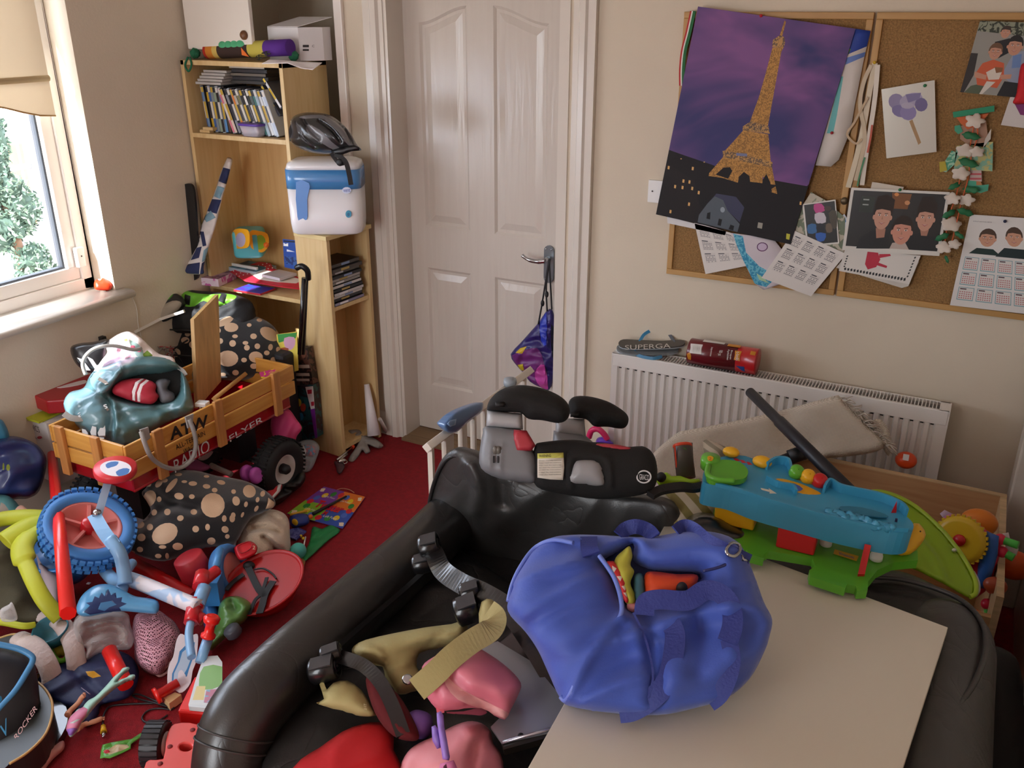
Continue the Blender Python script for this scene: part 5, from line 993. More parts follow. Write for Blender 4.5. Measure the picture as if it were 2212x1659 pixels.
f_=MB(); f_.tube(cr([gp.hit(*q) for q in go[1:-1]],5),.0035,M('c8a060',.4),8); f_.tube(cr([zp(.026).hit(*q) for q in((88,1440),(84,1470),(120,1500),(141,1530),(144,1565),(120,1600),(90,1640),(60,1665))],5),.003,M('b08a50',.4),8); f_.build('binding',t,'pale gold edge binding')
shape(MB(),[(84,1468),(120,1492),(142,1525),(145,1560),(125,1600),(90,1640),(40,1690),(0,1700),(40,1600),(80,1560)],zp(.03),M('0c0c0e',.2,coat=.6),.0,.025,step=.02,flat=True,sm=3).build('guitar_side',t)
shape(MB(),[(100,1600),(120,1605),(137,1600),(138,1618),(115,1640),(95,1665),(85,1680),(75,1660),(90,1630)],vp(110,1650,.01,.8),M('c88a80',.7),.02,.01,step=.008,fold=(.012,25),zmin=.003).build('pink_sock',label='pink knitted sock beside the guitar body on the carpet',cat='sock')
# red truck, toy box, book
tk=thing('ride_on_truck','upturned red plastic toy vehicle with black ribbed wheels at the bottom','toy truck',tuple(V(400,1640,0)))
TR=M('e04a44',.35,coat=.2); kp=zp(.13)
shape(MB(),[(378,1562),(410,1560),(440,1570),(452,1590),(454,1638),(480,1640),(500,1660),(500,1740),(300,1740),(310,1660),(322,1640),(352,1638),(358,1600),(365,1575)],kp,TR,.0,.10,step=.02,flat=True,sm=2,holes=[circ(401,1613,14,9)]).build('chassis',tk,bev=.004)
for c in((416,1577),(367,1613),(436,1612),(346,1650),(424,1650)): MB().lathe([(.001,.0),(.0065,.0),(.0065,.0015),(.001,.0015)],kp.hit(*c),(0,0,1),M('7a1414',.6),14).build('screw_hole',tk)
cw=(kp.hit(435,1600)-kp.hit(365,1600)).normalized()
for c in((338,1607),(472,1603)):
    p=V(*c,.09); wh=MB().lathe([(.03,-.024),(.052,-.026),(.057,-.02),(.057,.02),(.052,.026),(.03,.024)],p,cw,M('1a1a1c',.45),36)
    for k in range(26):
        a=2*pi*k/26; e1=Vector((0,0,1)); e2=cw.cross(e1); d=e1*math.cos(a)+e2*math.sin(a); wh.box(p+d*.0575,(.046,.010,.003),M('232326',.45),Matrix((cw,cw.cross(d),d)).transposed())
    w_=wh.build('wheel',tk); MB().lathe([(.001,.022),(.032,.022),(.03,.028),(.001,.028)],p,cw,M('d0ccc8',.4),24).build('hub_cap',w_,'pale grey hub')
t=thing('red_toy_box','red plastic box with a board book on its lid behind the toy truck','box',tuple(V(430,1540,0)))
MB().prism([V(383,1535,.12),V(420,1460,.12),V(500,1470,.12),V(490,1545,.12)],(0,0,-.118),M('e0201c',.3)).build('box_body',t,bev=.006)
bpz=zp(.135)
shape(MB(),[(440,1418),(470,1416),(480,1430),(480,1532),(450,1530),(408,1526),(407,1522),(422,1470)],bpz,M('dfe6e8',.3),.0,.014,step=.02,flat=True,sm=0,decals=[([(440,1440),(480,1440),(480,1480),(436,1490),(430,1470)],M('8ec07a',.4),2),([(425,1482),(444,1482),(440,1512),(416,1512)],M('e8d89a',.4),0),([(446,1490),(480,1488),(480,1520),(440,1518)],M('8fb8d0',.4,kind='patch',vs=40,col2='c88aa0'),0),([(410,1521),(480,1526),(480,1532),(408,1526)],M('d8e0e4',.4),0)]).build('board_book',label='white picture board book lying on the red plastic box',cat='book')
# red helmet upside down with straps
t=thing('red_hard_hat','upturned red plastic helmet with black straps beside the white plush','helmet',tuple(V(570,1270,0)))
hc=V(568,1258,.10); ha=axis(hc,.62,-28); k_=(hc-CAM).length/FPX; rr_=86*k_
MB().lathe([(rr_,.0),(rr_*1.02,.004),(rr_,.008),(rr_*.93,.004),(rr_*.84,-.03),(rr_*.6,-.075),(.001,-.09)],hc,ha,M('a80c0c',.45),44).build('shell',t)
f_=MB(); HP=PL(hc+ha*.004,ha)
for pts,w_ in((((490,1278),(505,1260),(528,1243)),.018),(((535,1222),(545,1245),(560,1275),(575,1290)),.022),(((578,1250),(566,1285),(552,1300),(540,1330)),.012),(((592,1258),(575,1285),(568,1310),(562,1328)),.024)):
    f_.strap(cr([HP.hit(*q)+ha*.006 for q in pts],4),w_,.003,M('141416',.6),ha)
f_.ball(HP.hit(538,1222),(.022,.018,.014),M('141416',.6)); f_.build('chin_strap',t)
shape(MB(),[(555,1238),(575,1238),(590,1248),(575,1262),(562,1260)],HP.off(-.02),M('9a8a88',.9),.01,.01,step=.008).build('padding',t)
f_=MB().tube(cr([HP.hit(*q)+ha*.004 for q in((550,1232),(570,1230),(588,1240),(598,1252))],4),.003,M('1a1a1c',.5)); f_.build('inner_band',t)
# plush
PLH=M('d9c5ac',.95,bump=1,bs=180,sheen=.6)
pl_=thing('white_plush','cream fluffy soft toy slumped between dotted cushion and red helmet','soft toy',tuple(V(580,1180,0)))
shape(MB(),[(515,1150),(530,1125),(555,1108),(585,1100),(612,1108),(624,1125),(626,1150),(628,1185),(624,1200),(610,1205),(600,1195),(592,1208),(575,1215),(550,1215),(530,1208),(515,1190)],vp(570,1212,.01,.5),PLH,.11,.04,step=.007,fold=(.012,9),zmin=.004,cre=[([(545,1143),(575,1140),(600,1150)],.012,-.04),([(570,1160),(592,1180),(600,1195)],.010,-.05),([(585,1160),(605,1175)],.02,.02),([(590,1115),(610,1130)],.012,-.02)]).build('plush_body',pl_)
MB().ball(vp(570,1212,.01,.5).off(.09).hit(567,1202),.006,BLK).build('eye',pl_)
t=thing('toy_keypad','red plastic toy phone case numbered 2 lying on the white plush','toy',tuple(V(530,1190,.15)))
kp_=vp(530,1205,.13,.6)
shape(MB(),[(505,1185),(515,1176),(535,1169),(548,1172),(556,1182),(552,1196),(535,1206),(520,1210),(512,1204)],kp_,M('d82432',.3),.018,.01,step=.006,sm=3,R=.012).build('case_body',t)
f_=MB().tube(cr([kp_.hit(*q)+kp_.n*.019 for q in((514,1188),(538,1177),(545,1184),(540,1194),(522,1202))],4,True),.002,M('a81420',.4),6,closed=True); f_.build('raised_line',t)
text('2',(545,1179),(551,1179),(545,1187),kp_.off(.018),M('e0c8a8',.5),parent=t,name='number')
f_=MB(); tub(f_,[(486,1182,.12),(505,1193,.13)],.004,M('e0d8d8',.4),0,8); f_.build('white_stick',label='white plastic stick poking out beside the red toy case',cat='stick')
shape(MB(),[(500,1165),(512,1155),(508,1185),(495,1225),(490,1215)],vp(498,1222,.05,.3),M('b9b0bc',.4),.008,.006,step=.008).build('grey_paddle',label='pale grey plastic blade between bike and white plush',cat='toy')
# green leather-ish balloon
shape(MB(),[(470,1330),(475,1305),(490,1290),(515,1288),(540,1300),(545,1315),(530,1340),(505,1360),(480,1385),(455,1405),(448,1390),(465,1355)],vp(490,1390,.02,.55),M('5c8a44',.4,coat=.2),.07,.03,step=.007,fold=(.012,16,2,.5),zmin=.004,cre=[([(500,1300),(507,1315)],.014,-.05)]).build('green_balloon',label='crumpled green glove-like inflatable beside the red bike grip',cat='inflatable')
shape(MB(),[(520,1290),(545,1278),(560,1285),(556,1298),(535,1310),(522,1302)],vp(540,1308,.04,.5),M('c0b4c4',.6),.02,.01,step=.008,fold=(.006,25)).build('white_tissue',label='white tissue scrap by the red helmet straps',cat='tissue')
MB().ball(V(546,1318,.05),.018,M('c8403a',.4)).build('red_bead',label='small red knob beside the sofa arm near the red helmet',cat='bead')
c=V(503,1364,.08); MB().lathe([(.001,-.015),(.022,-.015),(.026,-.01),(.026,.01),(.022,.015),(.001,.015)],c,axis(c,.5,-40),M('4c5058',.4),24).build('grey_puck',label='small grey round puck tucked under the sofa arm',cat='toy')
sheet([(622,1190),(645,1200),(660,1215),(655,1235),(640,1225),(625,1210)],zp(.006),M('8a5a20',.5),fold=(.005,20),step=.01).build('brown_leaf',label='brown paper scrap on the carpet behind the red helmet',cat='paper')
MB().ball(V(492,1040,.12),.0,WHITE) if 0 else None
# ================= SOFA =================
LE=M('353433',.42,spec=.7,bump=.9,vs=7,kind='leather'); LE2=M('232221',.48,bump=.8,vs=9,kind='leather')  # one black leather; LE base lifted to grey to paint its broad highlights
sf=thing('leather_sofa','black leather two seater sofa with padded roll arms, buried in clutter','sofa',(-.5,1.5,0))
def armpath(x,mir=1):
    pts=[(x,1.95,.20),(x,1.96,.44),(x,1.90,.522),(x,1.70,.522),(x,1.40,.522),(x,1.15,.522),(x,1.02,.495),(x+.01*mir,.955,.38),(x+.02*mir,.935,.20),(x+.03*mir,.94,.02)]
    return cr(pts,8)
p=armpath(-1.158); n=len(p); rad=[.078 if v.y>1.05 and v.z>.4 else .078-.015*max(0,min(1,(.5-v.z)/.4)) if v.y<1.1 else .078 for v in p]
mb=MB().tube(p,rad,M('232221',.33,spec=.8,bump=.4,vs=6,kind='leather'),28,up=(1,0,.01)); arm=mb.build('arm',sf)
# seam on the elbow
i=min(range(n),key=lambda k:(p[k]-Vector((-1.158,1.0,.48))).length); t_=(p[i+1]-p[i-1]).normalized(); e1=t_.orthogonal().normalized(); e2=t_.cross(e1)
for o in(-.012,.012):
    mb=MB()
    ring=[p[i]+t_*o+(e1*math.cos(a)+e2*math.sin(a))*(rad[i]+.001) for a in [2*pi*k/40 for k in range(40)]]
    mb.tube(ring,.0022,M('3a3836',.5),6,closed=True); mb.build('seam',arm)
MB().tube(armpath(.10,-1),.11,LE,28,up=(1,0,.01)).build('arm',sf)
MB().bb((-1.16,.98,.05),(.12,1.95,.44),LE2).build('base',sf,bev=.02)
MB().bb((-1.12,1.90,.05),(.12,2.04,.60),LE2).build('back_frame',sf,bev=.04)
# seat cushion
sc_=zp(.455)
shape(MB(),[(905,1165),(850,1205),(700,1330),(600,1420),(562,1465),(565,1520),(575,1600),(590,1700),(900,1760),(1250,1700),(1400,1560),(1300,1380),(1150,1290),(980,1180)],sc_,M('1d1c1b',.42,spec=.6,bump=.9,vs=7,kind='leather'),.05,.05,step=.012,fold=(.010,4,1.2,.6),sm=3,cre=[([(1000,1180),(920,1230),(760,1400),(680,1440),(600,1560)],.012,.012)]).build('seat_cushion',sf)
mb=MB().tube(cr([sc_.hit(*q)+Vector((0,0,h)) for q,h in(((905,1235),.07),((840,1290),.07),((740,1385),.065),((700,1440),.06),((650,1450),.055),((610,1480),.05),((590,1530),.04),((575,1600),.03))],6),.006,LE2); mb.build('piping',sf)
# back cushion
bc=p3((930,1150,dict(z=.44)),(1440,1250,dict(z=.44)),(1180,985,dict(z=.80)))
shape(MB(),[(925,1110),(930,1060),(945,1010),(965,980),(990,968),(1040,980),(1100,1000),(1200,1030),(1300,1062),(1380,1070),(1440,1080),(1468,1100),(1475,1130),(1465,1165),(1440,1230),(1380,1300),(1200,1290),(1050,1250),(980,1200),(940,1160)],bc,LE,.085,.06,step=.01,fold=(.012,3.2,2.2,1.3),sm=4,cre=[([(985,1200),(1060,1225),(1180,1270)],.008,-.016),([(1020,1010),(1040,1060),(1030,1110)],.02,.025),([(1080,1030),(1090,1090)],.02,-.02),([(1050,985),(1075,1010),(1130,1030)],.02,-.02)]).build('back_cushion',sf)
mb=MB().tube(cr([bc.hit(*q)+bc.n*.02 for q in((928,1120),(936,1060),(955,1005),(985,975),(1040,985))],6),.005,LE2); mb.build('piping',sf)
mb=MB(); cc_=cr([bc.hit(*q)+bc.n*.078 for q in((985,1200),(1020,1212),(1060,1225),(1110,1243),(1150,1258))],8)
for v in cc_: mb.ball(v,(.004,.004,.003),M('3a3836',.5),seg=6,rings=4)
mb.build('stitching',sf)
rc_=zp(.585)
shape(MB(),[(1860,1240),(1900,1230),(1960,1238),(2030,1270),(2090,1310),(2120,1350),(2132,1395),(2125,1450),(2100,1520),(2060,1570),(2000,1620),(1950,1680),(1800,1680),(1700,1500),(1750,1300)],rc_,LE2,.045,.12,step=.012,fold=(.006,5),sm=4,R=.08,cre=[([(1870,1275),(1960,1290),(2050,1320),(2105,1370),(2120,1430)],.008,-.012)]).build('back_cushion',sf)
mb=MB().tube(cr([rc_.hit(*q)+rc_.n*.035 for q in((1870,1272),(1960,1282),(2060,1318),(2112,1370),(2122,1430),(2100,1500),(2060,1560),(2030,1610))],6),.006,LE); mb.build('piping',sf)
shape(MB(),[(1985,1530),(2010,1510),(2040,1540),(2055,1600),(2060,1700),(1940,1700),(1960,1600)],vp(2010,1659,.30,.4),LE,.05,.05,step=.012,fold=(.01,8)).build('loose_black_cushion',label='small black leather cushion at the near right corner of the white board',cat='cushion')
shape(MB(),[(2110,1415),(2140,1395),(2175,1405),(2200,1430),(2215,1500),(2240,1560),(2240,1760),(1990,1760),(2040,1620),(2085,1560),(2115,1480)],vp(2150,1659,.30,.5),M('121213',.7),.05,.22,step=.015,fold=(.004,5),sm=3).build('black_footstool',label='dark black upholstered stool at the bottom right corner',cat='stool')
# ================= BOARD / TABLE TOP =================
BW_=M('d3cbb9',.45,bump=.03,bs=200)
A,B=V(1440,1127,.66),V(2048,1355,.66); C2,D2=V(1950,1659,.66),V(1140,1659,.66)
A2=A+(D2-A)*1.28; B2=B+(C2-B)*2.2
t=thing('white_table_top','large plain off-white table top laid across the sofa','table',((A.x+B.x)/2,1.2,.0))
MB().prism([A,B,B2,A2],(0,0,-.018),BW_).build('table_top',t,bev=.0015)
# ================= BLUE DUFFEL =================
DB=M('3c58b6',.6,bump=.12,bs=260,sheen=.2); DB2=M('2c3a88',.6,bump=.4,bs=200)
df=thing('blue_duffel_bag','big royal blue duffel bag gaping open on the white table top','bag',tuple(V(1400,1500,.661)))
dp=vp(1420,1548,.664,.34)
do=[(1190,1162),(1240,1155),(1300,1156),(1400,1160),(1480,1148),(1545,1150),(1590,1168),(1612,1200),(1632,1250),(1650,1300),(1668,1338),(1662,1375),(1650,1410),(1620,1465),(1570,1508),(1500,1530),(1420,1545),(1300,1540),(1230,1526),(1208,1505),(1185,1455),(1162,1405),(1135,1365),(1097,1320),(1105,1275),(1120,1235),(1150,1190)]
hole=[(1303,1215),(1330,1200),(1362,1178),(1368,1182),(1365,1215),(1400,1235),(1450,1240),(1508,1242),(1500,1265),(1475,1285),(1450,1292),(1395,1312),(1365,1318),(1345,1290),(1325,1240)]
shape(MB(),do,dp,DB,.09,.03,step=.008,fold=(.024,4.8,2.6,.35),sm=4,zmin=.662,holes=[hole],R=.085,cre=[
 ([(1345,1330),(1347,1310),(1330,1240),(1290,1195),(1240,1160)],.010,.014),([(1222,1512),(1240,1490),(1275,1420),(1320,1360),(1347,1330)],.010,.012),
 ([(1390,1330),(1415,1450),(1412,1500)],.016,-.03),([(1370,1330),(1395,1400)],.02,.02),([(1500,1310),(1510,1400),(1500,1440)],.02,-.02),([(1560,1320),(1570,1400)],.02,.015),([(1615,1230),(1640,1310),(1668,1345)],.008,-.012)]).build('bag_body',df)
PIP=M('6f86d8',.4)
for q in([(1099,1318),(1108,1270),(1130,1220),(1158,1180),(1200,1165),(1245,1172)],[(1210,1505),(1222,1514),(1240,1494),(1275,1420),(1320,1360),(1345,1332),(1347,1300),(1335,1255),(1300,1205)]):
    pass
def surf(q,h=.0):
    """height of the duffel dome at pixel q (approximate ellipsoid profile)"""
    P_=dp.px(q); d=segd(np.array([[P_.x,P_.y]]),[tuple(dp.px(a)) for a in do+[do[0]]])[0]; t_=min(d/.085,1) if inside(np.array([[P_.x,P_.y]]),[tuple(dp.px(a)) for a in do])[0] else 0; return dp.hit(*q)+toC(dp.hit(1400,1350))*(.09*math.sqrt(max(0,1-(1-t_)**2))+h)
for q in([(1103,1300),(1112,1262),(1132,1222),(1160,1186),(1200,1172),(1245,1180)],[(1216,1500),(1226,1508),(1242,1488),(1275,1420),(1318,1362),(1343,1332),(1345,1300),(1330,1252),(1300,1208)]):
    MB().tube(cr([surf(a,.012) for a in q],8),.0045,PIP,8).build('piping',df)
def strap(q,w=.034,h=.006,m=DB2,name='webbing_strap',**k): return MB().strap(cr([surf(a[:2],.007+(a[2]*.35 if len(a)>2 else 0)) for a in q],6),w,.003,m,k.get('n')).build(name,df)
strap([(1275,1165),(1278,1190),(1283,1205)]); strap([(1445,1345),(1455,1370),(1450,1420),(1438,1465),(1410,1500),(1370,1528),(1340,1535)],.036,.014)
strap([(1565,1380),(1572,1420),(1565,1460),(1550,1495),(1530,1515)],.03,.014)
strap([(1392,1330,.0),(1396,1305,.02),(1425,1298,.03),(1480,1300,.02),(1515,1280,.03),(1545,1285,.03),(1568,1310,.02),(1572,1350,.01),(1562,1385,.005)],.036,.02,DB2,'carry_handle')
strap([(1340,1160,.0),(1352,1145,.03),(1375,1140,.05),(1400,1148,.03),(1412,1165,.0)],.03,.01,DB2,'carry_handle')
strap([(1462,1155,.01),(1478,1142,.03),(1495,1150,.03),(1520,1178,.02),(1560,1200,.015),(1612,1218,.0)],.034,.014,DB2,'shoulder_strap')
strap([(1370,1325),(1395,1380),(1410,1450),(1400,1500)],.004,.012,DB2,'seam')
mb=MB(); mb.tube(cr([surf((a,b),.03) for a,b in((1560,1195),(1573,1181),(1590,1184),(1588,1200),(1575,1210),(1562,1206))],3,True),.0035,CHROME,8,closed=True); mb.tube([surf((1594,1206),.02),surf((1597,1215),.02),surf((1612,1214),.01)],.003,CHROME,8); mb.build('buckle',df,'silver buckle ring')
mb=MB(); mb.tube(cr([surf((a,b),.012) for a,b in((1512,1240),(1545,1232),(1580,1216),(1600,1210))],4),.003,M('28306a',.4)); mb.build('zip',df)
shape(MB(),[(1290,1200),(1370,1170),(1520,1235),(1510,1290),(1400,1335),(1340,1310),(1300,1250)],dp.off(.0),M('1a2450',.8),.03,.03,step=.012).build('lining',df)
mb=MB(); shape(mb,[(1330,1205),(1345,1190),(1360,1180),(1366,1200),(1362,1220),(1370,1235),(1362,1260),(1372,1285),(1370,1305),(1350,1300),(1335,1260),(1325,1230)],dp.off(.05),M('c8c84a',.6),.02,.03,step=.007,fold=(.006,16)); mb.build('yellow_garment',label='lime yellow garment inside the open blue duffel bag',cat='clothes')
mb=MB(); shape(mb,[(1305,1218),(1325,1212),(1345,1240),(1355,1270),(1358,1298),(1350,1300),(1335,1270),(1320,1240)],dp.off(.062),M('d02a30',.5),.012,.02,step=.006,sm=2,decals=[([(1322,1222),(1332,1228),(1324,1240)],M('e8dcd0',.5)),([(1332,1245),(1345,1244),(1340,1256)],M('e8dcd0',.5)),([(1342,1266),(1354,1264),(1350,1276)],M('e8dcd0',.5)),([(1346,1280),(1357,1280),(1354,1290)],M('e8dcd0',.5))]); mb.build('red_patterned_toy',label='red and white patterned toy edge inside the blue duffel bag',cat='toy')
mb=MB(); shape(mb,[(1395,1238),(1420,1235),(1460,1240),(1506,1242),(1500,1268),(1470,1285),(1430,1292),(1400,1296),(1392,1270)],dp.off(.05),M('d8481a',.5),.02,.02,step=.008,fold=(.004,10)); t=thing('orange_float','orange inflatable with black valve inside the blue duffel bag','inflatable',tuple(dp.hit(1450,1265))); mb.build('float_body',t); MB().ball(dp.off(.07).hit(1473,1272),(.011,.011,.014),BLK).build('valve',t)
mb=MB(); shape(mb,[(1370,1245),(1388,1240),(1394,1265),(1398,1300),(1385,1310),(1370,1295)],dp.off(.045),M('3a6a78',.6),.02,.02,step=.008,fold=(.01,20)); mb.build('teal_garment',label='teal garment between the yellow and orange items in the duffel',cat='clothes')
mb=MB(); shape(mb,[(1358,1300),(1385,1302),(1392,1310),(1370,1322),(1355,1315)],dp.off(.05),M('d88a88',.6),.012,.02,step=.008); mb.build('pink_garment',label='pink cloth corner at the bottom of the duffel opening',cat='clothes')
# ================= BOOSTER SEAT =================
bs_=thing('booster_seat','black and grey child booster car seat sitting on the sofa back cushion','car seat',tuple(V(1230,1070,.78)))
FB=M('151515',.85,bump=.15,bs=300); GY=M('7c7e82',.45); GYL=M('a9abad',.4); RD=M('b03440',.45)
bp2=vp(1230,1080,.775,.08); bb2=bp2.off(-.20)
def sh(o,pl,m,nm,f=.03,b=.03,lab=None,par=bs_,**k): k.setdefault('step',.007); return shape(MB(),o,pl,m,f,b,**k).build(nm,par,lab)
sh([(1200,902),(1262,905),(1266,945),(1200,938)],bb2,GYL,'armrest_post',.02,.02,sm=0); sh([(1196,930),(1262,938),(1292,965),(1290,985),(1190,985)],bb2,GY,'side_bracket',.03,.02,sm=1)
sh([(1228,872),(1240,857),(1270,856),(1310,866),(1342,884),(1357,900),(1355,918),(1342,926),(1312,922),(1284,921),(1266,906),(1235,900)],bb2,FB,'armrest',.045,.045)
sh([(1262,960),(1300,956),(1350,965),(1395,966),(1390,1000),(1270,1000)],bb2.off(.1),FB,'seat_pad',.05,.05)
sh([(1290,958),(1330,960),(1365,968),(1362,974),(1320,972),(1290,966)],bp2.off(.012),RD,'pink_trim',.008,.01,sm=2)
pad=sh([(1155,965),(1172,955),(1240,950),(1290,958),(1340,966),(1390,965),(1412,982),(1420,1015),(1416,1048),(1395,1066),(1340,1076),(1290,1078),(1220,1068),(1160,1052),(1150,1010)],bp2,FB,'seat_pad',.05,.16,cre=[([(1235,1050),(1232,1010),(1245,985),(1290,982),(1315,1000),(1318,1050)],.006,.008)])
sh([(1049,920),(1105,925),(1130,930),(1138,955),(1160,985),(1163,1020),(1158,1042),(1130,1042),(1080,1034),(1048,1020),(1035,1000),(1038,960),(1043,935)],bp2,GY,'side_bracket',.035,.05,sm=2,R=.03,cre=[([(1058,1010),(1062,965),(1064,960)],.003,.006),([(1081,1015),(1083,965),(1086,962)],.003,.006)])
sh([(1052,886),(1128,893),(1130,928),(1050,921)],bp2,GYL,'armrest_post',.03,.04,sm=0,R=.015)
sh([(1052,884),(1058,864),(1082,842),(1118,832),(1160,836),(1200,850),(1224,868),(1231,888),(1225,906),(1206,914),(1172,908),(1142,905),(1124,892),(1090,890),(1060,888)],bp2.off(.0),FB,'armrest',.055,.055)
sh([(1110,928),(1138,930),(1157,962),(1148,974),(1116,975),(1108,950)],bp2.off(.03),RD,'red_insert',.012,.02,'muted red plastic insert',sm=0,R=.01)
sh([(1226,1042),(1232,1012),(1242,994),(1262,990),(1290,994),(1304,1012),(1307,1050),(1265,1048)],bp2.off(.035),M('9a9b9d',.3),'cup_holder',.03,.02,'smooth grey cup holder',sm=2)
lp=bp2.off(.052); lb=MB(); shape(lb,[(1161,980),(1217,978),(1219,1010),(1216,1037),(1190,1036),(1161,1032)],lp,M('d8d2c4',.7),.002,.002,step=.01,flat=True,sm=0,fold=(.002,30),decals=[([(1161,980),(1217,978),(1218,989),(1161,991)],M('c8c860',.7),0)]); lo=lb.build('care_label',bs_)
text('WARNING',(1164,982),(1190,981),(1164,988),lp.off(.004),INK,parent=lo,name='print')
for k in range(7): text('always read the instructions'[k:k+24],(1164,994+k*5),(1212,993+k*5),(1164,997+k*5),lp.off(.004),M('77736a',.7),parent=lo,name='print')
for a in(1067,1076): MB().prism([bp2.off(.038).hit(*q) for q in((a-2,985),(a+2,985),(a+2,1000),(a-2,1000))],bp2.n*.001,BLK).build('slot',bs_)
for a in(1070,1077): MB().ball(bp2.off(.036).hit(a,973),(.007,.007,.011),M('6a675f',.4)).build('slider',bs_)
gl=bp2.off(.046); ring=[gl.hit(*q) for q in circ(1391,1030,15,13,24)]; mb=MB().tube(ring,.0018,M('e0e0e0',.5),6,closed=True); lo=mb.build('logo_ring',bs_); text('GRACO',(1381,1024),(1402,1026),(1381,1036),gl,M('e0e0e0',.5),parent=lo)
for q in((1070,868,'a'),(1232,890,'b')): 
    PLN=bp2.off(.05) if q[2]=='a' else bb2.off(.04); sh([(q[0],q[1]),(q[0]+20,q[1]),(q[0]+20,q[1]+11),(q[0],q[1]+11)],PLN,M('0c0c0c',.6),'fabric_tab',.003,.004,sm=0)
# ================= BABY GATE =================
gt=thing('baby_gate','white metal baby gate with pale blue latch leaning behind the sofa arm','gate',(-1.26,2.15,0)); GW=M('e4ddd0',.35)
gx=-1.262; gz=.78
P=xp(gx); a=P.hit(922,968); b=P.hit(1146,800)
mb=MB().tube([a,b],.017,GW,4,up=(0,0,1)); mb.build('top_rail',gt,bev=.002)
def gl_(t_,w,nm): 
    q=a.lerp(b,t_); MB().bb((gx-.008,q.y-w,.02),(gx+.008,q.y+w,q.z-.01),GW).build(nm,gt)
for t_,w,nm in((.03,.006,'bar'),(.17,.022,'frame_post'),(.30,.014,'frame_post'),(.40,.006,'bar'),(.50,.006,'bar'),(.60,.006,'bar'),(.70,.006,'bar'),(.80,.006,'bar'),(.92,.007,'frame_post')): gl_(t_,w,nm)
MB().tube([Vector((gx,a.y,.05)),Vector((gx,b.y,.05))],.012,GW,6).build('bottom_rail',gt)
LB=M('5f82b0',.3,coat=.3)
q0=P.off(.02); shape(MB(),[(958,920),(968,905),(985,890),(1010,878),(1035,870),(1044,872),(1040,890),(1020,905),(1000,922),(985,934),(968,934)],q0,LB,.022,.04,step=.006).build('latch',gt,'pale blue latch grip'); shape(MB(),[(966,916),(972,908),(986,905),(984,918),(972,922)],q0.off(.02),M('86a8d0',.3),.006,.004,step=.006,sm=1).build('latch_button',gt)
mb=MB().lathe([(.001,-.01),(.02,-.01),(.022,0),(.02,.012),(.001,.012)],P.off(.016).hit(1102,826),(0,0,1),M('9aa4ac',.4),20); mb.build('hinge_cap',gt)
# ================= DRAWSTRING BAG ON DOOR =================
dg_=thing('drawstring_bag','purple and blue drawstring bag hanging from the door handle','bag',tuple(at(1170,840,y=3.18)))
P=PL((-1.56,3.19,.5),(.15,-1,0)); PB=M('2a1f66',.4,bump=.2); 
shape(MB(),[(1103,765),(1125,740),(1150,712),(1165,695),(1180,672),(1193,668),(1200,695),(1205,725),(1207,760),(1202,790),(1196,820),(1186,843),(1170,838),(1145,825),(1130,805),(1112,785)],P,PB,.035,.02,step=.007,fold=(.012,16,1.5,.4),sm=2,decals=[([(1105,768),(1150,752),(1165,757),(1175,785),(1178,835),(1150,826),(1128,800)],M('6a2870',.45),2),([(1160,795),(1176,788),(1184,840),(1168,836),(1155,815)],M('c04aa0',.4),2),([(1114,762),(1124,752),(1138,748),(1128,764)],M('c8a81c',.5),0),([(1166,690),(1180,675),(1180,745),(1168,735)],M('2a3ab0',.4),2),([(1190,700),(1203,730),(1206,780),(1192,770)],M('14142a',.5),2),([(1118,788),(1130,786),(1132,800),(1124,800)],M('b8a41c',.5),0)]).build('bag_body',dg_)
for q in(((1163,700),(1172,650),(1183,580),(1186,560)),((1182,672),(1180,620),(1186,565)),((1192,668),(1190,630),(1187,575),(1188,560))): MB().tube(cr([P.off(.015).hit(*a) for a in q],5),.0035,BLK,6).build('cord',dg_)
MB().ball(P.off(.015).hit(1172,655),(.008,.008,.014),BLK).build('toggle',dg_); MB().ball(P.off(.015).hit(1181,636),(.008,.008,.014),BLK).build('toggle',dg_)
# ================= RADIATOR =================
rd=thing('radiator','long white ribbed panel radiator under the cork boards','radiator',(-.55,3.06,.1)); RW=M('ece8e2',.35)
rx0,rx1,ry,rz=-1.14,.03,3.025,.642
pr=[(rx0,ry+.02),(rx0,ry)]; nR=36; pw=(rx1-rx0-.04)/nR; xx=rx0+.02
for k in range(nR): pr+=[(xx,ry),(xx+pw*.14,ry+.012),(xx+pw*.42,ry+.012),(xx+pw*.58,ry-.001)]; xx+=pw
pr+=[(rx1-.02,ry),(rx1,ry),(rx1,ry+.02)]
MB().prism([(x,y,.14) for x,y in pr],(0,0,rz-.14-.05),RW).build('ribbed_panel',rd)
MB().bb((rx0,ry-.001,rz-.052),(rx1,ry+.012,rz),RW).build('top_band',rd,bev=.003); MB().bb((rx0,ry-.001,.11),(rx1,ry+.012,.145),RW).build('bottom_band',rd,bev=.003)
MB().bb((rx0-.004,ry,.11),(rx0,ry+.08,rz),RW).build('end_panel',rd); MB().bb((rx1,ry,.11),(rx1+.004,ry+.08,rz),RW).build('end_panel',rd)
mb=MB(); mb.bb((rx0,ry+.075,rz-.012),(rx1,ry+.08,rz),RW); mb.bb((rx0,ry,rz-.012),(rx1,ry+.006,rz),RW); mb.bb((rx0,ry,rz-.004),(rx0+.03,ry+.08,rz),RW); mb.bb((rx1-.03,ry,rz-.004),(rx1,ry+.08,rz),RW)
for k in range(100):
    x=rx0+.03+k*(rx1-rx0-.06)/100; mb.bb((x,ry+.005,rz-.010),(x+.003,ry+.076,rz-.001),RW)
mb.bb((rx0+.01,ry+.01,rz-.06),(rx1-.01,ry+.075,rz-.05),M('2e2c2a',.8)); mb.build('top_grille',rd)  # dark strip under the slats paints the shade between them
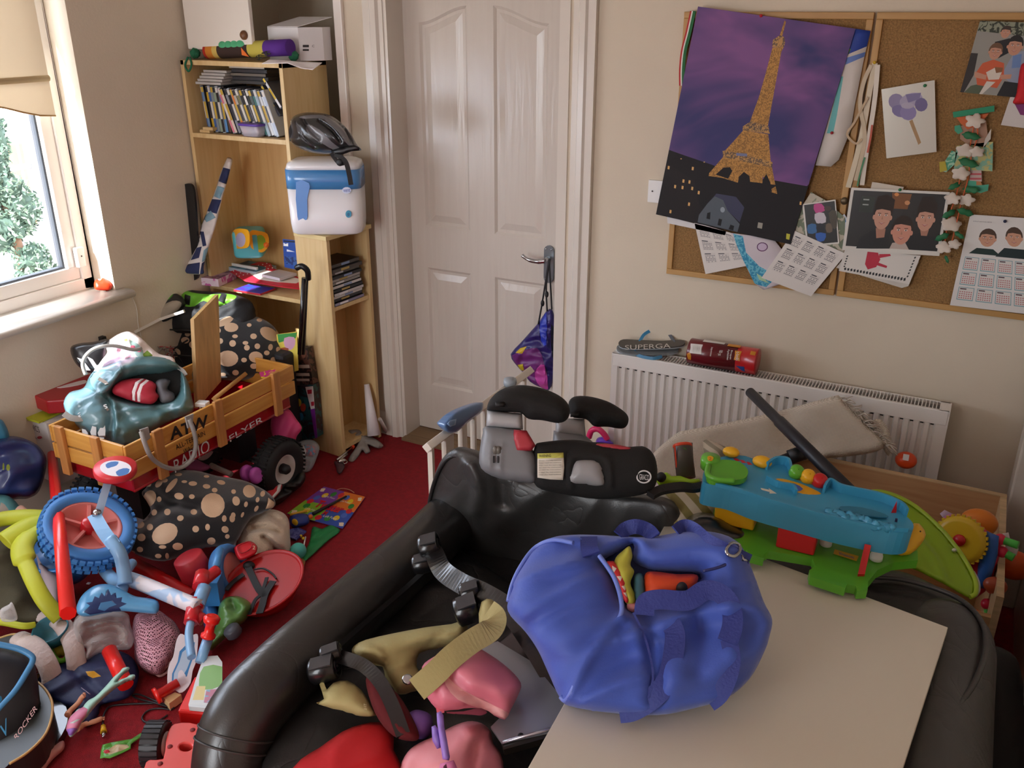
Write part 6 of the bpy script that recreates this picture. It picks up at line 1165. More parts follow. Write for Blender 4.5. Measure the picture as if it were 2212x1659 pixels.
mb=MB().bb((rx0+.005,ry+.072,.12),(rx1-.005,ry+.078,rz-.01),RW); mb.build('rear_panel',rd)
for x in(rx0+.2,rx1-.2): MB().bb((x-.02,ry+.078,.3),(x+.02,YB-.001,.5),RW).build('bracket',rd)
# flip flops
def flip(o,pl,label,strapq,m1,m2,txt=None):
    t=thing('flip_flop',label,'flip flop',tuple(pl.hit(*o[0])),'pair of flip flops on the radiator')
    shape(MB(),o,pl,m1,.002,.006,step=.01,flat=True,sm=3).build('footbed',t); shape(MB(),o,pl.off(-.007),M('c8ced2',.5),.0,.008,step=.01,flat=True,sm=3).build('sole',t)
    for q,m in strapq: MB().strap(cr([pl.hit(a,b)+pl.n*h for a,b,h in q],6),.012,.003,m).build('strap',t)
    if txt: text(txt,(1350,746),(1448,742),(1350,756),pl.off(.003),M('c8c4bc',.6),parent=t)
    return t
fp1=PL((-1.1,3.05,rz+.034),(0,-.28,1)); fp2=PL((-1.1,3.05,rz+.014),(0,-.1,1))
flip([(1336,742),(1346,734),(1380,735),(1430,737),(1470,735),(1480,741),(1468,748),(1430,751),(1380,752),(1345,750)],fp1,'grey and pale blue flip flop with lettered footbed, on top of its pair',[([(1382,738,.0),(1392,725,.006),(1412,716,.01),(1425,715,.012)],M('3a93c8',.4)),([(1424,715,.012),(1440,720,.010),(1450,730,.004),(1456,740,0)],M('5a6068',.4))],M('5a5650',.7),None,'SUPERGA')
flip([(1332,752),(1345,744),(1400,750),(1450,748),(1466,755),(1455,762),(1400,766),(1345,762)],fp2,'grey and pale blue flip flop underneath its pair on the radiator',[([(1368,756,.0),(1380,766,-.004),(1410,772,-.004),(1430,770,.0)],M('3a7fa8',.4))],M('7f8486',.6),None)
# tin
tn=thing('biscuit_tin','dark red and bright red cylindrical tube lying on top of the radiator','canister',(-.8,3.06,rz))
ca=at(1491,750,y=3.06); cb_=at(1637,780,y=3.06); ca.z=cb_.z=rz+.048; ax=(cb_-ca); Lc=ax.length; ax.normalize(); rcan=.047
MB().lathe([(.001,0),(rcan*.97,0),(rcan,.002),(rcan,Lc*.72)],ca,ax,M('6a1420',.3,coat=.3),44).build('tube',tn)
MB().lathe([(rcan*1.005,Lc*.72),(rcan*1.005,Lc*.985),(rcan*1.02,Lc*.99),(rcan*1.02,Lc),(.001,Lc)],ca,ax,M('b81c20',.3,coat=.3),44).build('lid',tn,'bright red end')
fz=Vector((.10,-.82,.55)); fz=(fz-ax*fz.dot(ax)).normalized()
def curved(q,m,nm,h=.0012,s_=None,dec=()):
    """patch wrapped on the canister"""
    pl=PL(ca+fz*rcan,fz); mb=MB(); shape(mb,q,pl,m,.0,.0,step=.006,flat=True,sm=0,decals=dec)
    for i,v in enumerate(mb.v):
        d=v-ca; a_=d.dot(ax); u_=ax.cross(fz); s2=d.dot(u_); th_=s2/rcan; mb.v[i]=ca+ax*a_+(fz*math.cos(th_)+u_*math.sin(th_))*(rcan+h+(.0006 if i>=len(mb.v)//2 else 0))
    return mb.build(nm,tn)
def ctext(s_,tl,tr,bl,m):
    pl=PL(ca+fz*rcan,fz); mb=MB(); text(s_,tl,tr,bl,pl,m,mb=mb)
    for i,v in enumerate(mb.v):
        d=v-ca; a_=d.dot(ax); u_=ax.cross(fz); th_=d.dot(u_)/rcan; mb.v[i]=ca+ax*a_+(fz*math.cos(th_)+u_*math.sin(th_))*(rcan+.0026)
    mb.build('lettering',tn)
WHt=M('e0dcd8',.4); OG=M('d08a2a',.4)
curved([(1492,742),(1518,744),(1515,765),(1489,762)],WHt,'barcode_panel',dec=[([(1498+4*k,745),(1500+4*k,745),(1499+4*k,762),(1497+4*k,762)],INK,0) for k in range(4)])
curved([(1520,722),(1566,728),(1563,740),(1517,735)],WHt,'picture_panel'); curved([(1573,733),(1600,737),(1598,749),(1570,745)],OG,'picture_panel',dec=[(circ(1585,741,8,4),M('e8dcc8',.5))])
curved([(1588,757),(1602,759),(1598,780),(1585,777)],OG,'name_panel'); curved([(1622,757),(1633,759),(1631,768),(1620,766)],OG,'name_panel'); curved([(1588,790),(1606,792),(1604,806),(1598,802)],M('2a4f9a',.4),'blue_flash')
curved([(1483,764),(1490,760),(1492,768),(1489,778),(1483,776)],OG,'corner_mark')
ctext('t-bob',(1598,760),(1596,778),(1591,760),WHt); ctext('Bloques',(1583,757),(1580,776),(1578,757),WHt); ctext('Apilables',(1577,755),(1574,777),(1571,755),WHt); ctext('100 pz',(1562,757),(1559,768),(1552,757),WHt); ctext('Jeguettino',(1541,750),(1537,769),(1536,750),WHt)
# ================= RUG, POLE etc. =================
RG=M('fff6e8',.95,kind='weave',bs=75,col2='c8bba8',bump=.5); rp=PL((-.4,2.86,.5),(.1,-1,.35))
rug=thing('woven_rug','folded beige woven rug with shaggy fringe propped against the radiator','rug',tuple(at(1640,1000,y=2.8)))
shape(MB(),[(1400,1000),(1425,965),(1465,934),(1480,930),(1560,915),(1640,898),(1720,878),(1800,856),(1815,858),(1845,890),(1880,925),(1912,958),(1895,975),(1840,985),(1740,995),(1640,1012),(1560,1040),(1470,1045),(1420,1030)],rp,RG,.03,.02,step=.012,sm=2,R=.02,fold=(.006,4),cre=[([(1700,885),(1705,930),(1740,965)],.05,-.03),([(1560,915),(1590,960),(1600,1010)],.004,.003)]).build('woven_panel',rug)
random.seed(11); mb=MB()
for k in range(150):
    t_=random.random(); px,py=1815+98*t_,858+102*t_; a=rp.hit(px,py)+rp.n*random.uniform(0,.02); d=Vector((random.uniform(.01,.045),random.uniform(-.015,.015),random.uniform(-.05,.01)))
    mb.tube([a,a+d*.5+Vector((0,0,random.uniform(-.005,.012))),a+d],.0018,M('d0c6b8',.9),4)
mb.build('fringe',rug,kind='stuff')
f_=MB(); f_.tube(cr([rp.off(.02).hit(*q) for q in((1800,858),(1850,905),(1912,960))],5),.004,M('b9ac98',.9),6); f_.build('bound_edge',rug)
shape(MB(),[(1875,915),(1900,905),(1918,925),(1925,955),(1920,985),(1905,965),(1895,940)],rp.off(-.02),RG,.02,.01,step=.008,fold=(.008,30)).build('folded_corner',rug)
t=thing('vacuum_tube','long black tube crossing in front of the rug and radiator','tube',tuple(at(1700,950,y=2.6)))
a=at(1620,847,y=2.74); b=at(1862,1088,y=2.2); mb=MB().tube([a,a.lerp(b,.3),a.lerp(b,.31),b],[.0155,.0155,.0185,.0185],M('191c24',.45),16); mb.build('wand',t)
MB().tube([at(1735,978,y=2.5),at(1640,1012,y=2.45)],[.017,.014],M('1a1a1c',.5),14).build('side_nozzle',t); MB().tube([at(1737,977,y=2.5),at(1705,988,y=2.48)],.022,M('141416',.5),14).build('collar',t)
# toy blaster barrel
t=thing('toy_dart_blaster','dark grey toy blaster with orange stripes and lime frame in front of the rug','toy gun',tuple(at(1480,1050,y=2.35)))
g0=at(1474,962,y=2.56); g1=at(1482,1032,y=2.50); ax=(g1-g0); Lg=ax.length; ax.normalize()
MB().lathe([(.001,0),(.028,0),(.030,.006),(.030,Lg),(.001,Lg)],g0,ax,M('5a564e',.35),24).build('barrel',t); MB().lathe([(.028,-.004),(.031,-.002),(.031,.006),(.028,.008)],g0,ax,M('f0502a',.4),24).build('muzzle_ring',t,'orange muzzle ring')
GP=PL(g0,(CAM-g0)).off(.031)
for q in([(1464,989),(1478,990),(1479,994),(1464,993)],[(1462,1007),(1481,1009),(1482,1013),(1462,1011)],[(1477,990),(1480,991),(1484,1023),(1481,1023)],[(1456,964),(1459,963),(1463,1010),(1460,1010)]): shape(MB(),q,GP,M('f0502a',.4),.002,.004,step=.01,flat=True,sm=0).build('orange_stripe',t)
shape(MB(),circ(1477,973,6,6,9),GP,M('3f8a20',.4),.002,.003,step=.01,flat=True,sm=0).build('green_emblem',t)
shape(MB(),[(1488,956),(1496,956),(1500,1030),(1490,1032)],GP.off(-.03),M('4a4640',.5),.01,.01,step=.008,sm=0).build('side_rail',t)
shape(MB(),[(1424,1024),(1440,1020),(1450,1028),(1470,1028),(1490,1035),(1510,1034),(1515,1042),(1490,1048),(1424,1050),(1418,1040)],PL(at(1465,1045,y=2.44),(CAM-g0)),M('a8d82a',.4),.018,.018,step=.007,sm=1).build('lime_frame',t,'lime green frame')
MB().ball(at(1428,1031,y=2.41),(.016,.016,.016),BLK).build('black_knob',t)
# cone
c0=at(1522,953,y=2.5); c1=at(1562,1000,y=2.42); ax=(c1-c0).normalized(); Lc=(c1-c0).length
MB().lathe([(.001,0),(.010,.005),(.03,Lc*.5),(.05,Lc),(.001,Lc)],c0,ax,M('bfb39c',.8,kind='stripe',vs=14,col2='8f8672'),24).build('striped_fabric_cone',label='rolled beige striped fabric cone in front of the rug',cat='fabric')
t=thing('orange_ball','small orange toy pot with white sticker at the radiator foot','toy',tuple(at(1957,1003,y=2.93)))
MB().ball(at(1957,994,y=2.95),(.034,.03,.028),M('e8501a',.4)).build('pot',t); MB().box(at(1957,988,y=2.915),(.018,.003,.02),WHITE,basis((1,.1,0),(0,.3,1))).build('sticker',t)
t=thing('pink_purple_toy','pink ring handle and purple plastic toy behind the booster seat','toy',tuple(at(1300,950,y=2.6)))
f_=MB().tube(cr([at(a,b,y=2.99) for a,b in((1272,945),(1278,930),(1292,927),(1305,938),(1312,950))],5),.012,M('e0306c',.35)); f_.build('pink_handle',t); shape(MB(),[(1288,950),(1295,944),(1310,945),(1325,958),(1320,962),(1290,960)],PL(at(1300,955,y=3.0),(0,-1,.4)),M('6a3ac0',.35),.03,.03,step=.008).build('purple_part',t)
# pillow, handbag
shape(MB(),[(1425,1052),(1470,1045),(1510,1050),(1545,1062),(1550,1095),(1530,1120),(1490,1135),(1455,1140),(1430,1100)],vp(1490,1130,.66,.5),M('c9bda4',.8,kind='stripe',vs=9,col2='8a7f4a'),.05,.04,step=.01).build('striped_pillow',label='beige and olive striped pillow between booster seat and toy garage',cat='cushion')
f_=MB().strap(cr([V(a,b,h) for a,b,h in((1405,1070,.80),(1430,1058,.80),(1470,1052,.80),(1500,1054,.79),(1525,1048,.78))],6),.022,.012,M('121213',.6),(0,-.5,1)); f_.build('black_strap',label='black webbing strap lying across the striped pillow',cat='strap')
shape(MB(),[(1475,1135),(1490,1115),(1515,1107),(1545,1112),(1580,1130),(1612,1150),(1600,1175),(1560,1178),(1520,1170),(1485,1160)],vp(1540,1175,.67,.5),M('1c1c1d',.3,coat=.4),.06,.03,step=.008,fold=(.012,14),cre=[([(1490,1130),(1520,1118),(1560,1125)],.008,.014)]).build('black_handbag',label='shiny black handbag tucked behind the duffel under the toy garage',cat='bag')
# ================= TOY GARAGE =================
tg=thing('toy_garage','blue and green plastic toy car garage with ramps at the back of the table','toy garage',tuple(V(1750,1200,.68)))
TB=M('3f9cc4',.3,coat=.2); TG=M('5fb02e',.35,coat=.2); TY=M('e8b01c',.35); TRD=M('c41c20',.35)
tp_=p3((1525,1040,dict(z=.83)),(1965,1140,dict(z=.80)),(1700,1015,dict(z=.83)))
top_o=[(1519,1040),(1522,1015),(1540,992),(1575,985),(1610,985),(1640,998),(1650,1008),(1685,1002),(1702,1010),(1706,1030),(1740,1042),(1765,1050),(1790,1045),(1815,1062),(1845,1068),(1900,1080),(1945,1100),(1958,1115),(1972,1130),(1970,1145),(1940,1150),(1880,1140),(1800,1122),(1720,1100),(1640,1078),(1580,1055),(1545,1048)]
shape(MB(),top_o,tp_,TB,.0,.062,step=.012,flat=True,sm=3,decals=[([(1668,1036),(1690,1034),(1730,1045),(1768,1062),(1770,1068),(1735,1067),(1700,1055),(1672,1042)],M('e0a828',.4),3),([(1690,1044),(1715,1044),(1735,1056),(1720,1062),(1700,1054)],M('4a6ac8',.4),2),([(1583,990),(1592,990),(1600,996),(1590,996)],M('c82a3a',.4),0),([(1598,993),(1606,994),(1613,1000),(1603,1000)],M('c82a3a',.4),0),([(1612,997),(1619,998),(1626,1004),(1616,1004)],M('c82a3a',.4),0),([(1643,1054),(1662,1058),(1660,1054),(1678,1066),(1662,1066),(1663,1063),(1645,1058)],M('d8d4c4',.4),0)]).build('upper_track',tg)
def rim_(q,h,w,m,nm): MB().strap(cr([tp_.hit(*a)+tp_.n*(h/2) for a in q],5),h,w,m,[tp_.n.cross(Vector((1,0,0))) for _ in range(len(cr(q and [Vector((0,0,0))]*len(q),5)))]).build(nm,tg)
wallm=MB(); 
def wall(q,h,m,nm,th=.006):
    P_=cr([tp_.hit(*a)+tp_.n*(h/2) for a in q],5); N_=[((P_[min(i+1,len(P_)-1)]-P_[max(i-1,0)]).normalized()).cross(tp_.n) for i in range(len(P_))]
    MB().strap(P_,h,th,m,N_).build(nm,tg)
wall([(1655,1015),(1675,1003),(1700,1006),(1706,1028)],.022,TB,'track_wall'); wall([(1778,1065),(1790,1050),(1812,1062),(1845,1070),(1900,1082),(1942,1100),(1956,1116)],.022,TB,'track_wall'); wall([(1545,1050),(1600,1064),(1680,1090),(1760,1112),(1840,1132),(1900,1144),(1960,1148)],.010,TB,'track_wall'); wall([(1655,1038),(1680,1052),(1710,1058),(1718,1070)],.016,TB,'track_wall')
random.seed(3); mb=MB()
for k in range(16): mb.ball(tp_.hit(1790+k*9,1112+k*2.2+random.uniform(-4,4))+tp_.n*.004,(random.uniform(.008,.016),.01,random.uniform(.006,.014)),TB,seg=8,rings=6,nz=.6,seed=k)
mb.build('rocky_ridge',tg)
sl_=MB(); shape(sl_,[(1815,1096),(1860,1098),(1910,1112),(1915,1120),(1870,1116),(1820,1106)],tp_.off(.004),M('2a7a9c',.4),.003,.003,step=.01,flat=True,sm=2); sl_.build('slot',tg)
# turntable
tt_=tp_.off(.012); shape(MB(),[(1526,1030),(1530,1010),(1548,998),(1590,1000),(1612,1015),(1614,1030),(1600,1040),(1560,1042),(1535,1040)],tt_,TG,.006,.014,step=.01,flat=True,sm=3).build('turntable',tg,'green turntable'); f_=MB().tube(cr([tt_.hit(*q)+tt_.n*.008 for q in((1530,1012),(1528,1032),(1550,1042),(1585,1044))],5),.007,TG); f_.build('turntable_rim',tg)
c=tt_.hit(1535,995); MB().lathe([(.001,-.02),(.022,-.02),(.024,0),(.022,.01),(.001,.012)],c,tp_.n,TG,20).build('lift_button',tg)
shape(MB(),[(1528,988),(1535,986),(1541,990),(1538,996),(1530,995)],tt_.off(.012),TY,.002,.002,step=.01,flat=True,sm=2).build('number_sticker',tg); text('2',(1532,988),(1537,989),(1531,994),tt_.off(.015),TRD,parent=tg,name='number')
for q,r in(((1578,984),.016),((1645,1005),.018)): MB().ball(tp_.hit(*q)+tp_.n*.01,(r*1.3,r,r*.8),TY).build('yellow_lever',tg)
for q,m in(((1717,1026),TG),((1742,1036),TY),((1767,1045),TRD)):
    c=tp_.hit(*q); MB().lathe([(.001,-.004),(.014,-.004),(.017,.004),(.017,.02),(.012,.026),(.001,.027)],c-Vector((0,0,.0))+tp_.n*.002,(.3,-.5,.8),m,20).build('push_key',tg)
MB().prism([tp_.hit(1925,1108),tp_.hit(1936,1108),tp_.hit(1930,1108)+tp_.n*.03],(0,.01,0),TRD).build('red_flag',tg); MB().box(tp_.hit(1937,1128)-tp_.n*.02,(.005,.004,.055),M('2a2044',.5)).build('dark_slit',tg)
gp_=p3((1575,1160,dict(z=.705)),(1980,1205,dict(z=.69)),(1860,1278,dict(z=.69)))
shape(MB(),[(1542,1100),(1600,1110),(1690,1120),(1800,1150),(1900,1175),(1982,1190),(1983,1210),(1930,1215),(1895,1232),(1876,1255),(1874,1275),(1852,1276),(1849,1266),(1830,1262),(1826,1270),(1750,1245),(1748,1232),(1762,1222),(1755,1206),(1720,1200),(1660,1190),(1651,1196),(1650,1206),(1620,1198),(1612,1188),(1588,1182),(1568,1162),(1575,1155),(1600,1148),(1608,1130),(1545,1125)],gp_,TG,.0,.022,step=.012,flat=True,sm=1).build('base_board',tg)
for q in([(1610,1150),(1640,1135),(1690,1140),(1660,1180)],):
    pass
def gb(tl,br,z,h,d,m,nm): 
    a=V(tl[0],tl[1],z); b=V(br[0],tl[1]+(br[0]-tl[0])*.22,z); u=b-a; dp_=Vector((-u.y,u.x,0)).normalized()*d; return MB().prism([a,b,b+dp_,a+dp_],(0,0,-h),m).build(nm,tg,bev=.004)
gb((1545,1085),(1632,1100),.765,.055,.10,TY,'yellow_tower'); gb((1682,1130),(1766,1140),.765,.065,.06,TRD,'red_garage')
for q in((1783,1160),(1892,1190)): MB().lathe([(.001,0),(.014,0),(.014,.012),(.012,.014),(.014,.026),(.011,.03),(.012,.05),(.001,.052)],V(q[0],q[1]+18,.695),(0,0,1),WHITE,16).build('white_pillar',tg)
MB().prism([V(1868,1175,.76),V(1882,1178,.76),V(1868,1240,.70),V(1853,1240,.70)],(0,.003,-.008),TRD).build('red_ramp',tg)
shape(MB(),[(1930,1165),(1975,1130),(1992,1138),(2000,1155),(1990,1175),(1965,1198),(1932,1196)],vp(1960,1195,.70,.3),TY,.02,.02,step=.008,sm=2,decals=[(circ(1946,1180,2,2,7),INK),(circ(1957,1176,2,3,7),INK),(circ(1988,1148,2,2,7),INK)]).build('yellow_house',tg)
for q in([(1803,1187),(1855,1202),(1850,1213),(1800,1197)],): shape(MB(),q,gp_.off(.001),TY,.001,.0,step=.02,flat=True,sm=0).build('name_sticker',tg)
text('Vrooom',(1812,1192),(1845,1202),(1811,1198),gp_.off(.002),M('3a5aa8',.4),parent=tg)
f_=MB()
for q in(((1655,1190),(1665,1160),(1690,1140)),((1752,1232),(1775,1200),(1800,1170)),((1830,1262),(1850,1225),(1860,1205)),((1878,1258),(1900,1232),(1978,1212))): f_.tube(cr([gp_.hit(*a)+gp_.n*.002 for a in q],5),.003,TG,6)
f_.build('road_kerb',tg,kind='stuff') if 0 else None
# ================= CRATE + contents =================
ct=thing('wooden_toy_crate','pale wooden toy crate full of toys behind the sofa by the right doorway','crate',(-.3,2.6,0)); CR_=M('c89f74',.5,kind='woodh',col2='b98c60'); CRL=M('d9b98c',.5,kind='woodh')
cz=.45; cx0,cx1,cy0,cy1=-.60,.235,2.30,2.90
MB().bb((cx0,cy1-.018,.0),(cx1,cy1,cz),CR_).build('rear_board',ct); MB().bb((cx0,cy1-.019,cz-.002),(cx1,cy1+.001,cz+.002),CRL).build('edge_strip',ct)
MB().bb((cx1-.018,cy0,0),(cx1,cy1-.018,cz),CRL).build('end_board',ct); MB().bb((cx0,cy0,0),(cx0+.018,cy1-.018,cz),CR_).build('end_board',ct); MB().bb((cx0+.018,cy0,0),(cx1-.018,cy0+.018,.38),CR_).build('front_board',ct); MB().bb((cx0+.018,cy0+.018,0),(cx1-.018,cy1-.018,.015),CR_).build('bottom_board',ct)
lp_=p3((2095,1285,dict(y=2.13)),(1900,1230,dict(y=2.13)),(1960,1080,dict(y=2.40)))
t=thing('lime_plastic_disc','large curved lime green plastic disc standing behind the toy garage','disc',tuple(lp_.hit(2090,1285)))
lo_=[(1790,1180),(1800,1120),(1840,1080),(1885,1064),(1925,1070),(1975,1095),(2025,1138),(2065,1185),(2095,1232),(2107,1262),(2106,1285),(2094,1292),(2050,1268),(1980,1232),(1930,1215),(1860,1200)]
shape(MB(),lo_,lp_,M('86a814',.4),.010,.008,step=.01,sm=4,R=.01,cre=[([(1985,1165),(2015,1200),(2040,1250)],.008,.008),([(1998,1160),(2030,1200),(2052,1255)],.006,-.006)]).build('disc_panel',t)
f_=MB().tube(cr([lp_.hit(*q)+lp_.n*.004 for q in lo_[2:12]],5),.006,M('9cb82a',.4)); f_.build('rim',t); MB().ball(lp_.hit(2059,1196)+lp_.n*.012,.006,M('c8c8b8',.3,1)).build('screw',t)
MB().tube(cr([lp_.hit(*q)-lp_.n*.01 for q in((2105,1230),(2115,1250),(2116,1270),(2108,1282))],4),.004,M('b0b0ac',.4,1),6).build('wire_loop',label='thin metal wire loop at the tip of the lime disc',cat='wire')
ty=thing('activity_toy','red and blue activity toy with yellow gear wheel in the wooden crate','toy',tuple(at(2120,1300,y=2.45)))
tq=PL(at(2110,1220,y=2.48),(-.3,-1,.25))
shape(MB(),[(2075,1135),(2100,1122),(2130,1145),(2165,1165),(2160,1200),(2145,1250),(2128,1278),(2105,1295),(2090,1240),(2078,1180)],tq,M('c01c34',.35),.03,.05,step=.01,sm=1).build('red_body',ty)
shape(MB(),[(2131,1147),(2158,1158),(2155,1200),(2142,1245),(2125,1272),(2110,1268),(2112,1225),(2122,1185)],tq.off(.03),M('2f5fa8',.35),.012,.01,step=.01,sm=1).build('blue_panel',ty)
c=tq.off(.04).hit(2076,1165); MB().lathe([(.001,.0),(.066,.0),(.066,.012),(.05,.016),(.001,.010)],c,tq.n,M('d8b42a',.35),36).build('yellow_gear',ty); MB().lathe([(.001,.010),(.016,.010),(.016,.02),(.001,.022)],c,tq.n,TRD,20).build('gear_hub',ty)
f_=MB()
for k in range(30):
    a=2*pi*k/30; e1=tq.u; e2=tq.v; f_.box(c+(e1*math.cos(a)+e2*math.sin(a))*.067+tq.n*.006,(.008,.008,.01),M('d8b42a',.35),Matrix((tq.u,tq.v,tq.n)).transposed())
f_.build('gear_teeth',ty)
for q0_,q1_ in(((2160,1165),(2200,1178)),((2165,1192),(2190,1205)),((2142,1270),(2165,1280)),((2132,1305),(2138,1342))):
    MB().tube([tq.hit(*q0_),tq.hit(*q1_)],.011,M('4fc04a',.35),12).build('green_peg',ty); MB().ball(tq.hit(*q0_),.016,M('d02040',.35)).build('red_joint',ty)
for i,(q,r,c_,z,nm) in enumerate((((2115,1128),.05,'d87a1c',0,'orange plastic cup'),((2188,1220),.055,'d8581c',0,'orange toy ball'),((2060,1128),.03,'c06aa8',0,'purple plastic toy dish'),((2150,1265),.03,'a84a2a',0,'rust coloured toy lump'),((2108,1330),.022,'d8702a',0,'small orange toy bead'))):
    MB().ball(at(*q,y=2.62 if i<3 else 2.4),(r,r*.7,r*.8),M(c_,.4)).build('crate_toy',label=nm+' inside the wooden crate, '+['under the rear board','near the right edge','behind the yellow gear','below the blue panel','by the green peg'][i],cat='toy')
sheet([(2030,1110),(2040,1102),(2062,1112),(2058,1124),(2040,1122)],PL(at(2045,1115,y=2.7),(0,-1,.8)),M('c9b0c4',.5),fold=(.006,30),step=.008).build('lilac_wrapper',label='pale lilac wrapper on top of the toys in the crate',cat='wrapper')
sheet([(2165,1152),(2178,1150),(2182,1165),(2200,1185),(2195,1200),(2175,1190)],PL(at(2178,1175,y=2.55),(0,-1,.5)),M('d8d4d0',.5),fold=(.006,30),step=.008).build('white_paper_scrap',label='crumpled white paper by the right end of the crate',cat='paper')
shape(MB(),[(1848,1062),(1862,1055),(1880,1060),(1875,1070),(1855,1070)],PL(at(1862,1065,y=2.35),(0,-1,.6)),M('c9a590',.6),.012,.01,step=.008).build('pale_toy_hand',label='pale toy piece beside the black tube behind the garage',cat='toy')
# ================= FRAME, HAT, PINK TOY, TRAY (sofa seat) =================
bf=thing('chair_frame','black folding chair frame with four chrome-edged hinge clamps on the sofa','frame',tuple(V(960,1400,.47))); GB=M('101012',.28,coat=.3); 
def clamp(cx,cy,z,r,dx=-22,dy=8,zz=.0):
    r=r*1.25; c=V(cx,cy,z); k_=(c-CAM).length/FPX; a_=(V(cx+dx,cy+dy,z)-c).normalized()
    ax=-a_*.9+toC(c)*.45; ax.normalize(); L_=abs(dx)*k_*1.9; R=r*k_
    o=MB().lathe([(.001,-L_),(R*.8,-L_),(R,-L_*.9),(R,-.002),(R*.9,0),(R*.7,.001),(R*.68,-.006),(R*.5,-.006),(R*.48,.0),(R*.2,.0),(R*.18,-.006),(.001,-.006)],c,ax,GB,28).build('hinge_clamp',bf)
    MB().box(c-ax*L_*.5+(toC(c)-ax*toC(c).dot(ax)).normalized()*R*.6+Vector((0,0,R*.75)),(L_*.8,R*1.1,.004),M('3a3a3d',.25),basis(ax,(toC(c)*.3+Vector((0,0,1))))).build('clamp_plate',o)
for a in((948,1175,.64,21,-22,6),(934,1212,.60,17,-22,6),(1036,1272,.66,17,-22,7),(1032,1308,.64,24,-26,10),(690+16,1404,.53,18,-20,8),(735,1440,.50,0,0,0)):
    if a[3]: clamp(*a)
clamp(736,1404,.60,15,-22,8); clamp(728,1438,.58,21,-30,8)
def leg(pts,w,th,m=GB,nm='curved_bar'): 
    P_=cr([V(*q) for q in pts],8); return MB().strap(P_,w,th,m,None).build(nm,bf)
leg([(940,1200,.62),(960,1235,.64),(1000,1262,.65),(1050,1285,.66),(1100,1320,.66),(1150,1390,.63),(1200,1470,.58),(1240,1510,.54)],.046,.03)
leg([(1045,1340,.60),(1085,1380,.60),(1130,1440,.58),(1180,1500,.56),(1220,1530,.55)],.048,.02,M('4a4648',.15,.6),'chrome_bar')
leg([(740,1420,.58),(785,1438,.58),(822,1475,.58),(850,1530,.56),(872,1590,.53)],.028,.03)
leg([(725,1400,.58),(800,1335,.56),(870,1275,.56),(925,1225,.58)],.011,.011,M('0e0e0f',.3),'thin_rod')
# khaki hat
KK=M('aea26c',.7,bump=.15,bs=150); 
kh=thing('canvas_bag','khaki canvas bag with a metal eyelet draped between the black hinge clamps','bag',tuple(V(870,1440,.50)))
kp2=vp(900,1480,.52,.5)
shape(MB(),[(765,1395),(790,1382),(850,1368),(920,1355),(975,1348),(1005,1340),(1010,1360),(1000,1385),(970,1395),(930,1402),(905,1412),(900,1440),(915,1462),(925,1480),(905,1490),(885,1496),(862,1500),(848,1485),(832,1462),(826,1440),(800,1435),(775,1428),(760,1410)],kp2,KK,.05,.03,step=.008,sm=2,fold=(.010,12,1.6,.3),cre=[([(826,1445),(822,1410),(790,1400)],.008,.012),([(960,1360),(900,1420)],.003,-.004)]).build('canvas_body',kh)
sp2=[(1055,1320),(1070,1335),(1060,1360),(1020,1385),(975,1420),(940,1455),(900,1490)]
hh=[.72,.72,.72,.715,.705,.69,.67]
MB().strap(cr([V(a,b,h) for (a,b),h in zip(sp2,hh)],6),.046,.004,KK,[Vector((.25,-.75,.6)) for _ in range(37)]).build('wide_strap',kh)
shape(MB(),[(1040,1300),(1065,1295),(1084,1312),(1084,1330),(1068,1350),(1035,1350)],vp(1060,1345,.64,.3),KK,.02,.02,step=.008,sm=2).build('strap_end',kh)
e=kp2.off(.058).hit(880,1468); MB().lathe([(.006,0),(.011,0),(.011,.003),(.006,.003)],e,kp2.n,CHROME,20).build('eyelet',kh,'metal eyelet')
shape(MB(),[(690,1478),(700,1475),(706,1490),(720,1475),(750,1470),(780,1490),(800,1520),(814,1540),(810,1546),(780,1546),(740,1535),(700,1525),(683,1518),(700,1510)],vp(750,1545,.535,.7),KK,.03,.02,step=.008,sm=2,fold=(.006,14)).build('canvas_flap',kh)
text('THE',(786,1520),(786,1535),(792,1520),vp(750,1545,.535,.7).off(.036),M('c8bc90',.6),parent=kh)
# red cloth
shape(MB(),[(620,1680),(650,1640),(690,1615),(740,1580),(780,1565),(820,1560),(850,1580),(850,1620),(870,1660),(870,1720),(620,1720)],vp(760,1659,.485,.7),M('c01018',.8,bump=.1),.05,.04,step=.01,fold=(.018,7,1.3,.9),sm=2).build('red_jumper',label='bright red garment on the sofa at the bottom of the picture',cat='clothes')
shape(MB(),[(790,1470),(810,1460),(860,1500),(900,1570),(900,1600),(850,1590),(810,1540)],vp(850,1590,.53,.6),M('5a0a10',.9),.02,.02,step=.01,fold=(.006,14)).build('dark_red_cloth',label='dark red cloth under the black curved bar',cat='cloth')
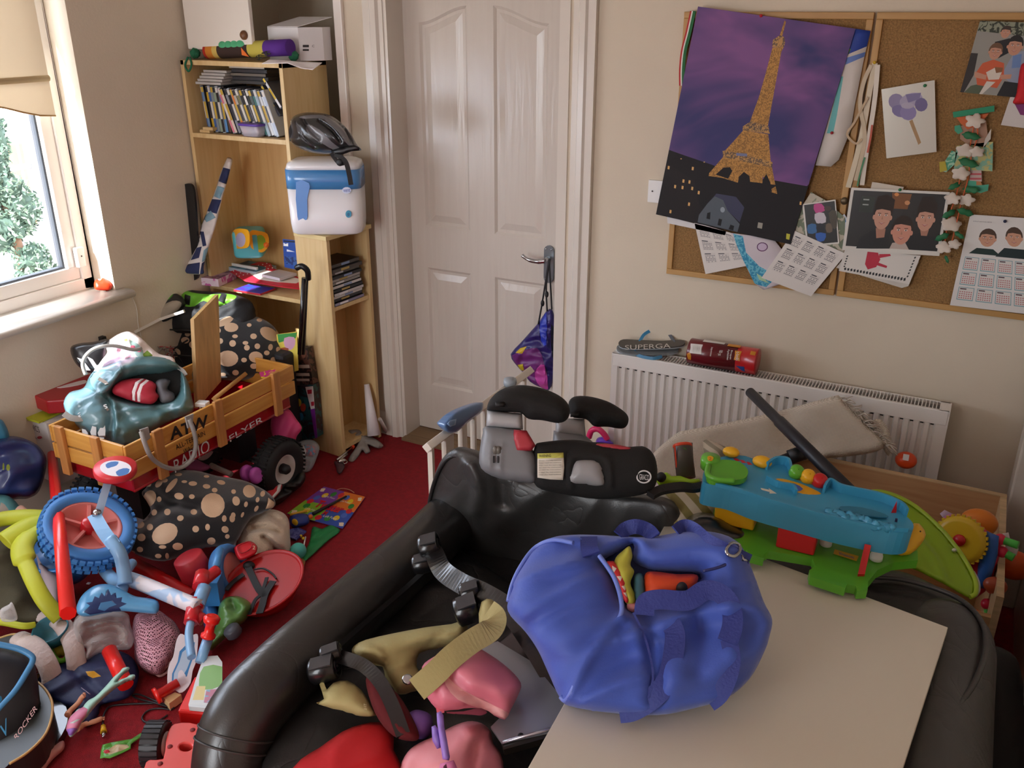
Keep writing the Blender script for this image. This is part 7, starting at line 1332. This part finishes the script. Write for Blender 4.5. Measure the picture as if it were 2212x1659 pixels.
# pink toy carrier
PKF=M('d87a8c',.5,coat=.1); pk_=thing('pink_doll_carrier','pink fabric doll carrier with purple clip in the near foreground','doll carrier',tuple(V(1000,1600,.46)))
q1=vp(1000,1540,.60,.45)
shape(MB(),[(912,1440),(935,1420),(975,1400),(1020,1395),(1060,1415),(1100,1445),(1125,1475),(1120,1500),(1105,1530),(1095,1550),(1080,1552),(1040,1530),(985,1532),(950,1535),(925,1510),(912,1480)],q1,PKF,.07,.04,step=.009,sm=3,fold=(.012,12),cre=[([(965,1455),(1000,1490),(1060,1520),(1095,1540)],.012,-.018)],decals=[([(958,1452),(968,1462),(1000,1490),(1060,1520),(1098,1540),(1090,1552),(1040,1532),(990,1510),(965,1480)],M('e8a8a8',.45),2)]).build('hood',pk_)
shape(MB(),[(950,1530),(1040,1525),(1080,1535),(1070,1590),(1060,1620),(960,1620)],vp(1010,1620,.44,.4),M('c85a74',.4),.03,.03,step=.01,sm=1,decals=[([(978,1554),(984,1550),(982,1560),(974,1560)],M('4a1c28',.5)),([(994,1554),(1000,1550),(998,1560),(990,1560)],M('4a1c28',.5)),([(1014,1552),(1020,1549),(1018,1558),(1010,1558)],M('4a1c28',.5)),([(1030,1552),(1036,1549),(1034,1558),(1026,1558)],M('4a1c28',.5))]).build('plastic_shell',pk_)
shape(MB(),[(880,1625),(905,1605),(940,1590),(975,1570),(1010,1558),(1040,1562),(1060,1580),(1065,1605),(1080,1625),(1088,1660),(1080,1720),(870,1720),(865,1660)],vp(980,1659,.50,.55),M('e09098',.5),.07,.04,step=.009,sm=3,fold=(.016,12),cre=[([(1040,1580),(1025,1615),(1015,1670)],.008,-.025),([(1000,1565),(1030,1600)],.01,.012)]).build('padded_seat',pk_)
shape(MB(),[(877,1560),(882,1542),(900,1533),(925,1540),(935,1555),(932,1580),(920,1597),(900,1598),(884,1585)],vp(905,1598,.48,.3),M('8a64c0',.5),.045,.03,step=.008).build('purple_egg',label='purple oval plastic shell beside the pink doll carrier',cat='toy')
cl_=vp(960,1640,.60,.3)
shape(MB(),[(943,1540),(952,1536),(958,1545),(960,1570),(966,1600),(972,1635),(970,1643),(956,1640),(950,1600),(944,1560)],cl_,M('9a7cd0',.4),.008,.01,step=.007,sm=1).build('clip',pk_,'lilac plastic clip'); shape(MB(),[(932,1570),(940,1566),(950,1580),(952,1615),(944,1618),(934,1600)],cl_.off(-.01),M('8f74c8',.4),.008,.01,step=.007,sm=1).build('clip_side',pk_); shape(MB(),[(962,1556),(970,1558),(974,1600),(972,1625),(966,1600)],cl_.off(-.008),M('8f74c8',.4),.006,.008,step=.007,sm=1).build('clip_side',pk_)
MB().strap(cr([V(930,1470,.60),V(945,1510,.61),V(952,1540,.61)],5),.014,.003,M('d86a78',.6)).build('pink_ribbon',pk_)
shape(MB(),[(950,1650),(980,1642),(988,1659),(990,1700),(945,1700)],vp(965,1659,.60,.5),M('e080b0',.6),.012,.01,step=.008,sm=1,decals=[([(958,1655),(964,1650),(970,1680),(955,1680)],M('5a2038',.6))]).build('mesh_strap',pk_)
# silver tray
sv=thing('folding_tray','silver and black flat tray table folded on the sofa under the duffel','tray',tuple(V(1200,1560,.47)))
tz=p3((1080,1612,dict(z=.55)),(1290,1560,dict(z=.575)),(1060,1420,dict(z=.60)))
shape(MB(),[(1030,1400),(1075,1385),(1150,1430),(1225,1520),(1290,1560),(1250,1570),(1085,1606),(1060,1570),(1090,1540)],tz,M('9a9ea4',.3,.5),.0,.008,step=.03,flat=True,sm=0).build('tray_top',sv)
sh([(1083,1602),(1252,1556),(1262,1574),(1240,1580),(1088,1622)],tz.off(-.005),M('26241f',.3,.3),'front_rail',.004,.02,par=sv,sm=0,flat=True,step=.02); f_=MB().tube([tz.hit(1086,1606)+tz.n*.004,tz.hit(1252,1560)+tz.n*.004],.0035,M('c8ccd8',.2,.8),6); f_.build('bright_edge',sv)
sh([(1248,1552),(1262,1545),(1297,1560),(1296,1585),(1280,1594),(1255,1578)],tz.off(.004),M('141414',.4),'corner_foot',.02,.03,par=sv,sm=0,R=.01); sh([(1290,1545),(1328,1543),(1326,1552),(1298,1562)],tz.off(-.01),M('141414',.4),'corner_foot',.008,.01,par=sv,sm=0)
for q in((1125,1590),(1246,1548)): MB().lathe([(.001,0),(.006,0),(.006,.001),(.001,.001)],tz.hit(*q)+tz.n*.001,tz.n,BLK,12).build('screw_hole',sv)
# ================= CORK BOARDS =================
CK=M('a17a4a',.9,kind='cork',bump=.4); FRM=M('bf9458',.5,kind='woodh',col2='b3874c'); FRV=M('bf9458',.5,kind='woodv',col2='b3874c'); wy=3.12
def corkboard(x0,x1,label):
    t=thing('cork_board',label,'notice board',((x0+x1)/2,3.13,.95)); z0,z1=.950,1.842; f=.02
    MB().bb((x0+f,wy+.006,z0+f),(x1-f,3.14,z1-f),CK).build('cork_panel',t)
    for lo,hi,m in(((x0,wy-.002,z0),(x1,3.14,z0+f),FRM),((x0,wy-.002,z1-f),(x1,3.14,z1),FRM),((x0,wy-.002,z0+f),(x0+f,3.14,z1-f),FRV),((x1-f,wy-.002,z0+f),(x1,3.14,z1-f),FRV)): MB().bb(lo,hi,m).build('frame_rail',t,bev=.002)
corkboard(-.982,-.388,'left cork notice board in a pale wooden frame, mostly covered by the tower poster')
corkboard(-.380,.225,'right cork notice board in a pale wooden frame with family photos and garland')
def card(name,label,cat,quad,y,m,dec=(),fold=None,sm=0,nrm=(0,-1,0),step=.05,**k):
    t=thing(name,label,cat,tuple(at(quad[0][0],quad[0][1],y=y))); P=PL(at(quad[0][0],quad[0][1],y=y),nrm)
    mb=shape(MB(),quad,P,m,.0008,.0008,step=step,flat=True,sm=sm,decals=dec,fold=fold,**k); mb.build('sheet',t); return t,P
def pin(px,py,y,col,label):
    t=thing('push_pin',label,'drawing pin',tuple(at(px,py,y=y))); MB().lathe([(.001,.0),(.005,.0),(.0045,.003),(.001,.004)],at(px,py,y=y),(0,-1,0),M(col,.3),12).build('head',t); MB().tube([at(px,py,y=y),at(px,py,y=y)+Vector((0,.012,0))],.0006,CHROME,5).build('needle',t)
# poster
gold=M('c08a3e',.6,kind='patch',vs=140,col2='8f6428'); gd=M('5a4020',.5,kind='patch',vs=110,col2='b8863c'); drk=M('0d0a10',.7); 
rl=[([(1441,322),(1480,336),(1536,355),(1600,380),(1675,390),(1743,402),(1768,380),(1708,530),(1600,510),(1405,470)],drk),
 ([(1695,44),(1698,47),(1690,78),(1684,78)],gold),([(1670,86),(1685,76),(1694,80),(1696,92),(1693,103),(1668,101)],gd),([(1669,102),(1693,102),(1688,112),(1659,272),(1619,266),(1640,208),(1655,155)],gold),
 ([(1605,273),(1622,262),(1660,272),(1663,289),(1604,281)],gd),([(1606,281),(1660,290),(1665,350),(1562,330),(1585,305)],gold),([(1561,326),(1568,325),(1669,350),(1668,364),(1562,340)],gd),
 ([(1562,339),(1668,362),(1672,385),(1679,419),(1666,415),(1648,380),(1646,408),(1622,404),(1598,396),(1573,388),(1560,384),(1531,380),(1532,374)],gold),
 ([(1546,377),(1563,362),(1577,361),(1582,369),(1573,386)],drk),([(1594,396),(1596,382),(1607,371),(1619,380),(1622,404)],drk),([(1650,404),(1650,384),(1656,376),(1664,394),(1668,415)],drk),
 ([(1591,330),(1614,332),(1614,338),(1590,336)],M('6a6f92',.5)),([(1560,500),(1420,470),(1426,440),(1440,350),(1470,372),(1500,390),(1510,440)],M('161114',.7)),
 ([(1510,464),(1528,440),(1544,424),(1562,432),(1572,455),(1584,468),(1598,484),(1593,501),(1507,480)],M('46505a',.5)),([(1528,440),(1548,418),(1590,425),(1608,448),(1598,480),(1572,455),(1562,432),(1544,424)],M('1f2146',.5)),(circ(1561,453,5,6,10),M('8a96a0',.5)),
 ([(1528,460),(1535,458),(1534,474),(1526,472)],drk),([(1553,472),(1560,474),(1557,488),(1550,486)],drk),([(1578,485),(1586,488),(1584,498),(1574,495)],drk),
 ([(1638,480),(1648,482),(1646,494),(1636,492)],M('9a9488',.5)),([(1699,504),(1707,506),(1705,518),(1698,516)],M('b8b428',.5)),([(1617,392),(1680,400),(1660,412),(1612,405)],drk)]
for x,y in((1443,358),(1475,387),(1488,389),(1457,399),(1473,401),(1494,403),(1487,437),(1447,453),(1508,412),(1441,329),(1520,349),(1470,342),(1728,435),(1495,360)): rl.append(([(x,y),(x+4,y+1),(x+3,y+8),(x-1,y+7)] if y>350 else [(x,y),(x+3,y),(x+3,y+2),(x,y+2)],M('d8a860',.5)))
pt,PP_=card('tower_poster','large purple dusk poster of a golden lattice tower pinned askew over the left board','poster',[(1508,14),(1848,62),(1708,528),(1417,463)],3.102,M('2a2866',.6,kind='blend',vs=2.2,col2='7d4c88'),rl)
pin(1644,34,3.100,'c81e28','red drawing pin at the top of the tower poster')
# ribbon behind poster
mb=MB()
for off,c in((0,'b8282a'),(5,'e4e0da'),(9,'1f6a3a')): mb.strap(cr([at(a+off*.7,b,y=3.116-.0012*off/4) for a,b in((1494,24),(1484,70),(1474,110),(1470,150),(1470,185))],5),.010,.001,M(c,.7),(0,-1,0))
mb.build('striped_ribbon',label='red, white and green ribbon behind the left edge of the tower poster',cat='ribbon')
card('under_sheet','white paper sheet showing below the bottom left edge of the tower poster','paper',[(1441,468),(1450,470),(1569,500),(1566,508),(1442,482)],3.108,M('d8d6d6',.6))
# drawings right of poster
card('child_painting','long white painted paper with blue top to the right of the tower poster','painting',[(1835,60),(1881,67),(1868,120),(1846,230),(1838,280),(1812,345),(1795,360),(1762,357),(1790,250)],3.110,M('d4ccc4',.7),[([(1835,60),(1881,67),(1873,100),(1830,118)],M('22409a',.6),0),([(1828,125),(1870,112),(1868,122),(1826,140)],M('6a86c8',.6),0),([(1832,104),(1838,106),(1826,130),(1820,128)],M('6ab040',.6)),([(1815,165),(1822,165),(1808,250),(1800,288),(1786,288),(1800,230)],M('6ab8b8',.6),0)],fold=(.002,8))
text('age',(1796,262),(1806,262),(1797,272),yp(3.106),M('3a3a44',.6),name='pencil_note') if 0 else None
pin(1797,287,3.106,'a81c24','dark red drawing pin right of the tower poster')
# calendars
def calendar(label,q,y,rows,cols,ink,u0=.06,v0=.06,u1=.95,v1=.85,hdr=None):
    f=quadmap(q); dec=[]; I=M(ink,.6)
    for r in range(rows):
        for c in range(cols):
            a=u0+(u1-u0)*c/cols; b=v0+(v1-v0)*r/rows; w_=(u1-u0)/cols*.86; h_=(v1-v0)/rows*.84
            if hdr: dec.append((qrect(f,a,b,a+w_,b+h_),M(hdr,.6)))
            dec.append((qrect(f,a+.004,b+.008,a+w_-.004,b+h_-.008),M('d4cec8',.6)))
            dec.append((qrect(f,a+w_*.08,b+h_*.07,a+w_*.6,b+h_*.16),M('4a4a50',.6)))
            for k in range(5):
                for j in range(6): 
                    if (k*7+j*3+r+c)%6: dec.append((qrect(f,a+w_*(.10+.14*j),b+h_*(.26+.14*k),a+w_*(.18+.14*j),b+h_*(.33+.14*k)),I))
    return card('calendar_sheet',label,'calendar',q,y,M('dcd6d0',.6),dec)
calendar('small year calendar sheet hanging under the left corner of the tower poster',[(1500,480),(1596,508),(1624,572),(1524,592)],3.108,3,3,'6a6a70')
calendar('tilted year calendar sheet below the right corner of the tower poster',[(1716,498),(1828,548),(1752,640),(1645,600)],3.104,3,4,'55555c')
t,P=card('child_drawing','child\'s pencil drawing with torn blue tissue strip below the tower poster','drawing',[(1580,503),(1670,515),(1705,560),(1735,600),(1690,612),(1650,626),(1630,612),(1605,560)],3.106,M('cfc6cc',.7),[([(1584,504),(1605,510),(1612,545),(1640,575),(1668,590),(1672,605),(1655,620),(1628,612),(1618,585),(1600,555),(1590,525)],M('2f8ab0',.6,kind='patch',vs=60,col2='6ab8cc'),0),([(1634,590),(1650,600),(1662,612),(1640,604)],M('a8c8a0',.6)),(circ(1647,533,12,10,14),M('5a2a5a',.6)),(circ(1647,533,10,8,14),M('c8b4cc',.6))],fold=(.002,12))
# small photos
card('snapshot_under','pale snapshot corner tilted behind the small dark snapshot','photo',[(1752,415),(1782,432),(1826,470),(1822,560),(1760,540),(1718,500),(1730,450)],3.1085,M('6f7a62',.5,kind='patch',vs=24,col2='b9b09c'))
card('snapshot','small dark snapshot of people in bright clothes right of the tower poster','photo',[(1733,441),(1805,431),(1813,526),(1743,533)],3.1045,M('d8d4cc',.4),[([(1737,443),(1803,434),(1810,523),(1746,529)],M('1c1a18',.4)),([(1758,442),(1775,440),(1782,455),(1762,460)],M('c04a8a',.5),2),([(1760,462),(1780,460),(1784,480),(1764,482)],M('c8c0c8',.5),2),([(1745,486),(1762,484),(1764,502),(1746,504)],M('3a6a9c',.5),2),([(1764,484),(1780,484),(1782,500),(1766,502)],M('20242c',.5),2),([(1762,504),(1784,504),(1780,520),(1766,520)],M('2f5fb0',.5),2),([(1784,485),(1796,483),(1798,500),(1786,502)],M('6a5a4a',.5),2),(circ(1788,450,8,5),M('4a3a34',.5)),([(1790,460),(1806,455),(1808,490),(1798,492)],M('4a4438',.5),2)])
card('rainbow_card','sliver of a bright rainbow drawing behind the family photo','drawing',[(1806,478),(1824,462),(1834,478),(1822,500),(1810,515)],3.109,M('c8d0d8',.5),[([(1806,482),(1822,466),(1826,470),(1808,490)],M('c86a3a',.5)),([(1808,492),(1826,472),(1828,478),(1810,500)],M('3a7ab8',.5)),(circ(1817,500,5,8),M('c8989a',.5))])
# white ribbon bundle with medal
t=thing('ribbon_bundle','bundle of cream satin ribbons hanging between the two cork boards','ribbon',tuple(at(1888,135,y=3.11)))
for i,(pts,c,w_) in enumerate(((((1890,136),(1878,200),(1866,270),(1850,340),(1832,405)),'cfc0a4',.016),(((1896,140),(1890,210),(1880,280),(1870,340),(1862,400)),'d9cfc0',.014),(((1882,140),(1865,180),(1858,230),(1868,300),(1848,390)),'c2ae90',.012),(((1875,210),(1845,265),(1830,290),(1848,310),(1862,300)),'b89c78',.007),(((1884,270),(1880,300),(1874,330)),'b84a2a',.006),(((1868,340),(1858,375),(1852,402)),'2f7a4a',.005))): MB().strap(cr([at(a,b,y=3.108-.0015*i) for a,b in pts],6),w_,.0012,M(c,.45),(0,-1,.05)).build('ribbon',t)
MB().lathe([(.001,0),(.012,0),(.012,.003),(.001,.003)],at(1824,434,y=3.108),(0,-1,0),M('6a5c48',.4,.7),20).build('medal',t); pin(1889,135,3.098,'d8b01c','yellow drawing pin at the top of the cream ribbons')
# flower card
card('flower_card','silvery card with a purple flower on a wooden stick, on the right board','card',[(1904,193),(2019,173),(2023,328),(1915,342)],3.106,M('c2beb2',.25,.2),[(circ(1936,219,17,17,12),M('8f86a8',.6)),(circ(1968,216,26,15,14,-.3),M('a79fb8',.6)),(circ(1990,226,14,15,12),M('6f6690',.6)),([(1956,204),(1990,200),(1986,214),(1962,222)],M('8078a0',.6)),(circ(1944,240,18,13,12,.3),M('7d74a0',.6)),(circ(1962,243,18,17,12),M('8a80ac',.6)),(circ(1960,228,14,7,10),M('b0a8bc',.6)),([(1964,262),(1971,258),(1990,308),(1984,313)],M('a88860',.6))])
pin(1998,185,3.102,'1f7a4c','green drawing pin on the flower card')
# puppy photo
f=quadmap([(2117,45),(2262,50),(2232,214),(2074,199)]); SK=M('c08a70',.5); HR=M('3a2a20',.6)
def fc(f,u,v,ru,rv,sk,hair,glasses=False):
    E=lambda cu,cv,a,b,n=12:[f(cu+a*math.cos(2*pi*k/n),cv+b*math.sin(2*pi*k/n)) for k in range(n)]
    o=[(E(u,v-rv*.25,ru*1.12,rv*1.08,16),hair),(E(u-ru*.98,v+rv*.05,ru*.16,rv*.2,8),sk),(E(u+ru*.98,v+rv*.05,ru*.16,rv*.2,8),sk),(E(u,v,ru*.95,rv,18),sk)]
    dk=M('2a1a16',.5); wh=M('d8ccc4',.5)
    o+=[([f(u-ru*.92,v-rv*.5),f(u-ru*.2,v-rv*.62),f(u+ru*.92,v-rv*.5),f(u+ru*.85,v-rv*.95),f(u,v-rv*1.25),f(u-ru*.85,v-rv*.95)],hair)]
    for s_ in(-1,1):
        o+=[(E(u+s_*ru*.38,v-rv*.14,ru*.17,rv*.07,8),wh),(E(u+s_*ru*.38,v-rv*.14,ru*.07,rv*.065,6),dk),([f(u+s_*ru*.2,v-rv*.3),f(u+s_*ru*.58,v-rv*.32),f(u+s_*ru*.58,v-rv*.27),f(u+s_*ru*.2,v-rv*.25)],hair)]
        if glasses: o+=[([f(u+s_*ru*.14,v-rv*.26),f(u+s_*ru*.66,v-rv*.26),f(u+s_*ru*.66,v-rv*.235),f(u+s_*ru*.14,v-rv*.235)],dk),([f(u+s_*ru*.14,v+rv*.02),f(u+s_*ru*.66,v+rv*.02),f(u+s_*ru*.66,v+rv*.045),f(u+s_*ru*.14,v+rv*.045)],dk)]
    o+=[([f(u-ru*.02,v-rv*.1),f(u+ru*.1,v+rv*.2),f(u-ru*.1,v+rv*.2)],M('a87860',.5)),([f(u-ru*.38,v+rv*.42),f(u,v+rv*.46),f(u+ru*.38,v+rv*.42),f(u,v+rv*.6)],M('a04a44',.5)),([f(u-ru*.28,v+rv*.44),f(u,v+rv*.475),f(u+ru*.28,v+rv*.44),f(u,v+rv*.52)],wh)]
    return o
J=lambda f,l:[f(a,b) for a,b in l]
dd=[(J(f,[(0,0),(1,0),(1,.2),(0,.14)]),M('2f3428',.6,kind='patch',vs=50,col2='8a8f7a')),(J(f,[(0,.45),(.1,.45),(.12,.75),(.05,1),(0,1)]),M('2a2624',.6)),(J(f,[(.3,.28),(.5,.22),(.56,.4),(.4,.5),(.3,.42)]),M('16161a',.6)),(J(f,[(.12,.9),(.3,.84),(.3,1),(.05,1)]),M('4f5a44',.6))]
dd+=fc(f,.42,.15,.07,.075,SK,HR)
dd+=[(J(f,[(.60,.42),(.8,.36),(1,.5),(1,.85),(.62,.8),(.5,.72)]),M('8f97ac',.6)),(J(f,[(.56,.8),(1,.82),(1,1),(.5,1)]),M('14151a',.6)),(J(f,[(.6,.45),(.72,.42),(.74,.6),(.62,.62)]),M('6a86b8',.6))]+fc(f,.60,.33,.105,.12,SK,M('15110f',.6))
dd+=[(J(f,[(.14,.72),(.2,.58),(.34,.52),(.5,.56),(.54,.74),(.48,.9),(.2,.88)]),M('c85a34',.6))]+fc(f,.34,.42,.09,.10,SK,M('6a4a30',.6),True)
dd+=[(J(f,[(.28,.70),(.4,.62),(.5,.66),(.48,.78),(.34,.80)]),M('d8cdbf',.6)),(J(f,[(.38,.62),(.5,.62),(.5,.68),(.42,.7)]),M('8a5a34',.6)),(J(f,[(.32,.82),(.44,.82),(.3,1),(.26,1)]),M('cfc8bc',.6)),(J(f,[(.12,.70),(.3,.74),(.3,.8),(.14,.78)]),SK),(J(f,[(.48,.72),(.64,.7),(.64,.76),(.5,.78)]),SK)]
card('puppy_photo','photo of a child in orange hugging a puppy, beside an adult and another child','photo',[(2117,45),(2262,50),(2232,214),(2074,199)],3.108,M('8f8c84',.4),dd)
t,P=card('white_note','white note with red and purple paper shapes at the right edge of the board','paper',[(2182,210),(2240,206),(2236,280),(2162,270)],3.109,M('cfc8c4',.6),[([(2202,150),(2212,140),(2240,200),(2220,250),(2204,248),(2192,225)],M('7a2a6a',.6))])
shape(MB(),[(2206,140),(2225,150),(2230,215),(2205,225),(2188,222),(2196,200)],yp(3.100),M('c81c24',.7),.008,.004,step=.008,fold=(.008,30)).build('red_tissue_flower',label='red tissue paper decoration over the edge of the puppy photo',cat='decoration')
# family photo of three
q=[(1839,405),(2052,415),(2029,553),(1819,540)]; f=quadmap(q)
dd=[(qrect(f,.03,.04,.97,.93),M('1a1512',.4)),(J(f,[(.42,.05),(.62,.06),(.6,.3),(.45,.3)]),M('7a4a20',.5)),(circ(1937,420,5,4,8),M('d88a4a',.5)),(circ(1960,438,6,5,8),M('c88a5a',.5)),(J(f,[(.12,.12),(.26,.13),(.25,.38),(.11,.38)]),M('2a3028',.5))]
for a,b in(((.14,.17),(.2,.17)),((.14,.25),(.2,.25))): dd.append((J(f,[(a[0],a[1]),(b[0],b[1]),(b[0],b[1]+.02),(a[0],a[1]+.02)]),M('9aa09a',.5)))
dd+=[(J(f,[(.14,.96),(.16,.78),(.28,.66),(.44,.68),(.5,.93),(.3,.95)]),M('121214',.5)),(J(f,[(.64,.93),(.66,.72),(.76,.66),(.92,.72),(.96,.93)]),M('111113',.5)),(J(f,[(.48,.93),(.5,.84),(.62,.8),(.68,.93)]),M('b9a79c',.5))]
S2=M('c4917a',.5); H2=M('2a1d14',.6)
dd+=[(J(f,[(.26,.28),(.28,.12),(.38,.08),(.46,.16),(.46,.34)]),H2),(J(f,[(.70,.3),(.73,.1),(.84,.08),(.9,.2),(.9,.36)]),H2)]
dd+=[(J(f,[(.31,.62),(.41,.62),(.41,.76),(.33,.78)]),M('a87660',.5)),(J(f,[(.76,.6),(.85,.6),(.84,.7),(.78,.7)]),M('a87660',.5))]
dd+=fc(f,.36,.44,.088,.20,S2,H2)+fc(f,.80,.44,.088,.19,S2,H2)+fc(f,.58,.66,.10,.20,M('c88a74',.5),H2)
card('family_photo','white bordered photo of two young people and a child smiling close together','photo',q,3.098,M('d4cfc6',.4),dd)
pin(1944,410,3.095,'1f7a4c','green drawing pin on the white bordered family photo')
card('paper_behind','cream paper corner sticking up behind the family photo','paper',[(1884,393),(1892,394),(1952,404),(1950,415),(1880,412)],3.104,M('cfc4b4',.6))
# handprint sheets
f=quadmap([(1826,536),(1989,552),(1964,614),(1812,585)]); H3=M('b82a40',.6); dd=[]
for k in range(20): dd.append(([f(.06+.044*k,.84),f(.085+.044*k,.80),f(.095+.044*k,.9),f(.07+.044*k,.93)],M('2a2a2c',.6)))
for k in range(7): dd.append(([f(.93,.06+.11*k),f(.95,.06+.11*k),f(.945,.12+.11*k),f(.925,.12+.11*k)],M('2a2a2c',.6)))
for k in range(5): dd.append(([f(.05,.3+.11*k),f(.07,.3+.11*k),f(.065,.36+.11*k),f(.045,.36+.11*k)],M('2a2a2c',.6)))
dd+=[(J(f,[(.30,.05),(.44,.05),(.5,.3),(.48,.6),(.38,.74),(.32,.55)]),H3),(J(f,[(.46,.1),(.6,.05),(.62,.12),(.48,.25)]),H3),(J(f,[(.46,.4),(.62,.5),(.62,.58),(.46,.52)]),H3)]
card('handprint_underlay','second white sheet just showing below the handprint picture','paper',[(1830,550),(1985,565),(1962,618),(1948,622),(1806,578)],3.107,M('c9c2b8',.6))
card('handprint_picture','white sheet with a red handprint and a black paper chain border','painting',[(1826,536),(1989,552),(1964,614),(1812,585)],3.103,M('d6d0c8',.6),dd)
# school calendar with photo
q=[(2096,463),(2226,472),(2232,680),(2052,659)]; f=quadmap(q); dd=[(J(f,[(.13,.42),(.2,.36),(.32,.34),(.44,.36),(.5,.42)]),M('1c3330',.6)),(J(f,[(.45,.43),(.52,.34),(.66,.31),(.85,.36),(1,.44),(.9,.44)]),M('1a2b2c',.6))]
dd=[(J(f,[(.10,.42),(.2,.355),(.44,.355),(.56,.42)]),M('15302c',.6)),(J(f,[(.48,.43),(.60,.33),(.9,.33),(1.0,.43)]),M('14282a',.6))]+fc(f,.34,.25,.12,.085,M('c89478',.5),M('4a3424',.6),True)+fc(f,.74,.22,.12,.09,M('c89478',.5),M('4a3424',.6))
for r in range(3):
    for c in range(4):
        a,b=.06+.235*c,.46+.165*r; dd.append((qrect(f,a,b,a+.2,b+.14),M('6a9aa4',.6))); dd.append((qrect(f,a+.008,b+.006,a+.192,b+.132),M('d8d2cc',.6)))
        dd.append((qrect(f,a+.02,b+.012,a+.1,b+.026),M('5a4a50',.6)))
        for k in range(4):
            for j in range(6): dd.append((qrect(f,a+.02+.028*j,b+.045+.022*k,a+.036+.028*j,b+.055+.022*k),M('b05a60',.6)))
t,P=card('school_calendar','white year calendar with a photo of two smiling children at the right edge','calendar',q,3.108,M('dad6d2',.5),dd)
text('school portrait 2016',(2102,476),(2142,479),(2102,479),P.off(.002),M('6a6a6e',.6),parent=t,name='print'); pin(2171,478,3.104,'22264a','dark blue drawing pin at the top of the school calendar')
# leprechaun style paper figure and garland
GP1=M('3a9a78',.6); pf=thing('paper_figure','green and orange crayoned paper figure cut-out behind the flower garland','paper craft',tuple(at(2100,240,y=3.108)))
P=yp(3.107)
def pc(q,m,nm,o=0,dec=()): shape(MB(),q,P.off(o),m,.0008,.0008,step=.03,flat=True,sm=0,decals=dec).build(nm,pf)
pc([(2058,242),(2148,228),(2148,241),(2060,254)],M('1f8a62',.6),'hat_brim',.004); pc([(2066,254),(2136,245),(2118,268),(2090,280),(2075,266)],M('c8602a',.6),'orange_hat',.002)
pc([(2075,272),(2130,262),(2135,300),(2128,318),(2090,312),(2074,300)],M('a8826a',.6),'face'); pc([(2062,272),(2074,270),(2080,284),(2070,290),(2062,282)],GP1,'leaf_ear',.003)
pc([(2128,300),(2141,278),(2140,300),(2124,318)],M('c8c0b4',.6),'paper_flower',.003)
pc([(2066,315),(2145,306),(2144,370),(2095,368),(2060,372)],M('7fae94',.6,kind='patch',vs=40,col2='b8b070'),'jacket'); pc([(2030,368),(2040,350),(2056,325),(2068,330),(2062,355),(2044,372)],M('4a9a7c',.6,kind='patch',vs=50,col2='9ac4a8'),'arm'); pc([(2029,350),(2042,348),(2046,368),(2030,372)],M('b0a030',.6),'hand',.002)
pc([(2096,368),(2120,368),(2121,392),(2094,392)],M('c0a8a0',.6),'sock',.001,[([(2096,374),(2120,374),(2120,378),(2096,378)],M('c05a60',.6)),([(2095,384),(2120,384),(2120,388),(2095,388)],M('c05a60',.6))]); pc([(2092,390),(2118,392),(2122,400),(2136,398),(2134,412),(2118,417),(2088,408)],M('4aa486',.6),'boot',.002,[([(2109,388),(2121,388),(2121,400),(2109,400)],M('b87a4a',.6))])
gl_t=thing('flower_garland','hanging paper garland of white blossoms and green leaves on orange cord','garland',tuple(at(2105,245,y=3.095)))
P=yp(3.094)
for q in([(2108,252),(2100,290),(2092,330),(2078,370),(2066,420),(2050,470),(2040,530)],[(2105,250),(2112,290),(2098,340),(2090,390),(2076,440),(2062,500),(2052,540)]): MB().tube(cr([P.hit(*a) for a in q],5),.0018,M('c85a2a',.6),5).build('orange_cord',gl_t)
random.seed(5)
def flower(cx,cy,r,rot): 
    q=[]
    for k in range(20):
        a=2*pi*k/20; rr2=r*(.62+.38*abs(math.cos(2.5*a+rot))); q.append((cx+rr2*math.cos(a),cy+rr2*.72*math.sin(a)))
    shape(MB(),q,PL(P.hit(cx,cy),(random.uniform(-.3,.3),-1,random.uniform(.0,.5))).off(.006),M('cfc2b4',.6),.001,.001,step=.008,flat=True,sm=0,fold=(.005,30)).build('blossom',gl_t)
def leaf(cx,cy,r,rot):
    q=[]
    for k in range(16):
        a=2*pi*k/16; rr2=r*(.7+.3*abs(math.cos(3*a))); x_,y_=rr2*math.cos(a),rr2*.42*math.sin(a); q.append((cx+x_*math.cos(rot)-y_*math.sin(rot),cy+x_*math.sin(rot)+y_*math.cos(rot)))
    shape(MB(),q,PL(P.hit(cx,cy),(random.uniform(-.3,.3),-1,random.uniform(.0,.5))).off(.003),M('1f6a40',.6),.001,.001,step=.008,flat=True,sm=0,fold=(.004,30)).build('leaf',gl_t)
for a in((2098,294,22,.2),(2092,352,24,.3),(2062,402,16,-.4),(2098,410,20,.1),(2050,462,18,-.5),(2085,458,20,.3),(2035,512,18,-.4),(2072,508,14,.6),(2046,560,10,1.2)): leaf(*a)
for a in((2106,262,24,0),(2085,325,22,.5),(2110,328,18,1),(2075,375,22,.2),(2058,430,20,.7),(2088,432,20,.1),(2055,485,24,.4),(2040,535,20,.9),(2062,528,16,.2)): flower(*a)
# light switch
t=thing('light_switch','white wall switch plate half hidden behind the poster','switch',tuple(at(1412,440,y=3.14)))
a,b=at(1402,388,y=3.135),at(1440,440,y=3.135); MB().bb((a.x,3.13,b.z),(a.x+.086,3.14,a.z),WHITE).build('plate',t,bev=.002); MB().ball(at(1409,413,y=3.129),.003,M('6a6a6a',.4,1)).build('screw',t)
# loose tape marks on wall
